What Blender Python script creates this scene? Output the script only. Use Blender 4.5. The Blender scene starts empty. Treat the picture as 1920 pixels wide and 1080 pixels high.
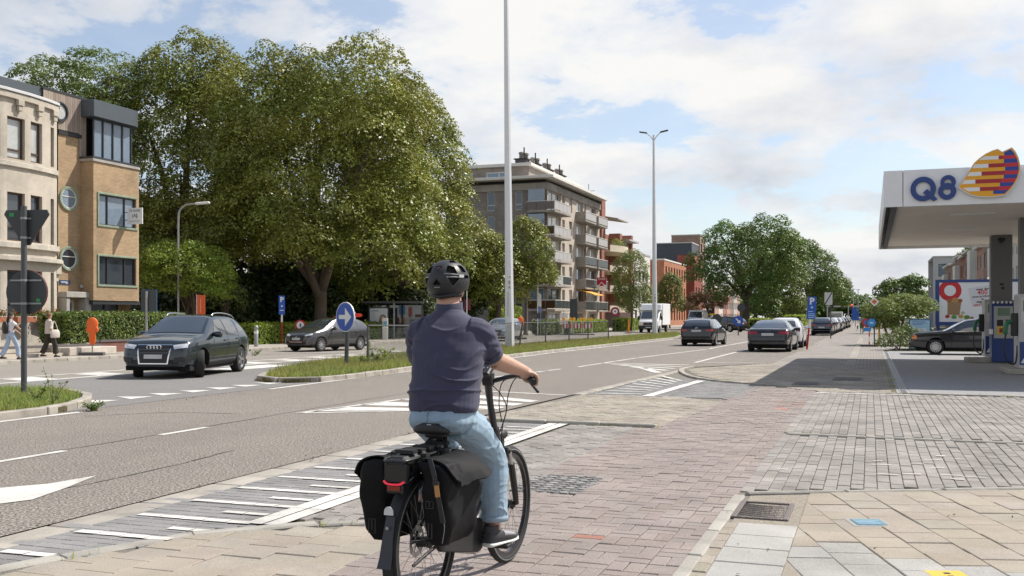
import bpy, bmesh, math, random
import numpy as np
from mathutils import Vector, Matrix
from mathutils.bvhtree import BVHTree
R = math.radians
random.seed(7); RNG = np.random.default_rng(7)
scn = bpy.context.scene
COL = scn.collection
# ------------------------------------------------------------------ camera
cam = bpy.data.cameras.new('camera'); cam.lens = 35.0; cam.sensor_width = 36.0
cam.shift_y = 55 / 1920; cam.clip_start = 0.1; cam.clip_end = 6000
camo = bpy.data.objects.new('camera', cam); COL.objects.link(camo)
camo.location = (0, 0, 1.5); camo.rotation_euler = (R(90), 0, math.atan(672 / 1867))
scn.camera = camo
# ------------------------------------------------------------------ sky
SUN = Vector((0.57, 0.60, 1.0)).normalized()
SUN_EL = math.asin(SUN.z); SUN_AZ = math.atan2(SUN.x, SUN.y)
w = bpy.data.worlds.new('World'); scn.world = w; w.use_nodes = True
N = w.node_tree.nodes; L = w.node_tree.links; N.clear()
def wn(t, **kw):
    n = N.new(t)
    for k, v in kw.items(): setattr(n, k, v)
    return n
def wmath(op, a, b=None, clamp=False):
    n = wn('ShaderNodeMath', operation=op); n.use_clamp = clamp
    for i, s in enumerate((a, b)):
        if s is None: continue
        if isinstance(s, (int, float)): n.inputs[i].default_value = s
        else: L.new(s, n.inputs[i])
    return n.outputs[0]
sky = wn('ShaderNodeTexSky', sky_type='NISHITA'); sky.sun_disc = False
sky.sun_elevation = SUN_EL; sky.sun_rotation = SUN_AZ; sky.altitude = 20; sky.air_density = 1.0; sky.dust_density = 1.2; sky.ozone_density = 1.5
tc = wn('ShaderNodeTexCoord'); sep = wn('ShaderNodeSeparateXYZ'); L.new(tc.outputs['Generated'], sep.inputs[0])
zc = wmath('MAXIMUM', sep.outputs[2], 0.0)
inv = wmath('DIVIDE', 1.0, wmath('ADD', zc, 0.30))          # clouds lie on a flat layer overhead
cmb = wn('ShaderNodeCombineXYZ')
L.new(wmath('MULTIPLY', sep.outputs[0], inv), cmb.inputs[0]); L.new(wmath('MULTIPLY', sep.outputs[1], inv), cmb.inputs[1])
L.new(wmath('MULTIPLY', sep.outputs[2], 1.2), cmb.inputs[2])
def wnoise(scale, detail, rough, off, dist=0.0):
    mp = wn('ShaderNodeMapping'); mp.inputs['Location'].default_value = off; L.new(cmb.outputs[0], mp.inputs[0])
    n = wn('ShaderNodeTexNoise'); n.inputs['Scale'].default_value = scale; n.inputs['Detail'].default_value = detail
    n.inputs['Roughness'].default_value = rough; n.inputs['Distortion'].default_value = dist
    L.new(mp.outputs[0], n.inputs[0]); return n.outputs[0]
def wramp(src, stops):
    r = wn('ShaderNodeValToRGB'); L.new(src, r.inputs[0]); e = r.color_ramp.elements
    while len(e) < len(stops): e.new(0.5)
    for i, (p, c) in enumerate(stops): e[i].position = p; e[i].color = (c, c, c, 1) if isinstance(c, (int, float)) else (*c, 1)
    return r.outputs[0]
big = wnoise(1.45, 10, 0.58, (6.2, 2.1, 0), 0.10); fine = wnoise(4.2, 8, 0.60, (1.4, 8.2, 0), 0.3)
low = wmath('SUBTRACT', 0.36, wmath('MULTIPLY', sep.outputs[2], 0.62))       # more cloud towards the horizon
dens = wmath('ADD', wmath('MULTIPLY', big, 0.72), wmath('ADD', wmath('MULTIPLY', fine, 0.28), wmath('MULTIPLY', low, 0.45)))
mask = wramp(dens, [(0.43, 0.14), (0.528, 0.28), (0.553, 0.76), (0.605, 1.0)])
shade = wramp(wmath('ADD', wmath('MULTIPLY', wnoise(1.5, 6, 0.55, (4.2, 2.9, 0)), 0.75), wmath('MULTIPLY', wnoise(4.5, 5, 0.6, (0.3, 1.9, 0)), 0.25)),
              [(0.38, (0.66, 0.70, 0.76)), (0.47, (0.84, 0.85, 0.88)), (0.56, (1.0, 0.99, 0.97))])
bg1 = wn('ShaderNodeBackground'); L.new(sky.outputs[0], bg1.inputs[0]); bg1.inputs[1].default_value = 0.125
bg2 = wn('ShaderNodeBackground'); L.new(shade, bg2.inputs[0]); bg2.inputs[1].default_value = 0.78
mx = wn('ShaderNodeMixShader'); L.new(mask, mx.inputs[0]); L.new(bg1.outputs[0], mx.inputs[1]); L.new(bg2.outputs[0], mx.inputs[2])
wo = wn('ShaderNodeOutputWorld'); L.new(mx.outputs[0], wo.inputs[0])
# ------------------------------------------------------------------ sun
sl = bpy.data.lights.new('sun', 'SUN'); sl.energy = 5.0; sl.angle = R(0.53); sl.color = (1.0, 0.945, 0.86)
so = bpy.data.objects.new('sun', sl); COL.objects.link(so)
so.rotation_euler = (-SUN).to_track_quat('-Z', 'Y').to_euler(); so.location = (20, 20, 60)
vs = scn.view_settings; vs.view_transform = 'Standard'; vs.look = 'None'; vs.exposure = 0.30; vs.gamma = 1.0; vs.use_curve_mapping = False
scn.cycles.max_bounces = 6; scn.cycles.transparent_max_bounces = 12
# ------------------------------------------------------------------ materials
MATS = {}
def srgb(h):
    c = [int(h[i:i + 2], 16) / 255 for i in (0, 2, 4)]
    return tuple((x / 12.92 if x <= 0.04045 else ((x + 0.055) / 1.055) ** 2.4) for x in c)
def mat(name, col=(0.5, 0.5, 0.5), rough=0.6, metal=0.0, vary=0.0, vscale=6.0, rnd=0.0, bump=0.0, bscale=40.0, coat=0.0, spec=0.5, emit=None, sheen=0.0, rrough=0.0, dirt=0.0, coords='Object'):
    """principled colour with two-scale grain, per-object variation and fine relief"""
    if name in MATS: return MATS[name]
    m = bpy.data.materials.new(name); m.use_nodes = True; nt = m.node_tree; n = nt.nodes; l = nt.links
    b = n['Principled BSDF']; b.inputs['Base Color'].default_value = (*col, 1); b.inputs['Roughness'].default_value = rough
    b.inputs['Metallic'].default_value = metal; b.inputs['Coat Weight'].default_value = coat; b.inputs['Coat Roughness'].default_value = 0.04
    b.inputs['Specular IOR Level'].default_value = spec
    if sheen: b.inputs['Sheen Weight'].default_value = sheen
    if emit: b.inputs['Emission Color'].default_value = (*emit[0], 1); b.inputs['Emission Strength'].default_value = emit[1]
    if vary or rnd or bump or dirt or rrough:
        tcn = n.new('ShaderNodeTexCoord'); co = tcn.outputs[coords]
        src = None
        def noise(s, d=5, r=0.6):
            t = n.new('ShaderNodeTexNoise'); t.inputs['Scale'].default_value = s; t.inputs['Detail'].default_value = d; t.inputs['Roughness'].default_value = r
            l.new(co, t.inputs[0]); return t.outputs[0]
        def mth(op, a, b_):
            k = n.new('ShaderNodeMath'); k.operation = op
            for i, s in enumerate((a, b_)):
                if isinstance(s, (int, float)): k.inputs[i].default_value = s
                else: l.new(s, k.inputs[i])
            return k.outputs[0]
        val = 1.0
        if vary:
            a_ = mth('MULTIPLY', mth('SUBTRACT', noise(vscale), 0.5), vary * 2.4)
            b2 = mth('MULTIPLY', mth('SUBTRACT', noise(vscale * 7, 3), 0.5), vary * 1.4)
            val = mth('ADD', 1.0, mth('ADD', a_, b2))
        if rnd:
            oi = n.new('ShaderNodeObjectInfo')
            val = mth('MULTIPLY', val, mth('ADD', 1.0 - rnd, mth('MULTIPLY', oi.outputs['Random'], 2 * rnd)))
        if dirt:
            dn = n.new('ShaderNodeValToRGB'); l.new(noise(vscale * 0.6, 8, 0.7), dn.inputs[0])
            dn.color_ramp.elements[0].position = 0.35; dn.color_ramp.elements[0].color = (1 - dirt,) * 3 + (1,)
            dn.color_ramp.elements[1].position = 0.6; dn.color_ramp.elements[1].color = (1, 1, 1, 1)
            val = mth('MULTIPLY', val, dn.outputs[0])
        if not isinstance(val, float):
            hv = n.new('ShaderNodeHueSaturation'); hv.inputs['Color'].default_value = (*col, 1); l.new(val, hv.inputs['Value'])
            if rnd:
                l.new(mth('ADD', 0.5 - 0.02 * rnd * 4, mth('MULTIPLY', oi.outputs['Random'], 0.04 * rnd * 4)), hv.inputs['Hue'])
            l.new(hv.outputs[0], b.inputs['Base Color'])
        if rrough:
            l.new(mth('ADD', rough - rrough, mth('MULTIPLY', noise(vscale * 1.7), 2 * rrough)), b.inputs['Roughness'])
        if bump:
            bp = n.new('ShaderNodeBump'); bp.inputs['Strength'].default_value = bump; bp.inputs['Distance'].default_value = 0.02
            l.new(noise(bscale, 4), bp.inputs['Height']); l.new(bp.outputs[0], b.inputs['Normal'])
    MATS[name] = m; return m
def brickmat(name, c1, c2, mortar, scale=1.0, bw=0.21, bh=0.065, ms=0.008, axis='YZ', rough=0.85, offset=0.5):
    if name in MATS: return MATS[name]
    m = bpy.data.materials.new(name); m.use_nodes = True; nt = m.node_tree; n = nt.nodes; l = nt.links
    b = n['Principled BSDF']; b.inputs['Roughness'].default_value = rough
    g = n.new('ShaderNodeNewGeometry'); sp = n.new('ShaderNodeSeparateXYZ'); l.new(g.outputs['Position'], sp.inputs[0])
    cb = n.new('ShaderNodeCombineXYZ')
    if axis == 'H':      # walls: run along x+y, courses along z
        ad = n.new('ShaderNodeMath'); l.new(sp.outputs[0], ad.inputs[0]); l.new(sp.outputs[1], ad.inputs[1]); l.new(ad.outputs[0], cb.inputs[0]); l.new(sp.outputs[2], cb.inputs[1])
    else:                # ground
        i, j = 'XYZ'.index(axis[0]), 'XYZ'.index(axis[1])
        l.new(sp.outputs[i], cb.inputs[0]); l.new(sp.outputs[j], cb.inputs[1])
    t = n.new('ShaderNodeTexBrick'); l.new(cb.outputs[0], t.inputs[0]); t.offset = offset
    t.inputs['Color1'].default_value = (*c1, 1); t.inputs['Color2'].default_value = (*c2, 1); t.inputs['Mortar'].default_value = (*mortar, 1)
    t.inputs['Scale'].default_value = scale; t.inputs['Brick Width'].default_value = bw; t.inputs['Row Height'].default_value = bh
    t.inputs['Mortar Size'].default_value = ms; t.inputs['Mortar Smooth'].default_value = 0.2; t.inputs['Bias'].default_value = 0.0
    ns = n.new('ShaderNodeTexNoise'); ns.inputs['Scale'].default_value = 0.9; ns.inputs['Detail'].default_value = 8; ns.inputs['Roughness'].default_value = 0.65; l.new(g.outputs['Position'], ns.inputs[0])
    rr = n.new('ShaderNodeMapRange'); rr.inputs[1].default_value = 0.3; rr.inputs[2].default_value = 0.7; rr.inputs[3].default_value = 0.72; rr.inputs[4].default_value = 1.2; l.new(ns.outputs[0], rr.inputs[0])
    hv = n.new('ShaderNodeHueSaturation'); l.new(t.outputs[0], hv.inputs['Color']); l.new(rr.outputs[0], hv.inputs['Value']); l.new(hv.outputs[0], b.inputs['Base Color'])
    bp = n.new('ShaderNodeBump'); bp.inputs['Strength'].default_value = 0.5; bp.inputs['Distance'].default_value = 0.01; bp.invert = True
    l.new(t.outputs['Fac'], bp.inputs['Height']); l.new(bp.outputs[0], b.inputs['Normal'])
    MATS[name] = m; return m
def leafmat(name, c, rough=0.5, trans=0.35, hue=0.03, val=0.45):
    if name in MATS: return MATS[name]
    m = bpy.data.materials.new(name); m.use_nodes = True; nt = m.node_tree; n = nt.nodes; l = nt.links
    b = n['Principled BSDF']; b.inputs['Roughness'].default_value = rough; b.inputs['Specular IOR Level'].default_value = 0.35
    at = n.new('ShaderNodeAttribute'); at.attribute_name = 'tint'
    sp = n.new('ShaderNodeSeparateColor'); l.new(at.outputs['Color'], sp.inputs[0])
    hv = n.new('ShaderNodeHueSaturation'); hv.inputs['Color'].default_value = (*c, 1)
    def mr(src, lo, hi):
        k = n.new('ShaderNodeMapRange'); k.inputs[3].default_value = lo; k.inputs[4].default_value = hi; l.new(src, k.inputs[0]); return k.outputs[0]
    l.new(mr(sp.outputs[0], 0.5 - hue, 0.5 + hue), hv.inputs['Hue']); l.new(mr(sp.outputs[1], 1 - val, 1 + val), hv.inputs['Value'])
    l.new(hv.outputs[0], b.inputs['Base Color'])
    tr = n.new('ShaderNodeBsdfTranslucent'); h2 = n.new('ShaderNodeHueSaturation'); h2.inputs['Value'].default_value = 1.5; h2.inputs['Hue'].default_value = 0.485; l.new(hv.outputs[0], h2.inputs['Color']); l.new(h2.outputs[0], tr.inputs[0])
    mxs = n.new('ShaderNodeMixShader'); mxs.inputs[0].default_value = trans; l.new(b.outputs[0], mxs.inputs[1]); l.new(tr.outputs[0], mxs.inputs[2])
    l.new(mxs.outputs[0], n['Material Output'].inputs[0]); MATS[name] = m; return m
def glassmat(name, col=(0.02, 0.025, 0.03), rough=0.03, spec=0.9):
    return mat(name, col, rough, 0.0, spec=spec, coat=0.6)
# ------------------------------------------------------------------ mesh builder
class MB:
    def __init__(s): s.v = []; s.f = []; s.m = []; s.cm = 0
    def mi(s, k): s.cm = k; return s
    def add(s, vs, fs):
        o = len(s.v); s.v.extend([tuple(p) for p in vs]); s.f.extend([tuple(i + o for i in f) for f in fs]); s.m.extend([s.cm] * len(fs)); return s
    def box(s, x0, x1, y0, y1, z0, z1):
        return s.add([(x0, y0, z0), (x1, y0, z0), (x1, y1, z0), (x0, y1, z0), (x0, y0, z1), (x1, y0, z1), (x1, y1, z1), (x0, y1, z1)],
                     [(0, 3, 2, 1), (4, 5, 6, 7), (0, 1, 5, 4), (1, 2, 6, 5), (2, 3, 7, 6), (3, 0, 4, 7)])
    def obox(s, c, ax, ay, az):
        c, ax, ay, az = map(Vector, (c, ax, ay, az)); P = [c + ax * i + ay * j + az * k for k in (-1, 1) for i, j in ((-1, -1), (1, -1), (1, 1), (-1, 1))]
        return s.add(P, [(0, 3, 2, 1), (4, 5, 6, 7), (0, 1, 5, 4), (1, 2, 6, 5), (2, 3, 7, 6), (3, 0, 4, 7)])
    def cyl(s, p0, p1, r0, r1=None, n=12, cap=True):
        r1 = r0 if r1 is None else r1; p0, p1 = Vector(p0), Vector(p1); d = (p1 - p0).normalized()
        a = d.orthogonal().normalized(); b = d.cross(a)
        P = [p0 + (a * math.cos(t) + b * math.sin(t)) * r0 for t in [2 * math.pi * i / n for i in range(n)]] + [p1 + (a * math.cos(t) + b * math.sin(t)) * r1 for t in [2 * math.pi * i / n for i in range(n)]]
        F = [(i, (i + 1) % n, n + (i + 1) % n, n + i) for i in range(n)]
        if cap: F += [tuple(range(n - 1, -1, -1)), tuple(range(n, 2 * n))]
        return s.add(P, F)
    def tube(s, path, r, n=8, cap=True, closed=False):
        path = [Vector(p) for p in path]; k = len(path); rs = r if isinstance(r, (list, tuple)) else [r] * k
        P = []; pa = None
        for i, p in enumerate(path):
            if closed: d = path[(i + 1) % k] - path[i - 1]
            else: d = path[min(i + 1, k - 1)] - path[max(i - 1, 0)]
            d.normalize()
            a = d.orthogonal().normalized() if pa is None else (pa - d * pa.dot(d)).normalized()
            pa = a; b = d.cross(a)
            P += [p + (a * math.cos(t) + b * math.sin(t)) * rs[i] for t in [2 * math.pi * j / n for j in range(n)]]
        F = []
        for i in range(k if closed else k - 1):
            i2 = (i + 1) % k
            F += [(i * n + j, i * n + (j + 1) % n, i2 * n + (j + 1) % n, i2 * n + j) for j in range(n)]
        if cap and not closed: F += [tuple(range(n - 1, -1, -1)), tuple(range((k - 1) * n, k * n))]
        return s.add(P, F)
    def prism(s, poly, z0, z1, top=True, bottom=True):
        n = len(poly); P = [(x, y, z0) for x, y in poly] + [(x, y, z1) for x, y in poly]
        F = [(i, (i + 1) % n, n + (i + 1) % n, n + i) for i in range(n)]
        if bottom: F.append(tuple(range(n - 1, -1, -1)))
        if top: F.append(tuple(range(n, 2 * n)))
        return s.add(P, F)
    def extr(s, poly3, vec):
        """extrude a planar 3D polygon along vec"""
        n = len(poly3); v = Vector(vec); P = [Vector(p) for p in poly3] + [Vector(p) + v for p in poly3]
        return s.add(P, [(i, (i + 1) % n, n + (i + 1) % n, n + i) for i in range(n)] + [tuple(range(n - 1, -1, -1)), tuple(range(n, 2 * n))])
    def lathe(s, prof, c, axis='Z', n=24, arc=None):
        c = Vector(c); k = len(prof); P = []
        for j in range(n):
            t = 2 * math.pi * j / n; cs, sn = math.cos(t), math.sin(t)
            for r, h in prof:
                P.append(c + (Vector((r * cs, r * sn, h)) if axis == 'Z' else Vector((h, r * cs, r * sn)) if axis == 'X' else Vector((r * sn, h, r * cs))))
        F = [(j * k + i, ((j + 1) % n) * k + i, ((j + 1) % n) * k + i + 1, j * k + i + 1) for j in range(n) for i in range(k - 1)]
        return s.add(P, F)
    def sph(s, c, r, n=10, m=7):
        rx, ry, rz = (r, r, r) if isinstance(r, (int, float)) else r; c = Vector(c)
        P = [c + Vector((0, 0, rz))]
        for i in range(1, m):
            ph = math.pi * i / m
            P += [c + Vector((rx * math.sin(ph) * math.cos(2 * math.pi * j / n), ry * math.sin(ph) * math.sin(2 * math.pi * j / n), rz * math.cos(ph))) for j in range(n)]
        P.append(c - Vector((0, 0, rz))); e = len(P) - 1
        F = [(0, 1 + j, 1 + (j + 1) % n) for j in range(n)]
        for i in range(m - 2): F += [(1 + i * n + j, 1 + (i + 1) * n + j, 1 + (i + 1) * n + (j + 1) % n, 1 + i * n + (j + 1) % n) for j in range(n)]
        F += [(e, 1 + (m - 2) * n + (j + 1) % n, 1 + (m - 2) * n + j) for j in range(n)]
        return s.add(P, F)
    def loft(s, rings, cap=True):
        n = len(rings[0]); P = [p for r in rings for p in r]; k = len(rings)
        F = [(i * n + j, i * n + (j + 1) % n, (i + 1) * n + (j + 1) % n, (i + 1) * n + j) for i in range(k - 1) for j in range(n)]
        if cap: F += [tuple(range(n - 1, -1, -1)), tuple(range((k - 1) * n, k * n))]
        return s.add(P, F)
    def mesh(s, name, mats, smooth=False, sharp=None):
        me = bpy.data.meshes.new(name); me.from_pydata(s.v, [], s.f)
        for m in (mats if isinstance(mats, (list, tuple)) else [mats]): me.materials.append(m)
        if any(s.m): me.polygons.foreach_set('material_index', s.m)
        if smooth:
            me.polygons.foreach_set('use_smooth', [True] * len(me.polygons))
            if sharp: me.set_sharp_from_angle(angle=R(sharp))
        me.update(); return me
    def build(s, name, mats, parent=None, smooth=False, sharp=None, bevel=0.0, fix=True, kind=None, label=None):
        me = s.mesh(name, mats, smooth, sharp)
        if fix or bevel:
            bm = bmesh.new(); bm.from_mesh(me)
            if fix: bmesh.ops.recalc_face_normals(bm, faces=bm.faces)
            if bevel:
                ed = [e for e in bm.edges if len(e.link_faces) == 2 and e.calc_face_angle(0) > R(35)]
                bmesh.ops.bevel(bm, geom=ed, offset=bevel, segments=1, affect='EDGES', profile=0.5, clamp_overlap=True)
            bm.to_mesh(me); bm.free()
            if smooth and sharp: me.set_sharp_from_angle(angle=R(sharp))
        return put(name, me, parent, kind, label)
def put(name, me, parent=None, kind=None, label=None, loc=None, rz=None):
    o = bpy.data.objects.new(name, me); COL.objects.link(o)
    if parent is not None: o.parent = parent
    if kind: o['kind'] = kind
    if label: o['label'] = label
    if loc is not None: o.location = loc
    if rz is not None: o.rotation_euler = (0, 0, rz)
    return o
def tag(o, label, cat, group=None):
    o['label'] = label; o['category'] = cat
    if group: o['group'] = group
    return o
def thing(name, label, cat, loc=(0, 0, 0), rz=0.0, group=None):
    o = bpy.data.objects.new(name, None); COL.objects.link(o); o.location = loc; o.rotation_euler = (0, 0, rz); o.empty_display_size = 0.2
    return tag(o, label, cat, group)
def dup(root, loc, rz, label, group=None, swap=None):
    def cp(o, par):
        c = o.copy(); COL.objects.link(c); c.parent = par
        for ch in o.children: cp(ch, c)
        return c
    r = cp(root, None); r.location = loc; r.rotation_euler = (0, 0, rz); r['label'] = label
    if group: r['group'] = group
    elif 'group' in r.keys(): del r['group']
    return r
def text(body, size, m, parent, loc, rot, name='lettering', ext=0.004, align='CENTER', bold=0.0, shear=0.0, sx=1.0, space=1.0):
    c = bpy.data.curves.new(name, 'FONT'); c.body = body; c.size = size; c.extrude = ext; c.align_x = align; c.align_y = 'CENTER'; c.offset = bold; c.shear = shear
    c.space_character = space; c.resolution_u = 3
    t = bpy.data.objects.new(name, c); COL.objects.link(t); bpy.context.view_layer.update()
    me = bpy.data.meshes.new_from_object(t); bpy.data.objects.remove(t); me.materials.clear(); me.materials.append(m)
    for v in me.vertices: v.co.x *= sx
    o = put(name, me, parent); o.location = loc; o.rotation_euler = rot; return o
def bez(P, n=12):
    """Catmull-Rom through control points"""
    P = [Vector(p) for p in P]; Q = [P[0] * 2 - P[1]] + P + [P[-1] * 2 - P[-2]]; out = []
    for i in range(1, len(Q) - 2):
        for k in range(n):
            t = k / n; a, b, c, d = Q[i - 1], Q[i], Q[i + 1], Q[i + 2]
            out.append(0.5 * ((2 * b) + (c - a) * t + (2 * a - 5 * b + 4 * c - d) * t * t + (3 * b - a - 3 * c + d) * t ** 3))
    out.append(P[-1]); return out
# ================================================================== GROUND
def groundmat(name, c_lo, c_mid, c_hi, gscale=75.0, patch=0.35, pscale=0.25, bump=0.35, rough=0.9, crack=0.0):
    m = bpy.data.materials.new(name); m.use_nodes = True; n = m.node_tree.nodes; l = m.node_tree.links; b = n['Principled BSDF']
    b.inputs['Roughness'].default_value = rough; b.inputs['Specular IOR Level'].default_value = 0.3
    g = n.new('ShaderNodeNewGeometry')
    def nz(s, d, r=0.6, sy=1.0):
        mp = n.new('ShaderNodeMapping'); mp.inputs['Scale'].default_value = (1, sy, 1); l.new(g.outputs['Position'], mp.inputs[0])
        t = n.new('ShaderNodeTexNoise'); t.inputs['Scale'].default_value = s; t.inputs['Detail'].default_value = d; t.inputs['Roughness'].default_value = r; l.new(mp.outputs[0], t.inputs[0]); return t.outputs[0]
    def mth(op, a, b_):
        k = n.new('ShaderNodeMath'); k.operation = op
        for i, s in enumerate((a, b_)):
            if isinstance(s, (int, float)): k.inputs[i].default_value = s
            else: l.new(s, k.inputs[i])
        return k.outputs[0]
    gr = nz(gscale, 3, 0.75)
    rp = n.new('ShaderNodeValToRGB'); e = rp.color_ramp.elements; e[0].position = 0.39; e[0].color = (*c_lo, 1); e[1].position = 0.63; e[1].color = (*c_hi, 1)
    k = e.new(0.5); k.color = (*c_mid, 1); l.new(gr, rp.inputs[0])
    pt = mth('ADD', 1 - patch * 0.5, mth('MULTIPLY', mth('ADD', mth('MULTIPLY', nz(pscale, 6, 0.6, 0.35), 0.6), mth('MULTIPLY', nz(pscale * 9, 6, 0.65), 0.4)), patch))
    hv = n.new('ShaderNodeHueSaturation'); l.new(rp.outputs[0], hv.inputs['Color']); l.new(pt, hv.inputs['Value']); l.new(hv.outputs[0], b.inputs['Base Color'])
    bp = n.new('ShaderNodeBump'); bp.inputs['Strength'].default_value = bump; bp.inputs['Distance'].default_value = 0.008; l.new(gr, bp.inputs['Height']); l.new(bp.outputs[0], b.inputs['Normal'])
    return m
def pavermat(name, c, gscale=90.0, vary=0.5, hue=0.02, rough=0.88, stain=0.35, sat=0.12):
    m = bpy.data.materials.new(name); m.use_nodes = True; n = m.node_tree.nodes; l = m.node_tree.links; b = n['Principled BSDF']
    b.inputs['Roughness'].default_value = rough; b.inputs['Specular IOR Level'].default_value = 0.3
    g = n.new('ShaderNodeNewGeometry'); at = n.new('ShaderNodeAttribute'); at.attribute_name = 'tint'; sp = n.new('ShaderNodeSeparateColor'); l.new(at.outputs['Color'], sp.inputs[0])
    def nz(s, d, r=0.65):
        t = n.new('ShaderNodeTexNoise'); t.inputs['Scale'].default_value = s; t.inputs['Detail'].default_value = d; t.inputs['Roughness'].default_value = r; l.new(g.outputs['Position'], t.inputs[0]); return t.outputs[0]
    def mr(src, lo, hi, a=0.0, z=1.0):
        k = n.new('ShaderNodeMapRange'); k.inputs[1].default_value = a; k.inputs[2].default_value = z; k.inputs[3].default_value = lo; k.inputs[4].default_value = hi; l.new(src, k.inputs[0]); return k.outputs[0]
    def mul(a, b_):
        k = n.new('ShaderNodeMath'); k.operation = 'MULTIPLY'; l.new(a, k.inputs[0]); l.new(b_, k.inputs[1]); return k.outputs[0]
    gr = nz(gscale, 3)
    v = mul(mul(mr(sp.outputs[0], 1 - vary * 0.5, 1 + vary * 0.5), mr(gr, 0.72, 1.28, 0.3, 0.7)), mr(nz(1.3, 7), 1 - stain, 1 + stain * 0.6, 0.3, 0.68))
    hv = n.new('ShaderNodeHueSaturation'); hv.inputs['Color'].default_value = (*c, 1); l.new(v, hv.inputs['Value']); l.new(mr(sp.outputs[1], 0.5 - hue, 0.5 + hue), hv.inputs['Hue'])
    l.new(mr(sp.outputs[2], 1 - sat, 1 + sat), hv.inputs['Saturation']); l.new(hv.outputs[0], b.inputs['Base Color'])
    bp = n.new('ShaderNodeBump'); bp.inputs['Strength'].default_value = 0.3; bp.inputs['Distance'].default_value = 0.006; l.new(gr, bp.inputs['Height']); l.new(bp.outputs[0], b.inputs['Normal'])
    return m
M_road = groundmat('chip_asphalt', (0.06, 0.052, 0.046), (0.178, 0.158, 0.138), (0.42, 0.38, 0.335), 46, 0.85, 0.30, 0.5)
M_cross = groundmat('smooth_asphalt', (0.13, 0.125, 0.12), (0.19, 0.182, 0.175), (0.27, 0.26, 0.25), 90, 0.5, 0.3)
M_left = groundmat('pale_asphalt', (0.16, 0.145, 0.127), (0.25, 0.228, 0.2), (0.33, 0.305, 0.27), 70, 0.4, 0.3)
M_fore = groundmat('forecourt_concrete', (0.20, 0.20, 0.205), (0.27, 0.268, 0.27), (0.33, 0.33, 0.33), 40, 0.4, 0.35)
M_earth = groundmat('earth', (0.05, 0.06, 0.025), (0.08, 0.09, 0.04), (0.12, 0.12, 0.06), 3, 0.5, 0.1)
M_joint = groundmat('joint_sand', (0.12, 0.108, 0.094), (0.18, 0.162, 0.142), (0.24, 0.22, 0.19), 80, 0.5, 1.2)
M_pave = brickmat('far_paving', (0.29, 0.26, 0.235), (0.24, 0.22, 0.2), (0.14, 0.125, 0.11), 1.0, 0.22, 0.22, 0.012, 'XY', 0.9)
M_white = mat('road_paint', (0.70, 0.68, 0.63), 0.75, vary=0.16, vscale=2.2, bump=0.4, bscale=60, dirt=0.42)
M_kerb = mat('kerb_concrete', (0.36, 0.33, 0.285), 0.9, vary=0.18, vscale=3, bump=0.3, bscale=50, rnd=0.1, dirt=0.3)
M_kerb2 = mat('pale_kerb_concrete', (0.37, 0.35, 0.31), 0.9, vary=0.15, vscale=3, bump=0.3, bscale=50, rnd=0.1, dirt=0.25)
M_soil = groundmat('soil', (0.05, 0.045, 0.022), (0.09, 0.08, 0.04), (0.15, 0.12, 0.07), 25, 0.5, 0.8)
def sheet(name, poly, z, m, parent=None, kind='structure'):
    b = MB(); b.add([(x, y, z) for x, y in poly], [tuple(range(len(poly)))])
    return b.build(name, m, parent, kind=kind, fix=False)
sheet('mortar_bed', [(-1.0, 4.0), (4.6, 4.0), (4.6, 11.1), (1.27, 9.70), (-0.95, 8.6)], -0.007, groundmat('mortar', (0.19, 0.165, 0.13), (0.26, 0.23, 0.185), (0.34, 0.30, 0.25), 70, 0.5, 1.2))
ground = sheet('ground', [(-2500, -800), (2500, -800), (2500, 4000), (-2500, 4000)], -0.09, M_earth)
road = sheet('road', [(-12.6, -12), (-5.6, -12), (-5.6, 13.4), (-5.05, 30), (-3.0, 33.6), (-3.0, 420), (-12.6, 420)], 0.0, M_road)
side_road = sheet('turning_lane', [(-18.6, -12), (-12.0, -12), (-12.0, 26), (-18.6, 32)], 0.004, M_cross)
left_road = sheet('far_carriageway', [(-25.95, -12), (-16.2, -12), (-16.2, 420), (-25.95, 420)], 0.0, M_left)
far_mid = sheet('median_strip', [(-16.2, 92), (-12.6, 92), (-12.6, 420), (-16.2, 420)], 0.002, M_left)
cycle_path = sheet('cycle_path', [(-5.6, -12), (5, -12), (5, 21.05), (0.55, 21.05), (0.55, 30), (-3.0, 33.6), (-5.0, 30), (-5.6, 13.4)], -0.016, M_joint)
pavement = sheet('pavement', [(-3.0, 30.0), (0.55, 30.0), (0.55, 48), (3, 55), (3, 420), (-3.0, 420)], 0.0, M_pave)
forecourt = sheet('forecourt', [(0.75, 21.05), (40, 18), (40, 47), (0.75, 47)], 0.01, M_fore)
sheet('yard', [(0.55, 46.8), (60, 46.8), (60, 420), (3, 420)], -0.03, M_earth)
lpave = MB(); lpave.prism([(-60, -12), (-26.1, -12), (-26.1, 420), (-60, 420)], -0.05, 0.10)
left_pavement = lpave.build('far_pavement', mat('far_pavement_concrete', (0.36, 0.33, 0.29), 0.9, vary=0.15, vscale=0.6, bump=0.2, bscale=8, dirt=0.2), kind='structure')
park_ground = sheet('park_ground', [(-140, 38), (-33, 38), (-33, 102), (-140, 102)], 0.12, M_soil)
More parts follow.
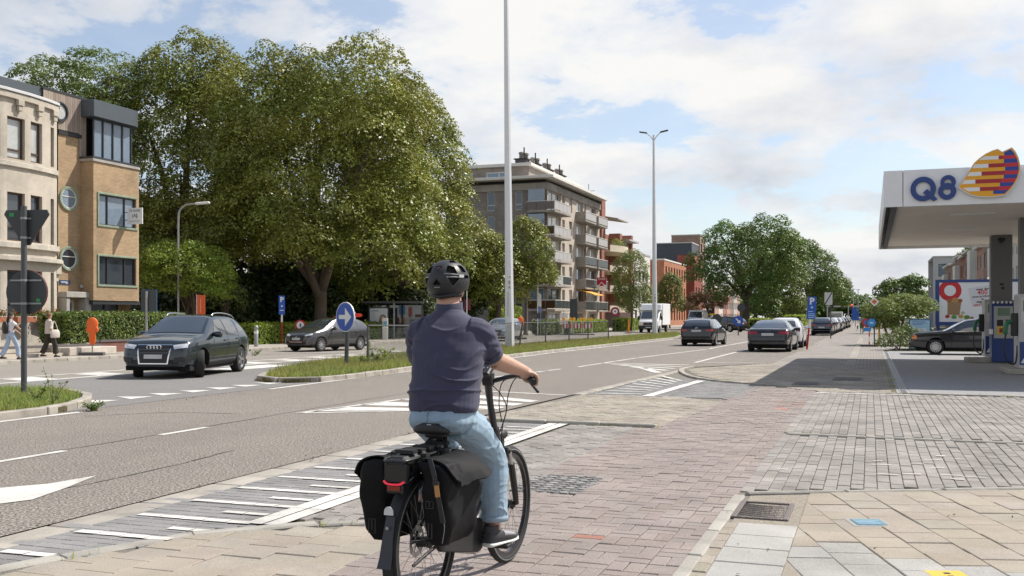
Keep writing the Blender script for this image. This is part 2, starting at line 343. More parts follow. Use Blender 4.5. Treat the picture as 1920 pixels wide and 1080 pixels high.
# ---- pavers -------------------------------------------------------------
def paver_arrays(w, d, h=0.03, bv=0.005):
    x, y = w / 2, d / 2
    V = [(-x, -y, -h), (x, -y, -h), (x, y, -h), (-x, y, -h), (-x, -y, -bv), (x, -y, -bv), (x, y, -bv), (-x, y, -bv),
         (-x + bv, -y + bv, 0), (x - bv, -y + bv, 0), (x - bv, y - bv, 0), (-x + bv, y - bv, 0)]
    F = [(8, 9, 10, 11)]
    for i in range(4):
        j = (i + 1) % 4; F += [(i, j, 4 + j, 4 + i), (4 + i, 4 + j, 8 + j, 8 + i)]
    return np.array(V, float), F
def tintmesh(name, V, F, m, tint):
    me = bpy.data.meshes.new(name); me.from_pydata([tuple(p) for p in V], [], F); me.materials.append(m)
    ca = me.color_attributes.new('tint', 'FLOAT_COLOR', 'POINT'); t = np.ones((len(V), 4)); t[:, :3] = tint; ca.data.foreach_set('color', t.ravel().astype(np.float32)); return me
def inside(poly):
    P = np.array(poly)
    def f(x, y):
        c = False; j = len(P) - 1
        for i in range(len(P)):
            if (P[i][1] > y) != (P[j][1] > y) and x < (P[j][0] - P[i][0]) * (y - P[i][1]) / (P[j][1] - P[i][1]) + P[i][0]: c = not c
            j = i
        return c
    return f
def lay(cells, m, name, parent, n_ind, stuffname, gap=0.005, tintf=None, zj=0.004, cut=None):
    """cells: (x, y, w, d, angle). The n_ind that show largest become objects, the rest one joined part."""
    def key(c): return c[0] ** 2 + c[1] ** 2 if abs(math.atan2(c[0], c[1]) + 0.346) < 0.50 and c[1] > 4.3 else 1e6 + c[0] ** 2 + c[1] ** 2
    cells = sorted(cells, key=key); cache = {}; Vs = []; Fs = []; Ts = []; off = 0
    for i, (x, y, wd, dp, an) in enumerate(cells):
        t = tintf(x, y) if tintf else (random.random(), random.random(), random.random())
        if i < n_ind:
            kk = (round(wd, 3), round(dp, 3), int(t[0] * 5), int(t[1] * 2))
            if kk not in cache:
                V, F = paver_arrays(wd - gap, dp - gap); cache[kk] = tintmesh(name, V, F, m, t)
            o = put(name, cache[kk], parent, loc=(x, y, random.uniform(-zj, zj)), rz=an + random.uniform(-.012, .012))
            o.rotation_euler[0] = random.uniform(-.006, .006); o.rotation_euler[1] = random.uniform(-.006, .006)
        else:
            V, F = paver_arrays(wd - gap, dp - gap); ca_, sa_ = math.cos(an), math.sin(an)
            W = np.column_stack([V[:, 0] * ca_ - V[:, 1] * sa_ + x, V[:, 0] * sa_ + V[:, 1] * ca_ + y, V[:, 2] + random.uniform(-zj, zj)])
            Vs.append(W); Fs += [tuple(q + off for q in f) for f in F]; off += len(V); T = np.ones((len(V), 4)); T[:, :3] = t; Ts.append(T)
    if Vs:
        V = np.vstack(Vs); me = bpy.data.meshes.new(stuffname); me.from_pydata(V.tolist(), [], Fs); me.materials.append(m)
        ca_ = me.color_attributes.new('tint', 'FLOAT_COLOR', 'POINT'); ca_.data.foreach_set('color', np.vstack(Ts).ravel().astype(np.float32))
        put(stuffname, me, parent, kind='stuff')
def basket(x0, x1, y0, y1, s=0.22):
    out = []
    nx = max(1, round((x1 - x0) / s)); sx = (x1 - x0) / nx; ny = int((y1 - y0) / s)
    for j in range(ny):
        for i in range(nx):
            cx, cy = x0 + (i + .5) * sx, y0 + (j + .5) * s
            if (i + j) % 2: out += [(cx - sx / 4, cy, sx / 2, s, 0), (cx + sx / 4, cy, sx / 2, s, 0)]
            else: out += [(cx, cy - s / 4, sx, s / 2, 0), (cx, cy + s / 4, sx, s / 2, 0)]
    return out
def running(x0, x1, y0, y1, w, d, an=0.0, org=(0, 0), brk='y'):
    """grid of w x d pieces in a frame turned by an about org; brk = axis along which rows are staggered"""
    out = []; ca_, sa_ = math.cos(an), math.sin(an)
    for i in range(int((x1 - x0) / w) + 1):
        for j in range(int((y1 - y0) / d) + 1):
            u = x0 + (i + .5) * w + (0.5 * w if brk == 'x' and j % 2 else 0); v = y0 + (j + .5) * d + (0.5 * d if brk == 'y' and i % 2 else 0)
            out.append((org[0] + u * ca_ - v * sa_, org[1] + u * sa_ + v * ca_, w, d, an))
    return out
def keep(cells, poly, holes=()):
    f = inside(poly); hs = [inside(h) for h in holes]
    return [c for c in cells if f(c[0], c[1]) and not any(h(c[0], c[1]) for h in hs)]
MP_red = pavermat('red_paver', (0.262, 0.222, 0.203), 95, 0.17, 0.010, stain=0.22)
MP_grey = pavermat('grey_paver', (0.265, 0.245, 0.225), 95, 0.18, 0.012)
MP_dark = pavermat('dark_paver', (0.225, 0.22, 0.215), 110, 0.16, 0.01, stain=0.2)
MP_sand = pavermat('sand_paver', (0.30, 0.268, 0.222), 90, 0.18, 0.012)
MP_slab = pavermat('beige_slab', (0.318, 0.280, 0.230), 130, 0.07, 0.008, stain=0.2)
MP_pale = pavermat('pale_grey_slab', (0.345, 0.335, 0.315), 120, 0.18, 0.01, stain=0.2)
MP_hot = pavermat('new_red_paver', (0.33, 0.175, 0.15), 95, 0.3, 0.01)
manhole_q = [(-2.95, 8.12), (-2.31, 8.12), (-2.31, 9.08), (-2.95, 9.08)]
pth = [(-3.0, 4.0), (-1.06, 4.0), (-1.06, 8.64), (-1.06, 21.0), (-2.3, 22.6), (-2.75, 13.4), (-3.0, 13.4)]
def redtint(x, y):
    g = 0.5 + 0.5 * math.sin(x * 3.1 + y * 1.3) * math.sin(y * .9 - x); return (min(1, max(0, random.gauss(0.5, .22))), random.random() * .6 + .4 * g, random.random() * 0.6 + 0.4 * g)
cells = keep(basket(-3.0, -1.06, 4.0, 22.4), pth, [manhole_q])
hot = [c for c in cells if any(abs(c[0] - hx) < .09 and abs(c[1] - hy) < .09 for hx, hy in ((-1.92, 6.2), (-1.75, 6.6), (-1.35, 16.9), (-1.5, 17.3), (-1.2, 17.5), (-1.4, 17.9), (-1.25, 18.3), (-1.5, 18.5)))]
cells = [c for c in cells if c not in hot]
lay(cells, MP_red, 'red_brick', cycle_path, 300, 'far_red_bricks', tintf=redtint)
for c in hot: lay([c], MP_hot, 'new_red_brick', cycle_path, 1, '')
cells = keep(running(-4.05, -2.9, 6.2, 13.4, 0.11, 0.22), [(-4.0, 6.35), (-3.5, 6.70), (-3.0, 6.85), (-3.0, 13.38), (-3.98, 13.38)])
lay(cells, MP_grey, 'grey_verge_brick', cycle_path, 200, 'far_grey_verge_bricks')
cells = keep(running(-5.60, -4.05, 2.0, 13.4, 0.22, 0.11, brk='x'), [(-5.48, 2), (-4.9, 4.55), (-4.24, 6.1), (-4.20, 13.38), (-5.48, 13.38)])
lay(cells, MP_dark, 'dark_brick', cycle_path, 160, 'far_dark_bricks', gap=0.003, zj=0.002)
# driveway in front of the petrol station
drv1 = [(-1.04, 8.75), (1.27, 9.80), (4.6, 11.3), (4.6, 13.0), (-1.04, 13.18)]
cells = keep(running(-1.4, 5, 8.0, 13.4, 0.112, 0.225), drv1)
lay(cells, MP_grey, 'grey_brick', cycle_path, 300, 'far_grey_bricks', tintf=lambda x, y: (random.random(), random.random(), random.random()))
drv2 = [(-1.04, 13.3), (4.8, 13.15), (4.8, 20.7), (-1.04, 20.9)]
lay(keep(running(-1.4, 5, 13.3, 21, 0.112, 0.335), drv2), MP_grey, 'grey_brick', cycle_path, 0, 'driveway_bricks')
apron = [(-5.55, 13.5), (-2.75, 13.5), (-2.35, 17.8), (-3.3, 18.7), (-5.2, 18.7)]
lay(keep(running(-5.6, -2.2, 13.5, 19, 0.112, 0.225), apron), MP_sand, 'sand_brick', cycle_path, 0, 'apron_bricks')
lay(keep(running(-5.4, -2.3, 18.7, 24, 0.22, 0.11, brk='x'), [(-5.15, 18.75), (-3.3, 18.75), (-2.35, 17.9), (-2.2, 22.4), (-2.6, 22.7), (-3.6, 23.7), (-4.4, 25.4), (-5.0, 27.5)]), MP_dark, 'dark_brick', cycle_path, 0, 'buffer_bricks', gap=0.003)
lay(keep(running(-5.1, .6, 20.9, 34, 0.22, 0.22, brk='x'), [(-2.2, 22.9), (-1.04, 21.1), (0.45, 21.1), (0.45, 30), (-3.0, 33.4), (-4.9, 29.8), (-4.95, 28.5), (-4.2, 25.6), (-3.4, 24.0)]), MP_sand, 'sand_brick', cycle_path, 0, 'kerb_bulb_bricks')
# slabs at the right front, laid in a grid turned towards the side street
AN = R(17)
slab = [(-0.48, 4.5), (3.6, 4.5), (4.6, 11.1), (1.27, 9.70), (-0.62, 8.62), (-0.46, 7.3)]
gry = [(-0.46, 4.2), (-0.46, 6.98), (-0.02, 6.86), (1.2, 6.35), (3.2, 7.2), (3.2, 4.2)]
drain = [(-1.02, 7.5), (-0.54, 7.5), (-0.54, 8.44), (-1.02, 8.44)]
cl = running(-3, 6, -1, 12, 0.30, 0.30, AN, (0, 0), 'y')
cl_p = keep(cl, gry); cl_b = [c for c in keep(cl, slab, [drain]) if c not in cl_p]
YT = min(cl_p + cl_b, key=lambda c: (c[0] - 0.49) ** 2 + (c[1] - 6.43) ** 2); BT = min(cl_b, key=lambda c: (c[0] - 0.0) ** 2 + (c[1] - 7.77) ** 2)
cl_p = [c for c in cl_p if c not in (YT, BT)]; cl_b = [c for c in cl_b if c not in (YT, BT)]
def clip_half(P, a, b):
    """keep the part of polygon P left of the line a -> b"""
    o = []; f = lambda p: (b[0] - a[0]) * (p[1] - a[1]) - (b[1] - a[1]) * (p[0] - a[0])
    for i in range(len(P)):
        p, q = P[i], P[(i + 1) % len(P)]; fp, fq = f(p), f(q)
        if fp >= 0: o.append(p)
        if fp * fq < 0: t = fp / (fp - fq); o.append((p[0] + (q[0] - p[0]) * t, p[1] + (q[1] - p[1]) * t))
    return o
edges_ = [((-0.485, 8.9), (-0.485, 4.0)), ((1.27, 9.69), (-1.0, 8.62)), ((4.6, 11.15), (1.27, 9.69))]
gin = inside(gry)
cl2 = [c for c in running(-3.4, 6, -1.5, 12, 0.30, 0.30, AN, (0, 0), 'y') if -0.75 < c[0] < 4.2 and 4.2 < c[1] < 11.2 and abs(c[0] - YT[0]) + abs(c[1] - YT[1]) > .01 and abs(c[0] - BT[0]) + abs(c[1] - BT[1]) > .01]
for c in sorted(cl2, key=lambda c: c[0] ** 2 + c[1] ** 2)[:300]:
    ca_, sa_ = math.cos(AN), math.sin(AN); h = .1475; Q = [(c[0] + x * ca_ - y * sa_, c[1] + x * sa_ + y * ca_) for x, y in ((-h, -h), (h, -h), (h, h), (-h, h))]; full_ = True
    for a_, b_ in edges_:
        n0 = len(Q); Q2 = clip_half(Q, a_, b_); full_ = full_ and Q2 == Q; Q = Q2
        if len(Q) < 3: break
    ar = abs(sum(Q[i][0] * Q[(i + 1) % len(Q)][1] - Q[(i + 1) % len(Q)][0] * Q[i][1] for i in range(len(Q)))) / 2 if len(Q) > 2 else 0
    if ar < .006: continue
    pale_ = gin(c[0], c[1]); m_ = MP_pale if pale_ else MP_slab; nm = 'pale_slab' if pale_ else 'beige_slab'; tt = (random.random(), random.random(), random.random())
    if full_: lay([c], m_, nm, cycle_path, 1, '')
    else:
        b = MB(); b.prism([(x - c[0], y - c[1]) for x, y in Q], -.03, 0); me_ = tintmesh(nm, np.array(b.v), b.f, m_, tt); put(nm, me_, cycle_path, loc=(c[0], c[1], random.uniform(-.003, .003)))
lay([(-0.70, 7.22 - i * .41, 0.42, 0.40, 0.0) for i in range(9)], MP_pale, 'pale_gutter_slab', cycle_path, 40, '')
lay([(-0.955, 7.3 - i * .215, 0.09, 0.21, 0.0) for i in range(18)], MP_sand, 'gutter_brick', cycle_path, 40, '')
lsl = [(-5.2, 3.4), (-4.84, 4.62), (-4.42, 5.70), (-4.12, 6.0), (-3.55, 6.42), (-3.02, 6.72), (-3.02, 3.4)]
lay(keep(running(-5.4, -2.7, 3.0, 7, 0.30, 0.30, R(0), (0.03, 0.05), 'y'), lsl), MP_slab, 'beige_path_slab', cycle_path, 300, '')
# kerb stones round the slabs at the left front
kc = [(-5.30, 3.2), (-4.93, 4.45), (-4.50, 5.62), (-4.18, 6.02), (-3.60, 6.50), (-3.02, 6.80)]
def kerbline(pts, step, wd, z0, z1, name, m, parent, closed=False):
    pts = [Vector((x, y, 0)) for x, y in pts]
    if closed: pts.append(pts[0])
    seg = []; carry = 0
    L_ = [0]
    for a_, b_ in zip(pts, pts[1:]): L_.append(L_[-1] + (b_ - a_).length)
    def at(s):
        s = min(max(s, 0), L_[-1] - 1e-6)
        for i in range(len(L_) - 1):
            if L_[i] <= s <= L_[i + 1]: return pts[i].lerp(pts[i + 1], (s - L_[i]) / (L_[i + 1] - L_[i]))
    k = max(1, round(L_[-1] / step))
    for i in range(k):
        a_, b_ = at(L_[-1] * i / k), at(L_[-1] * (i + 1) / k); d_ = (b_ - a_); ln = d_.length; d_.normalize(); nrm = Vector((-d_.y, d_.x, 0))
        bb = MB(); c_ = (a_ + b_) / 2; bb.obox(Vector((0, 0, 0)), d_ * (ln / 2 - 0.006), nrm * (wd / 2), Vector((0, 0, (z1 - z0) / 2)))
        o = bb.build(name, m, parent, bevel=0.012); o.location = (c_.x, c_.y, (z0 + z1) / 2 + random.uniform(-.004, .004))
kerbline(kc, 0.9, 0.13, -0.1, 0.008, 'flush_kerb_stone', M_kerb2, cycle_path)
kerbline([(-1.04, 4.0), (-1.04, 8.55)], 0.8, 0.10, -0.1, 0.010, 'flush_kerb_stone', M_kerb2, cycle_path)
kerbline([(-1.0, 8.66), (1.27, 9.72), (4.6, 11.2)], 0.9, 0.07, -0.1, 0.010, 'edge_kerb_stone', M_kerb2, cycle_path)
kerbline([(-1.02, 13.24), (4.8, 13.08)], 0.9, 0.10, -0.1, 0.018, 'edge_kerb_stone', M_kerb2, cycle_path)
kerbline([(-5.9, 13.46), (-2.75, 13.46)], 0.9, 0.11, -0.1, 0.045, 'ramp_kerb_stone', M_kerb2, cycle_path)
kerbline([(-1.0, 20.98), (0.6, 20.98)], 0.9, 0.12, -0.1, 0.012, 'edge_kerb_stone', M_kerb2, cycle_path)
kerbline([(-5.43, -4), (-5.43, 13.3)], 0.98, 0.30, -0.1, 0.003, 'gutter_stone', M_kerb, road)
kerbline([(-5.40, 18.7), (-5.05, 28.2)], 0.98, 0.22, -0.1, 0.003, 'gutter_stone', M_kerb, road)
kerbline(bez([(-5.05, 30.2, 0), (-5.08, 28.3, 0), (-4.42, 25.6, 0), (-3.6, 23.85, 0), (-2.5, 22.75, 0), (-1.6, 22.35, 0)], 4) and [(p.x, p.y) for p in bez([(-5.05, 30.2, 0), (-5.08, 28.3, 0), (-4.42, 25.6, 0), (-3.6, 23.85, 0), (-2.5, 22.75, 0), (-1.6, 22.35, 0)], 4)], 0.6, 0.13, -0.1, 0.035, 'bulb_kerb_stone', M_kerb, cycle_path)
kerbline([(-26.02, -6), (-26.02, 110)], 1.0, 0.16, -0.1, 0.115, 'kerb_stone', M_kerb, left_pavement)
kerbline([(0.72, 21.1), (4, 20.83), (14, 20.1)], 1.0, 0.12, -0.1, 0.02, 'edge_kerb_stone', M_kerb2, forecourt)
# drain channel along the forecourt
chn = MB(); chn.box(0.50, 0.76, 21.1, 46.5, -0.1, 0.004)
chn_o = chn.build('drain_channel', mat('channel_concrete', (0.30, 0.29, 0.27), 0.9, vary=0.2, vscale=2), forecourt)
for i in range(26):
    g_ = MB(); y0 = 21.15 + i * 0.97
    g_.box(0.555, 0.70, y0, y0 + 0.95, 0.002, 0.012)
    for k in range(8): g_.box(0.575, 0.68, y0 + .06 + k * .11, y0 + .10 + k * .11, 0.012, 0.018)
    g_.build('channel_grate', mat('galvanised', (0.35, 0.35, 0.36), 0.5, 0.7, vary=0.2), forecourt)
# ---- painted markings ----------------------------------------------------
def mark(poly, name='road_marking', z=0.006, parent=road, m=M_white):
    b = MB(); b.add([(x, y, z) for x, y in poly], [tuple(range(len(poly)))]); return b.build(name, m, parent, fix=False)
def stripe(a, b, w, **k):
    a, b = Vector(a), Vector(b); d = (b - a).normalized(); n_ = Vector((-d.y, d.x)) * (w / 2)
    return mark([a - n_, b - n_, b + n_, a + n_], **k)
stripe((-11.72, -8), (-11.74, 12.5), 0.15, name='edge_line'); stripe((-11.78, 17.8), (-12.62, 40), 0.14, name='edge_line'); stripe((-12.62, 40), (-12.7, 68), 0.14, name='edge_line')
for y in np.arange(-4.9, 26, 2.55):
    if 11.9 < y < 19: continue
    stripe((-8.50, y), (-8.50, y + 0.95), 0.11, name='lane_dash')
for a_, b_ in (((-8.95, 22.6), (-8.72, 24.4)), ((-8.6, 25.6), (-8.45, 27.6)), ((-8.3, 29), (-8.1, 36)), ((-8.1, 36.4), (-7.2, 47)), ((-7.2, 47.6), (-7.0, 80)), ((-7.0, 86), (-7, 150))): stripe(a_, b_, 0.12, name='lane_line')
mark([(-7.6, 5.3), (-7.18, 6.69), (-6.95, 7.0), (-6.88, 7.52), (-6.64, 6.9), (-6.47, 6.35), (-6.58, 6.1), (-6.75, 5.1)], 'turn_arrow')
# first hatched zone on the carriageway
A_, B_, C_, D_ = Vector((-8.41, 13.5)), Vector((-7.72, 18.9)), Vector((-5.50, 18.35)), Vector((-5.72, 15.25))
stripe(A_, B_, 0.12, name='zone_outline'); stripe(A_, D_, 0.12, name='zone_outline'); stripe(B_, C_, 0.12, name='zone_outline')
for t0, t1 in ((0.06, 0.22), (0.30, 0.43), (0.52, 0.66), (0.76, 0.88)):
    P0, P1 = A_.lerp(B_, t0), A_.lerp(B_, t1); q = lambda t: D_.lerp(C_, t) if t > 0 else A_.lerp(D_, 1 + t)
    e0, e1 = q(max(-.6, t0 - .32)), q(max(-.35, t1 - .32)); mark([P0, P1, e1, e0], 'zone_hatch')
# second hatched zone
for k in range(5):
    t = k / 4; stripe((-8.25 + t * 1.9, 31.6 - t * 2.6), (-5.35 - .05 * t, 31.3 - t * 4.6), 0.24, name='zone_hatch')
# buffer beside the cycle path: bars of white blocks and a double edge line
for k in range(13):
    y = 4.85 + k * 0.632
    for i in range(5):
        if -5.22 + i * .2 > -4.40 or (y < 5.0 and i > 1) or (y < 5.6 and i > 3): continue
        mark([(-5.22 + i * .2, y), (-5.03 + i * .2, y + .01), (-5.03 + i * .2, y + .095), (-5.22 + i * .2, y + .085)], 'white_block', 0.008, cycle_path)
    if y > 5.3:
        for i in range(2): mark([(-4.68 + i * .2, y + .31), (-4.49 + i * .2, y + .31), (-4.49 + i * .2, y + .385), (-4.68 + i * .2, y + .385)], 'white_block', 0.008, cycle_path)
for y in np.arange(6.15, 13.2, 0.62):
    for x in (-4.27, -4.12): mark([(x, y), (x + .135, y), (x + .135, y + .61), (x, y + .61)], 'white_edge_block', 0.009, cycle_path)
stripe((-3.98, 18.6), (-3.75, 23.6), 0.2, name='edge_line', parent=cycle_path, z=0.009)
for k in range(9): stripe((-5.1 + k * .02, 19.0 + k * .75), (-4.2, 19.05 + k * .55), 0.10, name='white_block', parent=cycle_path, z=0.008)
# give-way triangles across the median gap
for k in range(7):
    y = 13.9 + k * 0.86; x = -12.75 + 0.02 * k
    mark([(x, y), (x, y + .62), (x - .62, y + .36)], 'give_way_triangle', 0.009, side_road)
# far carriageway markings
stripe((-18.45, -6), (-18.6, 60), 0.18, name='edge_line', parent=left_road); stripe((-19.75, -6), (-20.2, 60), 0.15, name='edge_line', parent=left_road)
for y in np.arange(2, 60, 2.3): mark([(-18.6, y), (-18.6, y + .95), (-19.75, y + 1.25), (-19.75, y + .3)], 'zone_hatch', 0.007, left_road)
for y0, y1 in ((24, 27), (34, 41)): mark([(-16.9, y0), (-17.9, y0), (-17.9, y1), (-16.9, y1)], 'white_patch', 0.007, left_road)
for k in range(6): stripe((-3.35, 52 + k * 5.6), (-5.3, 52 + k * 5.6), 0.12, name='bay_line')
stripe((-5.45, 33), (-5.3, 130), 0.13, name='bay_line'); stripe((-5.35, 33.4), (-3.2, 33.4), 0.12, name='bay_line')
for k in range(20): mark([(-0.75, 33 + k * 2.2), (-0.45, 33 + k * 2.2), (-0.45, 34.9 + k * 2.2), (-0.75, 34.9 + k * 2.2)], 'pale_path_stripe', 0.006, pavement, M_kerb)
mark([(-1.0, 20.55), (0.9, 20.55), (0.9, 20.68), (-1.0, 20.68)], 'white_line', 0.007, cycle_path)
for x, y, s, q in ((0.02, 11.0, .10, .05), (0.0, 10.75, .2, .04), (0.05, 10.1, .2, .05), (0.28, 10.2, .18, .04), (0.3, 11.6, .2, .03), (0.36, 10.95, .16, .03), (0.52, 11.3, .2, .04), (0.55, 10.72, .14, .03), (0.62, 10.25, .2, .05), (0.66, 11.62, .1, .07), (0.7, 10.02, .12, .05), (0.8, 11.45, .14, .03), (0.82, 10.2, .2, .03), (0.9, 10.9, .07, .03), (-0.86, 10.1, .1, .04)):
    mark([(x, y), (x + s, y + .06 * s), (x + s * .96, y + q), (x + s * .1, y + q * .6)], 'white_chip_mark', 0.009, cycle_path)
# ---- drain grate, manhole covers, coloured tiles ----------------------------
M_iron = mat('cast_iron', (0.16, 0.14, 0.13), 0.6, 0.5, vary=0.3, vscale=10, bump=0.4, bscale=60)
dg = thing('drain_grate', 'rusty iron drain grate with curved bars beside the pale kerb slabs', 'drain', (-0.78, 7.94, 0))
b = MB(); b.box(-.22, .22, -.42, .42, -.10, -.085); b.build('pit', mat('pit_black', (0.01, 0.01, 0.01), 0.9), dg)
b = MB()
for x0, x1, y0, y1 in ((-.21, -.17, -.34, .34), (.17, .21, -.34, .34), (-.17, .17, -.34, -.31), (-.17, .17, .31, .34)): b.box(x0, x1, y0, y1, -.05, .008)
b.build('frame', M_iron, dg, bevel=.004)
for k in range(8):
    y = -.25 + k * .072; b = MB(); b.tube([(x, y - .05 * (1 - (x / .17) ** 2), -0.008) for x in np.linspace(-.17, .17, 7)], .012, 6); b.build('bar', M_iron, dg)
mh = thing('manhole_cover', 'square mosaic-patterned iron manhole cover in the red brick path', 'manhole cover', (-2.63, 8.6, 0))
b = MB(); b.box(-.325, .325, -.485, .485, -.03, -.004); b.build('plate', mat('cover_base', (0.12, 0.117, 0.112), 0.8, 0.2), mh)
for i in range(6):
    for j in range(9):
        x, y = -.27 + i * .108 + random.uniform(-.012, .012), -.43 + j * .108 + random.uniform(-.012, .012); p = [(x + .046 * math.cos(t) * random.uniform(.8, 1.15), y + .046 * math.sin(t) * random.uniform(.8, 1.15)) for t in np.linspace(.4, 6.68, 6)[:-1]]
        b = MB(); b.prism(p, -.004, .006); b.build('stud', mat('cover_stone', (0.215, 0.208, 0.20), 0.8, vary=.2, rnd=.3), mh)
for nm, lb, X, Y, wx, wy in (('manhole_cover', 'dark rectangular manhole cover in the shade near the forecourt', -0.51, 25.5, .36, .55), ('manhole_cover', 'small square inspection cover set in the shaded paving', -1.35, 23.4, .3, .4)):
    t_ = thing(nm, lb, 'manhole cover', (X, Y, 0)); b = MB(); b.box(-wx, wx, -wy, wy, -.02, .012); b.build('frame', M_iron, t_, bevel=.004)
    b = MB(); b.box(-wx + .05, wx - .05, -wy + .05, wy - .05, .012, .017); b.build('plate', mat('cover_dark', (0.09, 0.085, 0.08), .8, vary=.3), t_)
def inlay(c, m1, m2, nm, lb, rows, cat):
    t_ = thing(nm, lb, cat, (c[0], c[1], 0), c[4]); V, F = paver_arrays(.292, .292); me = bpy.data.meshes.new('slab'); me.from_pydata(V.tolist(), [], F); me.materials.append(MP_pale); put('slab', me, t_)
    b = MB(); b.box(-.105, .105, -.10, .10, 0, .004); b.build('plate', m1, t_)
    for r_ in rows: b = MB(); b.box(*r_, .004, .006); b.build('print', m2, t_)
inlay(YT, mat('yellow_enamel', (0.58, 0.40, 0.04), 0.6, vary=.25), mat('print_black', (0.02, 0.02, 0.02), .6), 'marker_tile', 'yellow gas marker tile with dark print at the front edge', [(-.012, .022, .02, .05), (-.012, .022, -.05, -.02)], 'tile')
inlay(BT, mat('blue_enamel', (0.085, 0.20, 0.27), 0.6, vary=.5, vscale=20), mat('print_pale', (0.35, 0.5, 0.6), .6), 'marker_tile', 'small worn blue water marker tile among beige slabs', [(-.09, .09, .04, .055), (-.09, .05, -.01, .005), (-.09, .07, -.06, -.045)], 'tile')
from mathutils.noise import noise as mn0
# ================================================================== MEDIAN ISLANDS, GRASS
def scatter(poly, n):
    P = np.array(poly); lo, hi = P.min(0), P.max(0); out = np.zeros((0, 2))
    while len(out) < n:
        q = RNG.uniform(lo, hi, (n * 2, 2)); c = np.zeros(len(q), bool); j = len(P) - 1
        for i in range(len(P)):
            cond = ((P[i, 1] > q[:, 1]) != (P[j, 1] > q[:, 1])) & (q[:, 0] < (P[j, 0] - P[i, 0]) * (q[:, 1] - P[i, 1]) / (P[j, 1] - P[i, 1] + 1e-12) + P[i, 0]); c ^= cond; j = i
        out = np.vstack([out, q[c]])
    return out[:n]
def tris_obj(name, V, F, tint, m, parent=None, kind=None):
    me = bpy.data.meshes.new(name); nv = len(V); me.vertices.add(nv); me.vertices.foreach_set('co', V.astype(np.float32).ravel())
    k = F.shape[1]; nf = len(F); me.loops.add(nf * k); me.loops.foreach_set('vertex_index', F.astype(np.int32).ravel())
    me.polygons.add(nf); me.polygons.foreach_set('loop_start', np.arange(0, nf * k, k, dtype=np.int32)); me.update(calc_edges=True)
    ca_ = me.color_attributes.new('tint', 'FLOAT_COLOR', 'POINT'); T = np.ones((nv, 4), np.float32); T[:, :3] = tint; ca_.data.foreach_set('color', T.ravel())
    me.materials.append(m); return put(name, me, parent, kind=kind)
M_grass = leafmat('grass_blade', (0.225, 0.275, 0.07), 0.6, 0.4, 0.035, 0.5)
M_dry = leafmat('dry_grass', (0.22, 0.19, 0.07), 0.7, 0.3, 0.03, 0.4)
def blades(name, pts, z, h, wd, m, parent, hvar=0.5):
    n = len(pts); hh = h * (1 - hvar + 2 * hvar * RNG.random(n)); an = RNG.uniform(0, 6.283, n); ln = RNG.normal(0, .45, (n, 2)) * hh[:, None]
    w2 = wd * RNG.uniform(.6, 1.3, n) / 2; dx, dy = np.cos(an) * w2, np.sin(an) * w2
    V = np.zeros((n, 3, 3)); V[:, 0] = np.column_stack([pts[:, 0] - dx, pts[:, 1] - dy, np.full(n, z)]); V[:, 1] = np.column_stack([pts[:, 0] + dx, pts[:, 1] + dy, np.full(n, z)])
    V[:, 2] = np.column_stack([pts[:, 0] + ln[:, 0], pts[:, 1] + ln[:, 1], z + hh])
    pn = (np.sin(pts[:, 0] * 1.7 + pts[:, 1] * .6) * np.sin(pts[:, 1] * .8 - pts[:, 0]) + 1) / 2
    t = np.column_stack([np.clip(pn * .5 + RNG.random(n) * .5, 0, 1), RNG.random(n), RNG.random(n)]); T = np.repeat(t[:, None, :], 3, 1).reshape(-1, 3)
    return tris_obj(name, V.reshape(-1, 3), np.arange(n * 3).reshape(-1, 3), T, m, parent, 'stuff')
def cr(P, n=5): return [(p.x, p.y) for p in bez([(x, y, 0) for x, y in P], n)]
isl1 = [(-11.97, -10)] + cr([(-11.97, 4), (-11.97, 11.6), (-12.15, 12.6), (-12.75, 13.7), (-13.8, 14.75), (-15.2, 15.4), (-16.2, 15.1), (-16.65, 14.2), (-16.65, 8)], 4) + [(-16.65, -10)]
isl2 = cr([(-12.05, 20.2), (-12.4, 19.7), (-13.1, 19.75), (-13.75, 20.4), (-14.6, 22.2), (-15.8, 25.5), (-16.5, 30), (-16.7, 38)], 4) + [(-16.75, 60), (-17.3, 92), (-16.6, 92)] + cr([(-14.2, 80), (-12.95, 70), (-12.9, 66), (-12.85, 52), (-12.75, 38), (-12.3, 28), (-11.95, 22), (-12.05, 20.2)], 4)[:-1]
def island(poly, name, label):
    b = MB(); inn = []
    b.prism(poly, -0.06, 0.09); o = b.build(name, M_soil, kind='structure')
    return o
i1 = island(isl1, 'median_island', ''); i2 = island(isl2, 'median_island', '')
kerbline(isl1[:22], 1.0, 0.16, -0.05, 0.12, 'kerb_stone', M_kerb, i1); kerbline(isl2 + [isl2[0]], 1.0, 0.16, -0.05, 0.12, 'kerb_stone', M_kerb, i2)
def shrink(poly, s):
    P = [Vector((x, y)) for x, y in poly]; n = len(P); out = []
    ar = sum(P[i].x * P[(i + 1) % n].y - P[(i + 1) % n].x * P[i].y for i in range(n))
    for i in range(n):
        d = (P[(i + 1) % n] - P[i - 1]); d.normalize(); nn = Vector((-d.y, d.x)) * (1 if ar > 0 else -1); out.append(tuple(P[i] + nn * s))
    return out
g1 = shrink(isl1, .14); g2 = shrink(isl2, .14)
near1 = [p for p in scatter(g1, 90000) if p[1] > 7]; blades('grass', np.array(near1), 0.085, 0.10, 0.014, M_grass, i1)
p2 = scatter(g2, 150000); keepm = RNG.random(len(p2)) < np.clip(1.25 - (p2[:, 1] - 20) / 70, .35, 1); p2 = p2[keepm]
blades('grass', p2, 0.085, 0.12, 0.022, M_grass, i2, .55)
dry = p2[(RNG.random(len(p2)) < .16)]; blades('dry_grass', dry, .085, .19, .016, M_dry, i2, .6)
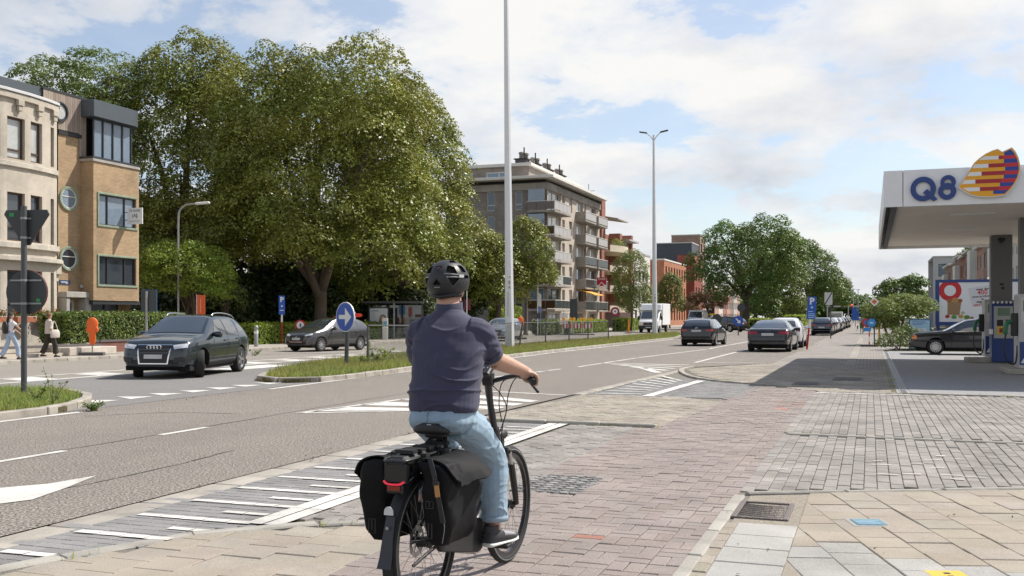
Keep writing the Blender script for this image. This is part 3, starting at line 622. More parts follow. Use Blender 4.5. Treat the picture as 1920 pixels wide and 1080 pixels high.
edge = []
for _ in range(2600):
    i_ = int(RNG.integers(0, len(isl2))); t_r = RNG.random(); q0, q1 = isl2[i_], isl2[(i_ + 1) % len(isl2)]
    if math.hypot(q1[0] - q0[0], q1[1] - q0[1]) < 12 or RNG.random() < .7: edge.append((q0[0] + (q1[0] - q0[0]) * t_r + RNG.normal(0, .06), q0[1] + (q1[1] - q0[1]) * t_r))
edge = np.array([q for q in edge if mn0(Vector((q[0] * .8, q[1] * .5, 0))) > .05]); blades('kerb_weeds', edge, 0.0, .09, .016, M_dry, i2, .6)
M_weed = leafmat('weed_leaf', (0.085, 0.135, 0.03), .55, .35, .03, .4); M_stem = mat('weed_stem', (0.12, 0.13, 0.05), .8)
def leafcloud(name, C, S, nrm, tint, m, parent=None, kind=None, aspect=1.0):
    """one quad (two triangles, folded) per leaf: centres C, half sizes S, normals nrm"""
    n = len(C); nrm = nrm / (np.linalg.norm(nrm, axis=1, keepdims=True) + 1e-9); r = RNG.normal(size=(n, 3)); a = np.cross(nrm, r); a /= (np.linalg.norm(a, axis=1, keepdims=True) + 1e-9); b = np.cross(nrm, a)
    s = S[:, None]; V = np.stack([C - a * s, C + b * s * .55 * aspect - nrm * s * .18, C + a * s, C - b * s * .55 * aspect - nrm * s * .18], 1)
    return tris_obj(name, V.reshape(-1, 3), np.arange(n * 4).reshape(-1, 4), np.repeat(tint, 4, 0), m, parent, kind)
def weed(X, Y, z, h, n, label, m=M_weed, stems=5, ls=.05, spread=.12, group=None):
    t_ = thing('weed_plant', label, 'plant', (X, Y, z), 0, group); b = MB(); C = []
    for k in range(stems):
        an = random.uniform(0, 6.28); tip = Vector((math.cos(an) * spread * random.uniform(.3, 1.4), math.sin(an) * spread * random.uniform(.3, 1.4), h * random.uniform(.55, 1)))
        P = [Vector((0, 0, 0)), tip * .5 + Vector((0, 0, h * .1)), tip]; P = bez(P, 4); b.tube(P, [.008 * (1 - .7 * i / len(P)) for i in range(len(P))], 5)
        for q in range(n // stems):
            s_ = random.uniform(.15, 1); p = P[min(int(s_ * (len(P) - 1)), len(P) - 1)]; C.append(p + Vector((random.gauss(0, ls), random.gauss(0, ls), random.gauss(0, ls * .7))))
    b.build('stem', M_stem, t_); C = np.array([tuple(c) for c in C]); n_ = len(C); nn = RNG.normal(0, .6, (n_, 3)); nn[:, 2] += .8
    leafcloud('leaf_cluster', C, RNG.uniform(.5, 1.2, n_) * ls, nn, RNG.random((n_, 3)), m, t_, 'stuff'); return t_
weed(-12.35, 12.55, 0.09, .62, 60, 'tall thin weed at the tip of the left grass island', ls=.028, spread=.2, stems=4)
weed(-13.0, 12.9, 0.09, .38, 90, 'bushy flowering weed behind the left island kerb', ls=.03, spread=.25, stems=6)
weed(-11.75, 12.75, 0.0, .16, 220, 'low weed clump growing on the asphalt before the kerb', ls=.03, spread=.2, stems=14)
weed(-14.0, 26.9, .09, .75, 70, 'young broad-leaved sapling beside the mesh fence post', leafmat('sapling_leaf', (0.16, 0.20, 0.05), .5, .4, .02, .4), ls=.10, spread=.45, stems=5)
weed(-13.9, 25.9, .09, .35, 70, 'low leafy weed between arrow sign and mesh fence', ls=.05, spread=.25, stems=5)
weed(-22.6, 33.2, 0.0, .3, 60, 'weed tuft at the kerb of the far carriageway', ls=.05, spread=.35, stems=6)
# daisies on the left island
b = MB()
for p in scatter(g1, 160):
    if p[1] > 8.5: b.cyl((p[0], p[1], .13), (p[0], p[1], .138), .012, .012, 5)
b.build('daisies', mat('daisy_white', (.75, .75, .7), .8), i1, kind='stuff')
# ================================================================== BUILDING HELPERS
def wallgrid(b, O, A, Nn, W, H, holes=(), depth=0.15):
    """wall face from O spanning A*W x up*H with rectangular openings (a0,a1,z0,z1) and their reveals"""
    O, A, Nn = Vector(O), Vector(A), Vector(Nn); up = Vector((0, 0, 1))
    xs = sorted({0, W} | {round(h[0], 4) for h in holes} | {round(h[1], 4) for h in holes}); zs = sorted({0, H} | {round(h[2], 4) for h in holes} | {round(h[3], 4) for h in holes})
    P = lambda a, z, dd=0: O + A * a + up * z - Nn * dd
    for i in range(len(xs) - 1):
        for j in range(len(zs) - 1):
            ca_, cz = (xs[i] + xs[i + 1]) / 2, (zs[j] + zs[j + 1]) / 2
            if any(h[0] < ca_ < h[1] and h[2] < cz < h[3] for h in holes): continue
            b.add([P(xs[i], zs[j]), P(xs[i + 1], zs[j]), P(xs[i + 1], zs[j + 1]), P(xs[i], zs[j + 1])], [(0, 1, 2, 3)])
    for a0, a1, z0, z1 in holes:
        b.add([P(a0, z0), P(a1, z0), P(a1, z1), P(a0, z1), P(a0, z0, depth), P(a1, z0, depth), P(a1, z1, depth), P(a0, z1, depth)], [(0, 1, 5, 4), (1, 2, 6, 5), (2, 3, 7, 6), (3, 0, 4, 7)])
    return b
M_glass = glassmat('window_glass', (0.035, 0.045, 0.055)); M_glass2 = mat('curtained_glass', (0.42, 0.43, 0.42), 0.08, spec=.8, coat=.5, vary=.35, vscale=1.4)
M_glassb = mat('sky_glass', (0.16, 0.21, 0.27), 0.04, spec=.9, coat=.6, vary=.3, vscale=.8)
M_wframe = mat('white_frame', (0.62, 0.61, 0.58), .5); M_dframe = mat('dark_frame', (0.035, 0.037, 0.042), .4); M_bframe = mat('brown_frame', (0.075, 0.045, 0.03), .5)
def window(parent, O, A, Nn, a0, a1, z0, z1, fm, gm, depth=.13, fw=.055, mull=(), trans=(), sill=None, name='window'):
    O, A, Nn = Vector(O), Vector(A), Vector(Nn); up = Vector((0, 0, 1)); b = MB(); t = .035
    def bar(x0, x1, y0, y1): b.obox(O + A * ((x0 + x1) / 2) + up * ((y0 + y1) / 2) - Nn * (depth - t), A * ((x1 - x0) / 2), Nn * t, up * ((y1 - y0) / 2))
    bar(a0, a0 + fw, z0, z1); bar(a1 - fw, a1, z0, z1); bar(a0 + fw, a1 - fw, z0, z0 + fw); bar(a0 + fw, a1 - fw, z1 - fw, z1)
    for q in mull: x = a0 + (a1 - a0) * q; bar(x - fw / 2, x + fw / 2, z0 + fw, z1 - fw)
    for q in trans: y = z0 + (z1 - z0) * q; bar(a0 + fw, a1 - fw, y - fw / 2, y + fw / 2)
    wo_ = b.build(name, fm, parent)
    xs = [a0 + fw] + sorted(a0 + (a1 - a0) * q for q in mull) + [a1 - fw]
    for x0, x1 in zip(xs, xs[1:]):
        g = MB(); g.obox(O + A * ((x0 + x1) / 2) + up * ((z0 + z1) / 2) - Nn * (depth - .01), A * ((x1 - x0) / 2 - .004), Nn * .006, up * ((z1 - z0) / 2 - .01)); g.build('pane', gm, wo_)
    if sill:
        s = MB(); s.obox(O + A * ((a0 + a1) / 2) + up * (z0 - .04) + Nn * .03, A * ((a1 - a0) / 2 + .05), Nn * .07, up * .035); s.build('sill', sill, wo_)
    return wo_
def roundwindow(parent, c, Nn, r, fm, gm, dark, mull=True):
    c = Vector(c); n_ = Vector(Nn); k = 28; a_ = Vector((0, 1, 0)); up = Vector((0, 0, 1))
    def ring(r0, r1, d0, d1, b):
        P = []
        for i in range(k):
            t = 2 * math.pi * i / k; e = a_ * math.cos(t) + up * math.sin(t)
            P += [c + e * r0 + n_ * d0, c + e * r1 + n_ * d0, c + e * r1 + n_ * d1, c + e * r0 + n_ * d1]
        F = []
        for i in range(k):
            j = (i + 1) % k; F += [(4 * i + q, 4 * j + q, 4 * j + (q + 1) % 4, 4 * i + (q + 1) % 4) for q in range(4)]
        b.add(P, F)
    b = MB(); ring(r * .84, r, -.02, .07, b); w_ = b.build('round_window', fm, parent, smooth=True, sharp=30)
    b = MB(); ring(r * .74, r * .84, .0, .03, b)
    if mull: b.obox(c + n_ * .015 + up * r * .15, a_ * r * .74, n_ * .015, up * .018)
    b.build('frame', dark, w_)
    b = MB(); b.add([c + n_ * .006 + (a_ * math.cos(2 * math.pi * i / k) + up * math.sin(2 * math.pi * i / k)) * r * .75 for i in range(k)], [tuple(range(k))]); b.build('pane', gm, w_)
# ================================================================== STONE HOUSE
M_stone = mat('weathered_stone', (0.50, 0.445, 0.37), .9, vary=.14, vscale=.9, bump=.3, bscale=18, dirt=.25); M_stone2 = mat('stone_ledge', (0.54, 0.49, 0.42), .9, vary=.18, vscale=1.5, dirt=.4, bump=.2)
M_lead = mat('grey_coping', (0.55, 0.55, 0.55), .6)
sh = thing('stone_house', 'pale weathered stone house with curved bay front at the left edge', 'house', (-33, 30, 0.1))
def arc(y): return -31.55 - 0.055 * (y - 30.0) ** 2 if y <= 32.7 else -32.35
ysn = [20, 27.2, 28.4, 29.6, 30.8, 31.8, 32.6]
P0 = [Vector((arc(y) if y > 27 else -32.3, y, 0)) - Vector((-33, 30, 0)) for y in ysn]; P0[0].x = 0.7
b = MB()
lev = [(0, 3.95), (3.95, 7.35), (7.35, 10.2)]
for i in range(len(P0) - 1):
    A = (P0[i + 1] - P0[i]); Wd = A.length; A.normalize(); Nn = Vector((A.y, -A.x, 0)); last = i == len(P0) - 2
    m0 = .16 if not last else .42
    if i == 0: holes = []
    else: holes = [(m0, Wd - .16, 1.45, 3.25), (m0, Wd - .16, 4.4, 6.3), (m0, Wd - .16, 7.62, 9.25)]
    wallgrid(b, P0[i], A, Nn, Wd, 10.2, holes, .22)
    for h in holes:
        gm = M_glass2 if h[2] > 7 else M_glass
        window(sh, P0[i], A, Nn, *h, M_bframe, gm, .2, .07, trans=(.22,) if h[2] > 7 else (.3,))
b.add([P0[-1], Vector((.55, 3.18, 0)), Vector((.55, 3.18, 10.2)), P0[-1] + Vector((0, 0, 10.2))], [(0, 1, 2, 3)])
b.add([Vector((.55, 3.18, 0)), Vector((-6, 3.18, 0)), Vector((-6, 3.18, 10.2)), Vector((.55, 3.18, 10.2))], [(0, 1, 2, 3)])
b.add([p + Vector((0, 0, 10.15)) for p in P0] + [Vector((-6, 3.18, 10.15)), Vector((-6, -10, 10.15))], [tuple(range(len(P0) + 2))])
b.build('wall', M_stone, sh)
def band(z0, z1, off, m, name, extra=0.0):
    b = MB(); Q = []
    for i, p in enumerate(P0):
        A = (P0[min(i + 1, len(P0) - 1)] - P0[max(i - 1, 0)]).normalized(); Nn = Vector((A.y, -A.x, 0)); Q.append((p, p + Nn * off))
    Q.append((Vector((.5, 3.18 + extra, 0)), Vector((.55 + off, 3.18 + extra, 0))))
    poly = [(q[1].x, q[1].y) for q in Q] + [(q[0].x - .05, q[0].y) for q in reversed(Q)]; b.prism(poly, z0, z1); b.build(name, m, sh, bevel=.015)
band(9.95, 10.18, .12, M_stone, 'cornice'); band(10.2, 10.32, .17, M_lead, 'coping'); band(7.3, 7.5, .10, M_stone2, 'ledge'); band(4.12, 4.34, .16, M_stone2, 'ledge'); band(3.62, 3.80, .26, M_stone2, 'ledge', .1); band(0, .9, .05, M_stone2, 'plinth')
for y in (28.9, 30.3, 31.4, 32.4):
    b = MB(); x = arc(y) + 33
    b.box(x + .0, x + .17, y - 30 - .15, y - 30 + .15, 9.72, 9.95); b.box(x, x + .13, y - 30 - .10, y - 30 + .10, 9.52, 9.72); b.build('bracket', M_stone, sh, bevel=.01)
b = MB(); b.box(.55, .95, 2.75, 3.05, 3.2, 3.62); b.box(.55, .85, 2.8, 3.0, 2.9, 3.2); b.build('corbel', M_stone2, sh, bevel=.02)
# ================================================================== BRICK HOUSE
M_ybrick = brickmat('yellow_brick', (0.42, 0.285, 0.16), (0.34, 0.22, 0.115), (0.34, 0.27, 0.19), 1.0, .21, .062, .009, 'H')
M_wood = mat('grey_cladding', (0.30, 0.245, 0.20), .85, vary=.2, vscale=2, rnd=.22); M_blue = mat('slate_blue_metal', (0.085, 0.10, 0.115), .45, .2, vary=.1); M_black = mat('black_trim', (0.018, 0.018, 0.02), .5)
M_tile = mat('green_glazed_tile', (0.23, 0.29, 0.21), .4, vary=.4, vscale=6); M_conc = mat('grey_concrete', (0.40, 0.38, 0.345), .9, vary=.2, vscale=1.5, dirt=.3)
bh = thing('brick_house', 'yellow brick house with round windows and curved corner bay', 'house', (-32.7, 35, 0.1))
def bhz(v): return v - .1
b = MB(); wallgrid(b, (0, -1.5, 0), (0, 1, 0), (1, 0, 0), 1.3, 9.4, [(.25, 1.15, 0, 2.15)], .3)
bay = [(0, -.2), (.7, -.2)] + [(.7 - .35 * (1 - math.cos(t)), 2.55 + .35 * math.sin(t)) for t in np.linspace(0, math.pi / 2, 6)] + [(.0, 2.9)]
holesb = [(.32, 2.74, 2.85, 4.1), (.32, 2.74, 5.5, 6.85)]
wallgrid(b, (.7, -.2, 2.15), (0, 1, 0), (1, 0, 0), 2.75, 6.1, [(h[0], 2.70, h[2] - 2.15, h[3] - 2.15) for h in holesb], .16)
for (x0, y0), (x1, y1) in list(zip(bay, bay[1:]))[:1] + list(zip(bay, bay[1:]))[2:]: b.add([(x0, y0, 2.15), (x1, y1, 2.15), (x1, y1, 8.25), (x0, y0, 8.25)], [(0, 1, 2, 3)])
b.add([(x, y, 2.15) for x, y in bay], [tuple(range(len(bay)))]); b.add([(x, y, 8.24) for x, y in bay], [tuple(range(len(bay)))])
b.add([(0, 2.9, 0), (-9, 2.9, 0), (-9, 2.9, 9.4), (0, 2.9, 9.4)], [(0, 1, 2, 3)]); b.add([(-.5, -.2, 0), (-.5, 2.9, 0), (-.5, 2.9, 8.2), (-.5, -.2, 8.2)], [(0, 1, 2, 3)])
b.build('wall', M_ybrick, bh, fix=False)
for q, h in enumerate(holesb):
    window(bh, (.7, -.2, 0), (0, 1, 0), (1, 0, 0), h[0], 2.70, h[2], h[3], M_dframe, M_glassb if q else M_glass, .15, .05, mull=(.26, .72))
    b = MB()
    for a0, a1, z0, z1 in ((h[0] - .10, 2.72, h[3], h[3] + .09), (h[0] - .10, 2.80, h[2] - .09, h[2]), (h[0] - .10, h[0], h[2], h[3])): b.box(.70, .745, -.2 + a0, -.2 + a1, z0, z1)
    b.build('tile_surround', M_tile, bh, bevel=.012)
for z in (6.55, 3.95): roundwindow(bh, (0.0, -.92, z), (1, 0, 0), .53, M_tile, M_glassb if z > 5 else M_glass, M_wframe)
b = MB(); b.box(-.02, .06, -1.52, -.2, 9.25, 9.42); b.build('trim', M_black, bh)
for i in range(18):
    y0 = -2.35 + i * .135
    if y0 < -.45: z0 = 9.45 if y0 > -1.6 else 10.1
    else: z0 = 8.45
    b = MB(); b.box(.02, .055, y0, y0 + .125, z0 if y0 < -.3 else 8.45, 11.0); b.build('plank', M_wood, bh)
b = MB(); b.box(-8, .02, -2.35, -.1, 9.45, 11.0); b.box(-8, .015, -.1, 2.6, 8.3, 10.5); b.build('attic_core', M_black, bh)
b = MB(); b.box(-8, .08, -2.4, .1, 11.0, 11.09); b.build('roof_edge', M_dframe, bh)
b = MB(); b.box(-8, -.02, -7.5, -2.36, 9.4, 11.05); b.build('attic_side', M_blue, bh)
roundwindow(bh, (.06, -1.45, 10.2), (1, 0, 0), .42, M_dframe, M_glass2, M_dframe, False)
window(bh, (.40, .05, 0), (0, 1, 0), (1, 0, 0), 0, 2.45, 8.45, 10.22, M_dframe, M_glassb, .0, .06, mull=(.25, .5, .75))
b = MB(); b.box(-.4, .36, 2.44, 2.5, 8.45, 10.2); b.build('corner_post', M_dframe, bh)
slabp = [(-6, -.25), (.78, -.25)] + [(.78 - .75 * (1 - math.cos(t)), 2.25 + .75 * math.sin(t)) for t in np.linspace(0, math.pi / 2, 9)] + [(-6, 3.0)]
b = MB(); b.prism(slabp, 10.22, 10.95); b.build('roof_slab', M_blue, bh, smooth=True, sharp=30)
capp = [(-.2, -.28), (.76, -.28)] + [(.76 - .4 * (1 - math.cos(t)), 2.55 + .4 * math.sin(t)) for t in np.linspace(0, math.pi / 2, 6)] + [(-.2, 2.95)]
b = MB(); b.prism(capp, 8.25, 8.36); b.build('bay_coping', M_conc, bh); b = MB(); b.prism(capp, 8.36, 8.46); b.build('bay_roof_edge', M_dframe, bh)
# entrance and ground floor
b = MB(); b.box(.0, .45, -1.5, -1.28, 0, 2.25); b.box(.0, .45, -.36, -.05, 0, 2.25); b.box(-.02, .5, -1.55, 0.0, 2.25, 2.5); b.build('porch', M_conc, bh, bevel=.02)
dr = window(bh, (0, -1.5, 0), (0, 1, 0), (1, 0, 0), .3, 1.1, 0, 2.15, M_wframe, M_glass, .25, .10, mull=(.5,), name='door')
b = MB()
for k, (yy, zz) in enumerate(((-1.0, 1.5), (-.85, 1.2), (-1.0, 1.0), (-.6, 1.5), (-.6, 1.15))):
    b.tube([(-.20, yy + .1 * math.cos(t), zz + .14 * math.sin(t)) for t in np.linspace(0, 6.283, 13)[:-1]], .014, 5, closed=True)
b.build('grille', M_wframe, dr)
window(bh, (-.5, -.1, 0), (0, 1, 0), (1, 0, 0), .1, 2.7, .5, 2.1, M_dframe, M_glass, -.02, .05, mull=(.33, .66))
b = MB(); b.box(-.45, .66, -.18, 2.8, 1.98, 2.149); b.build('lintel', M_dframe, bh)
b = MB(); b.box(.0, .03, -1.45, -.85, 2.82, 3.0); pl = b.build('street_plate', mat('enamel_blue', (0.03, 0.06, 0.14), .4), bh)
b = MB(); b.box(.031, .034, -1.36, -1.0, 2.90, 2.94); b.box(.031, .034, -1.1, -.98, 2.85, 2.875); b.build('plate_print', M_wframe, pl)
b = MB(); b.sph((.12, -.28, 2.75), .09); b.build('lamp', M_conc, bh)
sg = thing('letting_sign', 'white TE HUUR letting board projecting from the brick bay', 'sign', (-31.55, 36.9, 5.75))
b = MB(); b.box(-.42, .42, -.02, .02, 0, .74); b.build('board', mat('sign_white', (.78, .78, .78), .5), sg); b = MB(); b.cyl((-.42, 0, .2), (-.7, 0, .2), .02); b.cyl((-.42, 0, .55), (-.7, 0, .55), .02); b.build('arm', M_dframe, sg)
text('TE HUUR', .13, mat('sign_navy', (.03, .04, .10), .6), sg, (0, -.026, .61), (R(90), 0, 0), space=1.15); text('(A§', .22, MATS['sign_navy'], sg, (0, -.026, .38), (R(90), 0, 0), name='emblem'); b = MB()
for k in range(9): b.box(-.30 + k * .068, -.26 + k * .068, -.024, -.021, .12, .15)
b.build('print', MATS['sign_navy'], sg)

# seams, joint weeds and fallen leaves
M_tar = mat('tar_seam', (.035, .033, .031), .6, vary=.3, vscale=5)
for P_ in ([(-8.62, -4), (-8.60, 6), (-8.57, 11), (-8.63, 16), (-8.55, 21)], [(-11.2, 12), (-10.4, 12.9), (-9.2, 13.1)], [(-6.9, 5), (-6.6, 7.4), (-6.75, 9.5)]):
    Q_ = [(p.x + random.uniform(-.02, .02), p.y) for p in bez([(x, y, 0) for x, y in P_], 12)]
    for a_, b_ in zip(Q_, Q_[1:]): stripe(a_, b_, random.uniform(.012, .03), name='tar_seam', z=0.003, m=M_tar)
def along(P_, n, sd):
    out_ = []
    for _ in range(n):
        i_ = random.randrange(len(P_) - 1); t_r = random.random(); out_.append((P_[i_][0] + (P_[i_ + 1][0] - P_[i_][0]) * t_r + random.gauss(0, sd), P_[i_][1] + (P_[i_ + 1][1] - P_[i_][1]) * t_r + random.gauss(0, sd)))
    return [q for q in out_ if mn0(Vector((q[0] * 2.3, q[1] * 1.1, 3))) > .12]
jp = along([(-5.9, 13.4), (-2.7, 13.4)], 260, .03) + along([(.45, 21.2), (.45, 40)], 900, .05) + along([(-1.0, 20.95), (4, 20.8)], 300, .03) + along([(-1.02, 13.3), (4.5, 13.15)], 160, .02) + along([(-4.9, 4.4), (-4.18, 6.0), (-3.0, 6.8)], 90, .02) + along([(-5.1, 28.3), (-4.4, 25.6), (-2.5, 22.7)], 260, .04) + along([(-2.9, 40), (-2.9, 60)], 700, .10)
blades('joint_weeds', np.array(jp), 0.0, .045, .010, M_grass, cycle_path, .6)
fl_ = np.array(along([(-5.6, 4), (-5.6, 14)], 160, .10) + along([(-4.2, 5), (-2, 14)], 60, .6) + along([(-1, 5.5), (1.5, 9.5)], 60, .8) + along([(-11.8, 8), (-12.4, 40)], 300, .12)); fz = np.column_stack([fl_, np.full(len(fl_), .012)])
leafcloud('fallen_leaves', fz, RNG.uniform(.008, .022, len(fz)), RNG.normal(0, .35, (len(fz), 3)) + [0, 0, 1], RNG.random((len(fz), 3)), leafmat('fallen_leaf', (.16, .11, .05), .8, .1, .05, .4), cycle_path, 'stuff')
# ================================================================== APARTMENT BLOCK
M_apst = mat('apartment_stone', (0.50, 0.43, 0.36), .9, vary=.12, vscale=.7, dirt=.2); M_apbr = brickmat('grey_brick_wall', (0.235, 0.205, 0.185), (0.185, 0.162, 0.148), (0.27, 0.25, 0.23), 1, .42, .13, .016, 'H')
M_apco = mat('aged_concrete', (0.33, 0.30, 0.265), .9, vary=.2, vscale=.8, dirt=.35); M_panel = mat('grey_panel', (0.40, 0.39, 0.385), .6, vary=.12, vscale=2); M_apw = mat('white_cornice', (0.68, 0.66, 0.62), .7, vary=.08, dirt=.15)
M_amber = mat('amber_glass', (0.06, 0.03, 0.015), .1, spec=.8, vary=.4, vscale=.6); M_dpan = mat('dark_panel', (0.035, 0.045, 0.045), .25, vary=.2); M_curt = mat('curtained_pane', (0.62, 0.62, 0.60), .15, spec=.7, coat=.4, vary=.15, vscale=1.2)
ap = thing('apartment_block', 'tall grey and beige apartment block with stacked balconies and white roof edge', 'apartment block', (-33, 103, 0))
FL = [2.4, 5.06, 7.72, 10.4, 13.08]
holes = []; spec_ = []
for k, z in enumerate(FL):
    for a0, a1, z0, z1, mu in ((.35, 5.0, .12, 2.3, (.45, .8)), (5.55, 6.6, .75, 2.25, ()), (8.3, 9.6, .65, 2.3, (.5,)), (11.4, 14.3, .12, 2.3, (.62,)), (14.7, 15.8, .6, 2.25, ()), (17.4, 20.4, .12, 2.3, (.6,))):
        holes.append((a0, a1, z + z0, z + z1)); spec_.append((mu, k))
for a0, a1 in ((.6, 4.6), (5.6, 6.8), (8.3, 9.6), (11.6, 14.4), (17.6, 20.2)): holes.append((a0, a1, .35, 2.0)); spec_.append(((.5,), -1))
b = MB(); wallgrid(b, (0, 0, 0), (0, 1, 0), (1, 0, 0), 22.3, 15.4, holes, .3); b.build('front_wall', M_apst, ap, fix=False)
for h, (mu, k) in zip(holes, spec_):
    gm = M_curt if (k >= 2 and random.random() < .75) or random.random() < .25 else (M_glassb if random.random() < .5 else M_glass)
    window(ap, (0, 0, 0), (0, 1, 0), (1, 0, 0), *h, M_wframe if random.random() < .6 else M_conc, gm, .28, .08, mull=mu)
sh_ = [(5.0, 5.9, z + .2, z + 2.3) for z in FL] + [(8.3, 9.1, z + .2, z + 2.3) for z in FL] + [(9.93, 11.6, z + .12, z + 2.3) for z in FL]
b = MB(); wallgrid(b, (-12, 0, 0), (1, 0, 0), (0, -1, 0), 12, 15.4, sh_, .2); b.build('side_wall', M_apbr, ap, fix=False)
for h in sh_: window(ap, (-12, 0, 0), (1, 0, 0), (0, -1, 0), *h, M_wframe, M_glass if h[0] < 9.5 else M_glassb, .18, .07, trans=(.3,) if h[0] < 9.5 else ())
b = MB(); b.box(-12, .14, -.14, 22.3, 15.4, 16.15); b.build('concrete_beam', M_apco, ap); b = MB(); b.box(-11.7, -.4, .4, 22.2, 16.15, 16.55); b.build('clerestory', M_black, ap)
for i in range(9): b = MB(); b.box(-.42, -.36, .6 + i * 2.4, 1.6 + i * 2.4, 16.16, 16.54); b.build('clerestory_panel', M_bframe, ap)
b = MB(); b.box(-13, 1.0, -1.1, 22.35, 16.55, 16.85); b.build('cornice', M_apw, ap, bevel=.02)
b = MB(); b.box(-11.5, -2.6, 1.4, 22.2, 16.85, 18.3); b.build('penthouse_wall', brickmat('penthouse_brick', (0.30, 0.25, 0.215), (0.24, 0.205, 0.18), (0.3, .27, .24), 1, .42, .13, .014, 'H'), ap, fix=False)
b = MB(); b.box(-12, -2.2, 1.0, 22.3, 18.3, 18.62); b.build('penthouse_roof', M_apw, ap)
for a0, a1 in ((-11.3, -9.3), (-7.6, -4.6)): window(ap, (0, 1.4, 0), (1, 0, 0), (0, -1, 0), a0, a1, 16.95, 17.75, M_wframe, M_glassb, 0, .1, mull=(.5,))
for cy, w_ in ((2.5, .7), (6.5, .8), (11, 1.0), (16, 1.0)):
    b = MB(); b.box(-4.6, -3.3, cy, cy + w_ * 1.8, 18.62, 19.25); ch = b.build('chimney', mat('chimney_slate', (.07, .07, .075), .8, vary=.2), ap)
    b = MB(); b.box(-4.75, -3.15, cy - .15, cy + w_ * 1.8 + .15, 19.25, 19.36); b.build('cap', M_black, ch)
    for q in range(2):
        b = MB(); b.cyl((-4.0 + q * .3, cy + .4 + q * .8, 19.36), (-4.0 + q * .3, cy + .4 + q * .8, 19.85), .26, .24, 10); b.lathe([(.24, 0), (.34, .06), (.27, .25), (.02, .3)], (-4.0 + q * .3, cy + .4 + q * .8, 19.85), n=10); b.build('chimney_pot', M_apco, ch)
    b = MB(); b.cyl((-3.6, cy + .2, 19.3), (-3.6, cy + .2, 20.6), .08, .08, 8); b.build('flue', M_black, ch)
b = MB(); b.tube([(-1, 20.5, 16.8), (-1, 20.5, 18.6)], .04, 5); b.tube([(-1.9, 20.5, 17.7), (-.2, 20.5, 17.7)], .03, 5); b.build('aerial', M_dframe, ap)
for k, z in enumerate(FL):
    b = MB(); b.box(.0, 1.15, -.95, 5.3, z - .24, z); b.box(-2.0, .0, -.95, -.01, z - .24, z); bal = b.build('balcony', M_apco, ap, bevel=.02)
    pm = M_panel if k != 0 else M_dpan
    for j in range(4):
        b = MB(); b.box(1.10, 1.14, -.85 + j * 1.53, .62 + j * 1.53, z + .08, z + .92); b.build('front_panel', pm if not (k == 1 and j > 1) else M_dpan, bal)
    for j in range(3):
        b = MB(); b.box(-1.95 + j * 1.02, -.98 + j * 1.02, -.93, -.90, z + .08, z + .92); b.build('side_panel', M_amber, bal)
    b = MB(); b.box(1.08, 1.17, -.96, 5.3, z + .94, z + 1.0); b.box(-2.0, 1.08, -.96, -.88, z + .94, z + 1.0); b.build('rail', M_wframe, bal)
    if k >= 1: b = MB(); b.box(-1.9, -.06, -.88, -.84, z + 1.0, z + 2.3); b.build('wind_screen', M_glassb, bal)
    for y0, y1 in ((11.0, 16.0), (17.0, 21.6)):
        b = MB(); b.box(0, 1.25, y0, y1, z - .2, z); b.box(0, 1.25, y0, y0 + .1, z, z + .98); b.box(0, 1.25, y1 - .1, y1, z, z + .98); bal = b.build('balcony', M_apco, ap, bevel=.02)
        b = MB(); b.box(1.2, 1.24, y0 + .12, y1 - .12, z + .1, z + .92); b.build('front_panel', M_panel if k >= 3 else M_dpan, bal)
        b = MB(); b.box(1.16, 1.28, y0, y1, z + .99, z + 1.05); b.build('rail', M_wframe, bal)
aw = MB(); aw.add([(.05, 11.3, 4.95), (.05, 15.6, 4.95), (2.2, 15.6, 4.25), (2.2, 11.3, 4.25), (.05, 11.3, 4.9), (.05, 15.6, 4.9), (2.2, 15.6, 4.12), (2.2, 11.3, 4.12)], [(0, 1, 2, 3), (4, 7, 6, 5), (0, 3, 7, 4), (1, 5, 6, 2), (2, 6, 7, 3), (0, 4, 5, 1)]); aw.build('awning', mat('orange_awning', (0.72, 0.38, 0.08), .8), ap)
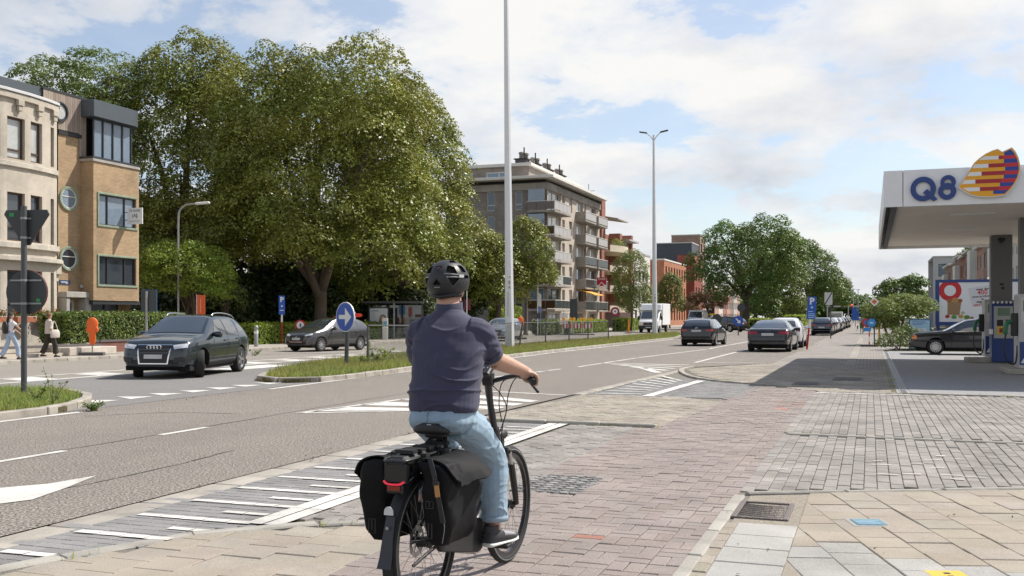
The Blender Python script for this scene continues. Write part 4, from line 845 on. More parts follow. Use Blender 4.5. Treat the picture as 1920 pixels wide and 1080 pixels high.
# ================================================================== RED BRICK FLATS with cream balconies
M_rbr = brickmat('red_brick_wall', (0.31, 0.12, 0.08), (0.25, 0.095, 0.065), (0.33, 0.2, 0.15), 1, .42, .13, .012, 'H'); M_cream = mat('cream_render', (0.62, 0.55, 0.42), .85, vary=.1, vscale=.8, dirt=.15)
rf = thing('red_flats', 'red brick apartment building with cream curved balconies beside the grey block', 'apartment block', (-33, 125.35, 0))
b = MB(); b.box(-11, .25, .0, 1.9, 0, 16.9); b.box(-11, -2.4, 1.9, 6.2, 0, 16.9); b.box(-11, -2.0, 6.2, 20, 0, 13.2); b.box(-2.0, -.4, 12.6, 14.0, 0, 13.4); b.box(-11, -.2, 19, 20, 0, 13.6); b.build('wall', M_rbr, rf, fix=False)
for z in FL:
    if z < 11:
        wallb = MB(); wallb.box(-2.39, -2.2, 1.95, 12.5, z, z + 2.5); wallb.build('recess_wall', M_cream, rf)
        for a0, a1 in ((2.3, 5.6), (6.6, 9.4), (10, 12)): window(rf, (-2.2, 0, 0), (0, 1, 0), (1, 0, 0), a0, a1, z + .1, z + 2.2, M_wframe, random.choice((M_glass, M_curt, M_glassb)), -.02, .08, mull=(.5,))
    P = [(-2.2, 1.95), (.9, 1.95)] + [(.9 + 1.0 * math.sin(t), 2.0 + 9.5 * t / math.pi) for t in np.linspace(0, math.pi, 9)] + [(.6, 12.4), (-2.2, 12.4)]
    if z < 12:
        b = MB(); b.prism(P, z - .22, z); bal = b.build('balcony', M_cream, rf)
        Q = [Vector((x, y, 0)) for x, y in P[1:-1]]
        b = MB()
        for p, q in zip(Q, Q[1:]): b.obox((p + q) / 2 + Vector((-.05, 0, z + .32)), (q - p) / 2, Vector((.05, 0, 0)), Vector((0, 0, .32)))
        b.build('parapet', M_cream, bal); b = MB()
        for dz in (.78, .98): b.tube([p + Vector((-.05, 0, z + dz)) for p in Q], .03, 5)
        b.build('rail', M_dframe, bal)
b = MB(); b.add([(-2, 1.9, 15.2), (-2, 8.5, 15.2), (1.9, 8.0, 14.5), (1.9, 2.0, 14.5), (-2, 1.9, 15.0), (-2, 8.5, 15.0), (1.9, 8.0, 14.35), (1.9, 2.0, 14.35)], [(0, 1, 2, 3), (4, 7, 6, 5), (0, 3, 7, 4), (1, 5, 6, 2), (2, 6, 7, 3), (0, 4, 5, 1)]); b.build('roof_awning', M_conc, rf)
b = MB(); b.box(-2, .8, 13.5, 19.6, 12.4, 12.62); b.build('canopy', M_panel, rf)
b = MB(); C = []
for i in range(160): C.append((.5 + random.gauss(0, .25), random.uniform(4, 11.5), 11.3 + abs(random.gauss(0, .4))))
C = np.array(C); leafcloud('balcony_plants', C, RNG.uniform(.15, .35, 160), RNG.normal(size=(160, 3)), RNG.random((160, 3)), leafmat('balcony_leaf', (.17, .2, .04)), rf, 'stuff')
b = MB(); b.box(-2.15, -.3, 2.0, 19, .1, 2.2); b.build('ground_floor', mat('dark_entrance', (.07, .03, .025), .7), rf)
# ================================================================== BLOCKS FURTHER DOWN ON THE LEFT
def block(name, label, cat, X, Y, w, ln, h, wm, wins=(), side_wins=(), roof=None, fm=None, gm=None, extra=None, group=None, parap=.25, roofm=None):
    """front face at X looking +x, length ln along y"""
    t_ = thing(name, label, cat, (X, Y, 0), 0, group); b = MB(); wallgrid(b, (0, 0, 0), (0, 1, 0), (1, 0, 0), ln, h, wins, .22)
    wallgrid(b, (-w, 0, 0), (1, 0, 0), (0, -1, 0), w, h, side_wins, .2); b.add([(-w, ln, 0), (0, ln, 0), (0, ln, h), (-w, ln, h)], [(0, 3, 2, 1)]); b.add([(-w, 0, h - .02), (0, 0, h - .02), (0, ln, h - .02), (-w, ln, h - .02)], [(0, 1, 2, 3)])
    b.build('wall', wm, t_, fix=False)
    for q in wins: window(t_, (0, 0, 0), (0, 1, 0), (1, 0, 0), *q, fm or M_dframe, gm or random.choice((M_glass, M_glassb, M_curt)), .2, .1)
    for q in side_wins: window(t_, (-w, 0, 0), (1, 0, 0), (0, -1, 0), *q, fm or M_dframe, gm or M_glassb, .18, .1)
    b = MB(); b.box(-w - .05, .08, -.08, ln + .05, h, h + parap); b.build('roof_edge', roofm or M_apw, t_); return t_
block('white_house', 'low white rendered building between red flats and orange block', 'building', -33.4, 146.5, 9, 12, 11.2, mat('white_render', (.62, .6, .57), .8, vary=.08), [(1 + i * 2.6, 2.6 + i * 2.6, z, z + 1.6) for i in range(4) for z in (1, 4, 7)], roofm=M_panel)
M_obr = brickmat('orange_brick_wall', (0.42, 0.165, 0.08), (0.36, 0.135, 0.065), (0.4, 0.22, 0.15), 1, .42, .13, .012, 'H')
block('orange_block', 'orange brick office block with narrow dark windows behind the white truck', 'building', -32.2, 164, 8, 21, 11.0, M_obr, [(1.2 + i * 2.5, 2.4 + i * 2.5, z, z + 2.2) for i in range(8) for z in (1.0, 4.6, 7.9)], gm=M_black)
block('dark_brick_tower', 'dark red brick building with stacked slit windows beside row houses', 'building', -31.0, 187, 3.2, 10, 13.2, brickmat('dark_red_wall', (0.27, 0.06, 0.04), (0.22, 0.05, 0.035), (.2, .1, .08), 1, .42, .13, .01, 'H'), [(1.5 + i * 3.2, 2.9 + i * 3.2, z, z + 2.6) for i in range(3) for z in (.8, 4.6, 8.4)], gm=M_black, roofm=M_dframe)
block('slate_block', 'flat slate-blue clad block rising above the orange brick building', 'building', -33.2, 197, 7.0, 8, 16.2, mat('slate_cladding', (0.06, 0.07, 0.09), .6, vary=.15, vscale=.5), (), [(1, 3, 9.5, 12.0), (4.2, 6.4, 9.0, 11)], roofm=M_apw, parap=.15)
block('brown_tower', 'distant brown brick tower with dark roof units above the slate block', 'building', -34.6, 216, 6.2, 8, 19.2, brickmat('brown_wall', (.30, .2, .15), (.25, .17, .13), (.25, .2, .17), 1, .42, .13, .01, 'H'), [(1, 3, 15.5, 17.5), (4.5, 6.5, 15.5, 17.5)], roofm=M_conc)
hc = [brickmat('row_brick_pink', (.44, .25, .19), (.38, .21, .16), (.38, .3, .26), 1, .42, .13, .012, 'H'), mat('row_render_grey', (.42, .40, .37), .85, vary=.12), M_rbr, brickmat('row_brick_brown', (.28, .17, .125), (.23, .14, .1), (.28, .22, .19), 1, .42, .13, .012, 'H'), mat('row_render_white', (.58, .56, .53), .85, vary=.1, dirt=.2)]
NM = ['pink brick', 'grey rendered', 'red brick', 'brown brick', 'white rendered']
ordn = ['nearest', 'second', 'third', 'fourth', 'fifth', 'sixth', 'seventh', 'eighth', 'ninth', 'tenth', 'eleventh', 'twelfth', 'thirteenth', 'fourteenth']
for i in range(11):
    q = (0, 0, 1, 3, 0, 4, 2, 0, 3, 1, 0)[i]; hh = 8.6 + random.uniform(-.5, .6)
    block('row_house', f'{NM[q]} row house, {ordn[i]} along the left side past the dark brick tower', 'house', -33 + random.uniform(-.1, .1), 200 + i * 6.6, 9, 6.5, hh, hc[q], [(.8, 2.6, .6, 2.3), (3.4, 5.6, .3, 2.4), (.7, 2.9, 3.4, 5.2), (3.6, 5.8, 3.4, 5.2), (.9, 2.6, 6.1, 7.5), (3.8, 5.5, 6.1, 7.5)], group='row houses on the left', roofm=random.choice((M_apw, M_conc)), fm=M_wframe)
# ================================================================== ROW ON THE RIGHT (faces look towards -x)
def rblock(label, X, Y, ln, h, wm, wins, zinc=False, group='row houses on the right', gable=False):
    t_ = thing('row_house', label, 'house', (X, Y, 0), 0, group); b = MB(); wallgrid(b, (0, ln, 0), (0, -1, 0), (-1, 0, 0), ln, h, wins, .2)
    b.add([(0, 0, 0), (9, 0, 0), (9, 0, h), (0, 0, h)], [(0, 1, 2, 3)]); b.add([(0, ln, 0), (9, ln, 0), (9, ln, h), (0, ln, h)], [(3, 2, 1, 0)]); b.build('wall', wm, t_, fix=False)
    for q in wins: window(t_, (0, ln, 0), (0, -1, 0), (-1, 0, 0), *q, M_wframe, random.choice((M_glass, M_glassb, M_curt)), .18, .09, mull=(.5,) if q[1] - q[0] > 1.6 else ())
    b = MB(); b.add([(-.35, -.02, h), (-.35, ln - .02, h), (4.5, ln - .02, h + 1.1), (4.5, -.02, h + 1.1), (9.2, ln - .02, h), (9.2, -.02, h)], [(0, 1, 2, 3), (3, 2, 4, 5), (0, 3, 5), (1, 4, 2), (0, 5, 4, 1)]); b.build('roof', mat('roof_tile', (.16, .10, .08), .8, vary=.2), t_)
    b = MB(); b.box(-.4, .1, -.01, ln - .01, h - .18, h + .02); b.build('gutter', M_apw, t_)
    if zinc: b = MB(); b.box(-.55, .1, 1.2, ln - 2.2, 2.9, h - 1.2); bw = b.build('bay', M_wframe, t_); b = MB(); b.box(-.57, -.55, 1.5, ln - 2.5, 3.6, 5.0); b.build('pane', M_glass, bw)
    return t_
for i in range(14):
    q = (0, 3, 4, 3, 2, 3, 0, 1, 3, 2, 3, 0, 3, 3)[i]; h = (8.6, 8.9, 9.6, 8.8, 8.7, 8.9, 8.5, 9.6, 8.8, 8.6, 9.0, 8.5, 8.7, 8.7)[i]
    rblock(f'{NM[q]} row house, {ordn[i]} behind the petrol station on the right', 10.2, 66 + i * 6.5, 6.5, h, hc[q], [(.6, 1.7, .1, 2.3), (2.6, 5.6, .7, 2.4), (.6, 2.0, 3.6, 5.2), (3.0, 5.6, 3.5, 5.3), (.6, 2.0, 6.2, 7.6), (3.0, 5.6, 6.2, 7.6)], i % 3 == 1)
block('flat_roofed_block', 'pale grey flat-roofed block at the end of the right-hand row', 'building', 15, 172, 5.6, 14, 11.0, mat('pale_render', (.45, .46, .47), .85, vary=.1), [], [(.8, 2.2, 5.5, 7.5), (3.2, 4.6, 5.5, 7.5), (.8, 2.2, 8, 10), (3.2, 4.6, 8, 10)], roofm=M_panel)
# ================================================================== TREES
M_bark = mat('bark', (0.115, 0.088, 0.066), .95, vary=.35, vscale=3, bump=.8, bscale=14); M_bark2 = mat('pale_bark', (0.17, 0.15, 0.125), .95, vary=.3, vscale=3, bump=.6, bscale=14)
LF = dict(lime=leafmat('lime_leaf', (0.200, 0.222, 0.040), .42, .16, .035, .55), ginkgo=leafmat('ginkgo_leaf', (0.13, 0.185, 0.042), .5, .26, .02, .45), bright=leafmat('bright_leaf', (0.21, 0.28, 0.04), .5, .36, .025, .4),
          chest=leafmat('chestnut_leaf', (0.105, 0.165, 0.032), .45, .22, .03, .5), rust=leafmat('rusty_leaf', (0.15, 0.095, 0.04), .6, .3, .05, .4), willow=leafmat('willow_leaf', (0.15, 0.20, 0.045), .55, .3, .025, .4),
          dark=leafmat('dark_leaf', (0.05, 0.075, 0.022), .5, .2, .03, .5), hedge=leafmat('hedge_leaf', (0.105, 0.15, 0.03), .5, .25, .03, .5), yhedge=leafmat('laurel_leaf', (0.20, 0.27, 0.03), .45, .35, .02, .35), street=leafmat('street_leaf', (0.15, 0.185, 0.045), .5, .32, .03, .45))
def crown_leaves(lobes, nclump, per, csize, flat=.62, droop=.35, shell=.6):
    """leaf centres and normals: leafy boughs set over overlapping ellipsoid lobes, each bough clad with leaves on its outer and upper side, dark gaps between"""
    pr = np.array([(l[3] * l[4] * l[5]) ** (2 / 3) for l in lobes]); pr /= pr.sum(); C = []; Nn = []; T = []; LB = np.array(lobes)
    for li, l in enumerate(lobes):
        k = max(5, int(round(nclump * pr[li] * 1.25))); off = RNG.random() * 6.28
        for i in range(k):
            z = 1 - 2 * (i + .5) / k
            if z < -.75: continue
            rr = math.sqrt(max(0, 1 - z * z)); a = 2.39996 * i + off + RNG.normal(0, .15); d = np.array([rr * math.cos(a), rr * math.sin(a), z]); Rb = csize * RNG.uniform(.6, 1.25)
            c = np.array(l[:3]) + d * np.maximum(np.array(l[3:]) - Rb * .55, .1) * RNG.uniform(.88, 1.04)
            q = ((c - LB[:, :3]) / LB[:, 3:]); ins = (np.sum(q * q, 1) < .42); ins[li] = False
            if ins.any(): continue
            o = d * np.array([.8, .8, .3]) + np.array([0, 0, .62]); o /= np.linalg.norm(o); n = int(per * RNG.uniform(.75, 1.25) * (Rb / csize) ** 2)
            u = RNG.normal(size=(n * 2, 3)); u /= np.linalg.norm(u, axis=1, keepdims=True); u = u[(u @ o) > -.30 + RNG.normal(0, .12, n * 2)][:n]; m = len(u)
            ph = RNG.random(3) * 6; lump = 1 + .20 * np.sin(u[:, 0] * 5.1 + ph[0]) * np.sin(u[:, 1] * 5.7 + ph[1]) + .14 * np.sin(u[:, 2] * 9 + u[:, 0] * 7 + ph[2])
            p_ = u * (Rb * lump * RNG.uniform(.72, 1.06, m))[:, None] * np.array([1, 1, flat]); hz = np.hypot(p_[:, 0], p_[:, 1]) / Rb; p_[:, 2] -= droop * Rb * hz ** 2 * .8
            C.append(c + p_); Nn.append(u * .6 + np.array([0, 0, .55]) + RNG.normal(0, .42, (m, 3)))
            T.append(np.column_stack([RNG.random(m) * .5 + RNG.random() * .5, np.clip(.5 + .30 * (RNG.random() - .5) + .5 * (RNG.random(m) - .5), 0, 1), RNG.random(m)]))
        m = int(INNER * 22 * (l[3] * l[4] * l[5]) ** (2 / 3))
        if m:
            d = RNG.normal(size=(m, 3)); d /= np.linalg.norm(d, axis=1, keepdims=True); C.append(np.array(l[:3]) + d * np.array(l[3:]) * RNG.uniform(.45, .72, (m, 1))); Nn.append(d + RNG.normal(0, .5, (m, 3))); T.append(RNG.random((m, 3)) * .6 + .2)
    return np.vstack(C), np.vstack(Nn), np.vstack(T)
INNER = 0.0
def tree(name, label, X, Y, lobes, nclump, per, csize, leaf, ls, trunk_r=.3, trunk_h=3.0, limbs=6, bark=None, flat=.5, droop=.35, shell=.6, stems=1, group=None, z=0.1, cat='tree', lean=(0, 0)):
    t_ = thing(name, label, cat, (X, Y, z), random.uniform(0, .0), group); b = MB()
    for s_ in range(stems):
        o = Vector((random.uniform(-.3, .3) * (stems > 1), random.uniform(-.3, .3) * (stems > 1), 0)); top = o + Vector((lean[0] + random.uniform(-.2, .2) * (1 + 2 * (stems > 1)), lean[1] + random.uniform(-.2, .2), trunk_h))
        P = bez([o, o.lerp(top, .3) + Vector((random.uniform(-.08, .08), 0, 0)), top], 6); b.tube(P, [trunk_r * (1.25 - .1 * i if i < 3 else 1 - .35 * i / len(P)) for i in range(len(P))], 9)
        for k in range(limbs):
            l = lobes[k % len(lobes)]; e = Vector(l[:3]) + Vector((random.uniform(-.6, .6) * l[3], random.uniform(-.6, .6) * l[4], random.uniform(-.3, .6) * l[5]))
            st = o.lerp(top, random.uniform(.72, 1)); Q = bez([st, st.lerp(e, .5) + Vector((0, 0, .12 * (e - st).length)), e], 5); b.tube(Q, [trunk_r * .55 * (1 - .85 * i / (len(Q) - 1)) + .015 for i in range(len(Q))], 6)
    b.build('trunk', bark or M_bark, t_, smooth=True)
    C, Nn, T = crown_leaves(lobes, nclump, per, csize, flat, droop, shell); mk = C[:, 2] > .15
    sz = RNG.uniform(.65, 1.25, len(C)) * ls
    leafcloud('crown', C[mk], sz[mk], Nn[mk], T[mk], LF[leaf], t_, 'stuff'); return t_
# the old limes of the park behind the hedge
INNER = 2.6
tree('lime_tree', 'huge old lime tree with thick forked trunk behind the grey hatchback', -31.2, 52.5, [(0, 0, 11.2, 6.8, 6, 5.8), (-2.8, 0, 14.0, 4.4, 4.6, 4.4), (2.4, 0, 14.6, 4.4, 4.4, 4.2), (4.0, .5, 8.5, 3.4, 4, 3.6), (-4.2, -.5, 8.2, 3.6, 4, 3.0), (0, -4, 7.8, 4.8, 2.6, 2.6), (-4.4, -2, 6.6, 3.0, 3, 2.4), (4.2, -1.5, 6.4, 2.6, 3, 2.6), (.5, -3.5, 6.2, 3.0, 2.4, 1.5)], 140, 950, 1.7, 'lime', .105, .48, 3.0, 7, flat=.48, droop=.7)
tree('lime_tree', 'tall lime tree with rounded right shoulder beside the apartment block', -30.2, 61.8, [(0, 0, 11.5, 4.4, 4.6, 6.0), (.0, 0, 15.0, 3.2, 3.6, 3.2), (2.2, 0, 7.8, 2.9, 3.4, 4.0), (-1, -2.6, 6.0, 3.8, 2.4, 3.6), (-2.6, -2.4, 4.2, 2.6, 2.2, 2.0)], 85, 850, 1.65, 'lime', .105, .5, 4, 7, flat=.48, droop=.7)
tree('lime_tree', 'lime tree with the highest crown behind the bright green shrub tree', -42.2, 53.6, [(0, 0, 12.5, 5.0, 5, 6.6), (1, 0, 17, 3.4, 3.6, 3.2), (-2, 0, 15, 3.6, 4, 3.6), (2.2, -1, 8, 3.6, 3, 3.4), (-1.2, -2.2, 6.4, 3.8, 2.6, 3.0), (3.6, -1.4, 11.5, 3.0, 3, 3.2)], 115, 850, 1.6, 'lime', .105, .5, 5, 6, flat=.48, droop=.7)
tree('lime_tree', 'lime crown filling the gap between the two tallest park trees', -38.0, 63.0, [(0, 0, 11.5, 5.5, 4, 6.2), (0, 0, 15.8, 4.4, 4, 3.6)], 60, 800, 1.8, 'lime', .115, .5, 5, 6, flat=.48, droop=.7)
tree('ginkgo_tree', 'feathery tree with long outreaching branches above the brick house', -46.5, 49.5, [(0, 0, 13, 3.8, 4, 4.6), (-1.8, 0, 16.0, 3.0, 3, 2.0), (1.5, 0, 16.0, 2.6, 3, 2.4), (-3.9, 0, 14.6, 1.9, 1.6, .8), (-3.2, 0, 16.3, 1.6, 1.2, .7), (-3.0, 0, 12.6, 2.2, 1.8, 1.0)], 150, 260, .95, 'ginkgo', .085, .4, 8, 12, flat=.42, droop=.15)
tree('lime_tree', 'smaller lime at the right end of the park beside the grey side wall', -27.4, 72.5, [(0, 0, 4.8, 2.6, 3, 3.4), (-1.4, -1, 6.6, 2.2, 2.6, 2.4)], 48, 600, 1.3, 'lime', .10, .3, 2.5, 5, flat=.48, droop=.7)
tree('shrub_tree', 'bright green multi-stemmed shrub tree beside the brick house', -33.8, 43.4, [(0, 0, 3.9, 2.5, 2.2, 1.7), (-1.0, 0, 4.6, 1.5, 1.5, 1.1), (1.2, 0, 3.3, 1.5, 1.4, 1.3)], 60, 330, .72, 'bright', .07, .09, 2.2, 5, flat=.5, droop=.3, stems=5)
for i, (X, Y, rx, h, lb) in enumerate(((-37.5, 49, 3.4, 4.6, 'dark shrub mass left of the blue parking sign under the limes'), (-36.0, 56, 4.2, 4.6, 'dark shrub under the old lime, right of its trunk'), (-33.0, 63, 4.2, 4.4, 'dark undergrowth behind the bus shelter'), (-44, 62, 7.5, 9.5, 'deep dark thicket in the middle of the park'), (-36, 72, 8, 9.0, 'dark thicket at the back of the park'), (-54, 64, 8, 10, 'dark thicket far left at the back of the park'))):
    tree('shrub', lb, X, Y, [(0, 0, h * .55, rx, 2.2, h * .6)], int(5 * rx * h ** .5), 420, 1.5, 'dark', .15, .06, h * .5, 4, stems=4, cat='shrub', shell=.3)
tree('flowering_shrub', 'loose shrub with pale blossoms beside the blue parking sign', -33.8, 46.8, [(0, 0, 2.6, 1.1, 1.1, 1.0)], 14, 80, .5, 'street', .08, .05, 1.6, 4, stems=3, cat='shrub')
# street trees
tree('street_tree', 'clipped oval street tree beside the white lamp post', -25.6, 74.3, [(0, 0, 6.6, 2.05, 2.05, 2.9), (0, 0, 8.0, 1.4, 1.4, 1.5), (.6, 0, 5.0, 1.9, 1.9, 1.4)], 75, 300, .72, 'lime', .085, .16, 4.2, 5, M_bark2, flat=.7, droop=.5)
tree('street_tree', 'slender street tree in front of the red flats', -24.0, 104, [(0, 0, 5.4, 1.9, 1.9, 3.4), (.6, 0, 3.6, 2.0, 2, 2.0)], 60, 240, .8, 'street', .095, .12, 3, 5, flat=.7)
tree('street_tree', 'smaller street tree in front of the orange brick block', -24.0, 126, [(0, 0, 4.4, 1.6, 1.6, 2.9)], 40, 220, .75, 'street', .10, .10, 2.4, 5, flat=.7)
CG = 'chestnuts on the median'
tree('chestnut_tree', 'large dark chestnut with broad crown over the black estate car', -14.2, 124, [(0, 0, 8.2, 5.8, 5, 4.8), (0, -2, 5.0, 4.4, 2.6, 2.4), (-2.2, 0, 10.6, 3.6, 3.6, 3.2), (2.4, 0, 11.2, 3.4, 3.4, 3.2), (-4.4, 0, 7.6, 3.0, 3, 3.0), (3.6, 0, 7, 3.4, 3.4, 3.2)], 80, 420, 1.55, 'chest', .15, .5, 4.5, 8, group=CG, flat=.55)
tree('chestnut_tree', 'second chestnut directly behind the large one', -13.6, 148, [(0, 0, 8.8, 5.2, 5, 4.8), (1.8, 0, 11, 3.4, 3.4, 3.2)], 50, 360, 1.6, 'chest', .17, .4, 4, 6, group=CG)
tree('chestnut_tree', 'lighter green chestnut over the kerb right of the large one', -9.2, 168, [(0, 0, 8.4, 4.8, 4.6, 5.0), (-1.4, 0, 11.6, 3.4, 3, 3.2), (2.4, 0, 6.6, 3, 3, 3.4)], 56, 360, 1.6, 'chest', .17, .4, 4, 6, group=CG)
tree('chestnut_tree', 'farthest chestnut at the right end of the avenue', -8.4, 228, [(0, 0, 6.8, 4.6, 4.4, 4.2), (2, 0, 8.6, 2.6, 2.6, 2.2)], 40, 320, 1.6, 'chest', .19, .35, 3, 6, group=CG)
tree('rusty_tree', 'small browning ornamental tree before the pink row houses', -19.2, 128, [(0, 0, 3.6, 2.2, 2, 1.4), (-1.6, 0, 3.9, 1.3, 1.3, 1.0)], 36, 130, .75, 'rust', .12, .10, 2.0, 5)
tree('rusty_tree', 'faded brown shrub tree beside the dark brick tower', -25.6, 150, [(0, 0, 3.2, 1.5, 1.5, 1.2)], 16, 130, .75, 'rust', .13, .08, 1.6, 4)
tree('conifer', 'loose green conifer under the chestnuts', -13.2, 136, [(0, 0, 3.2, 2.0, 2, 2.6), (0, 0, 5, 1.2, 1.2, 1.4)], 30, 160, .9, 'chest', .15, .1, 1, 4)
tree('conifer', 'grey-green conifer right of the chestnut trunk', -10.8, 150, [(0, 0, 3.2, 2.2, 2, 2.6)], 26, 160, .9, 'street', .15, .1, 1, 4)
# right-hand side
tree('willow_shrub', 'spreading pale green willow shrub behind the station ad panel', 1.2, 57.5, [(0, 0, 1.9, 1.7, 2, .75), (1.0, 0, 2.1, 1.1, 1.5, .65), (-.7, 0, 1.3, .8, 1.2, .65), (.4, 0, 2.4, .8, 1, .4)], 70, 240, .55, 'willow', .06, .08, 1.3, 5, stems=4, cat='shrub', flat=.45, droop=.45)
tree('shrub', 'dark ivy-like shrub spilling onto the pavement by the signs', 1.0, 48.6, [(0, 0, .45, .75, 1.2, .5), (.5, 1, .7, .7, 1, .55)], 26, 110, .3, 'hedge', .05, .03, .4, 4, stems=3, cat='shrub', z=0.0)
tree('shrub', 'dark green shrub between the ivy shrub and the ad panel', 2.0, 51.2, [(0, 0, .7, .8, .6, .7)], 18, 110, .35, 'dark', .06, .03, .4, 4, stems=3, cat='shrub', z=0.0)
tree('garden_tree', 'dark rounded tree above the willow shrub on the right', 2.4, 98, [(0, 0, 3.6, 2.1, 2, 1.6), (1.2, 0, 4.6, 1.2, 1.2, .9), (-.4, 0, 4.3, 1.0, 1, .9)], 34, 180, .75, 'chest', .13, .14, 2, 5)
tree('garden_tree', 'tree top peeping over the right-hand row of roofs', 13.5, 150, [(0, 0, 9.6, 2.4, 2.4, 2.0)], 18, 160, 1.0, 'chest', .18, .2, 7, 5)
tree('garden_tree', 'green tree behind the billboard', 7.0, 64, [(0, 0, 2.0, 2.6, 1, 1.4)], 30, 140, .7, 'hedge', .09, .1, 1, 4)
# wood at the end of the road
C, Nn, T = crown_leaves([(x, RNG.uniform(520, 600), RNG.uniform(4, 10), 14, 10, RNG.uniform(6, 9)) for x in np.arange(-150, 190, 11)], 260, 90, 6, .6, .2, .5)
fw_ = leafcloud('far_wood', C, RNG.uniform(.9, 1.6, len(C)), Nn, T, LF['chest'], None, 'stuff'); fw_['label'] = 'distant dark green wood closing the end of the road'
# ================================================================== HEDGES
def hedge(label, x0, x1, y0, y1, z0, z1, leaf, n, ls, group=None, rough=.06):
    t_ = thing('hedge', label, 'hedge', ((x0 + x1) / 2, (y0 + y1) / 2, 0), 0, group); cx, cy = (x0 + x1) / 2, (y0 + y1) / 2
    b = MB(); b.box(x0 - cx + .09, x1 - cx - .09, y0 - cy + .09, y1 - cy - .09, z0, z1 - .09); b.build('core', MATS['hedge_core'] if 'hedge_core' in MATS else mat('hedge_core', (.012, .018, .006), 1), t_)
    A = [(y1 - y0) * (z1 - z0)] * 2 + [(x1 - x0) * (z1 - z0)] * 2 + [(x1 - x0) * (y1 - y0)]; A = np.array(A) / sum(A); C = []; Nn = []
    for k, a in enumerate(A):
        m = int(n * a); u, v = RNG.random(m), RNG.random(m); e = RNG.normal(0, rough, m)
        if k < 2: C.append(np.column_stack([np.full(m, (x0, x1)[k] - cx) + e, y0 - cy + u * (y1 - y0), z0 + v * (z1 - z0)])); q = ((-1, 0, .25), (1, 0, .25))[k]
        elif k < 4: C.append(np.column_stack([x0 - cx + u * (x1 - x0), np.full(m, (y0, y1)[k - 2] - cy) + e, z0 + v * (z1 - z0)])); q = ((0, -1, .25), (0, 1, .25))[k - 2]
        else: C.append(np.column_stack([x0 - cx + u * (x1 - x0), y0 - cy + v * (y1 - y0), z1 + e])); q = (0, 0, 1)
        Nn.append(np.array(q) + RNG.normal(0, .55, (m, 3)))
    C = np.vstack(C); Nn = np.vstack(Nn); pn = (np.sin(C[:, 1] * 2.3 + C[:, 2] * 3) * .5 + .5)
    leafcloud('foliage', C, RNG.uniform(.6, 1.3, len(C)) * ls, Nn, np.column_stack([RNG.random(len(C)), np.clip(pn * .4 + RNG.random(len(C)) * .6, 0, 1), pn]), LF[leaf], t_, 'stuff'); return t_
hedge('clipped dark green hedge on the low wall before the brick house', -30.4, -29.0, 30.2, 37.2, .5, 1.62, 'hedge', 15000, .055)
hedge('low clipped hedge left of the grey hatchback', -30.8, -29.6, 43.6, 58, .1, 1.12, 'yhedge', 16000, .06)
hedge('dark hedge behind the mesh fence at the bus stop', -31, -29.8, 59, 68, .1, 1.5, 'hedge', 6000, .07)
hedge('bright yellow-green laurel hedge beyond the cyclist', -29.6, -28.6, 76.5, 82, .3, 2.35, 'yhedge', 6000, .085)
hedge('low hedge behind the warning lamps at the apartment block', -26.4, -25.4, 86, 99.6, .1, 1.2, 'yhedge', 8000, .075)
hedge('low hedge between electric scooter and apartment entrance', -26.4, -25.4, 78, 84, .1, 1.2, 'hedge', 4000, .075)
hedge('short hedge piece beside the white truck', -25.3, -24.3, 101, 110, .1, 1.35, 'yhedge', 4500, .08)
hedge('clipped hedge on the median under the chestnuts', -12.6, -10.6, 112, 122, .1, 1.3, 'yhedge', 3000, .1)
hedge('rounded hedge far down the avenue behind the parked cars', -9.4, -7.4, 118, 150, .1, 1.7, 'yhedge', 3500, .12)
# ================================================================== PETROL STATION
M_fasc = mat('fascia_white', (0.80, 0.80, 0.82), .35, vary=.05, vscale=.7, dirt=.12); M_soff = mat('soffit_panel', (0.74, 0.66, 0.56), .6, vary=.10, vscale=1.2); M_navy = mat('sign_blue', (0.012, 0.045, 0.20), .35); M_pcol = mat('column_grey', (0.15, 0.15, 0.155), .5, vary=.06)
st = thing('station_canopy', 'white petrol station canopy with blue Q8 letters and striped sail logo', 'canopy', (0.3, 25.1, 0))
for i, (a0, a1) in enumerate(((0, .42), (.42, 3.42), (3.42, 6.42), (6.42, 9.42), (9.42, 12.4))):
    b = MB(); b.box(a0 + .009, a1 - .009, 0, .05, 4.1, 4.95); b.build('fascia_panel', M_fasc, st)
b = MB(); b.box(0, .05, .05, 15.5, 4.1, 4.95); b.box(.05, 12.4, 15.45, 15.5, 4.1, 4.95); b.build('side_fascia', M_fasc, st)
b = MB(); b.box(.05, 12.4, .05, 15.45, 4.30, 4.94); b.build('roof_slab', M_conc, st)
for i in range(26): b = MB(); b.box(.32, 12.35, .10 + i * .59, .10 + i * .59 + .58, 4.20, 4.25); b.build('soffit_panel', M_soff, st)
b = MB(); b.box(.16, .30, .1, 15.4, 4.12, 4.24); b.build('gutter', mat('gutter_dark', (.05, .055, .06), .6), st)
for x, y in ((2.2, 3.2), (2.2, 8.0), (6, 3.2), (6, 8)): b = MB(); b.box(x - .55, x + .55, y - .12, y + .12, 4.17, 4.2); b.build('soffit_lamp', mat('lamp_glass', (.75, .75, .72), .3), st)
def ring2(b, c, ro, ri, y0, y1, n=32, sx=1.0):
    P = []
    for i in range(n):
        t = 2 * math.pi * i / n; e = (math.cos(t) * sx, math.sin(t))
        P += [(c[0] + e[0] * ri, y0, c[1] + e[1] * ri), (c[0] + e[0] * ro, y0, c[1] + e[1] * ro), (c[0] + e[0] * ro, y1, c[1] + e[1] * ro), (c[0] + e[0] * ri, y1, c[1] + e[1] * ri)]
    F = []
    for i in range(n):
        j = (i + 1) % n; F += [(4 * i + q, 4 * j + q, 4 * j + (q + 1) % 4, 4 * i + (q + 1) % 4) for q in range(4)]
    b.add(P, F)
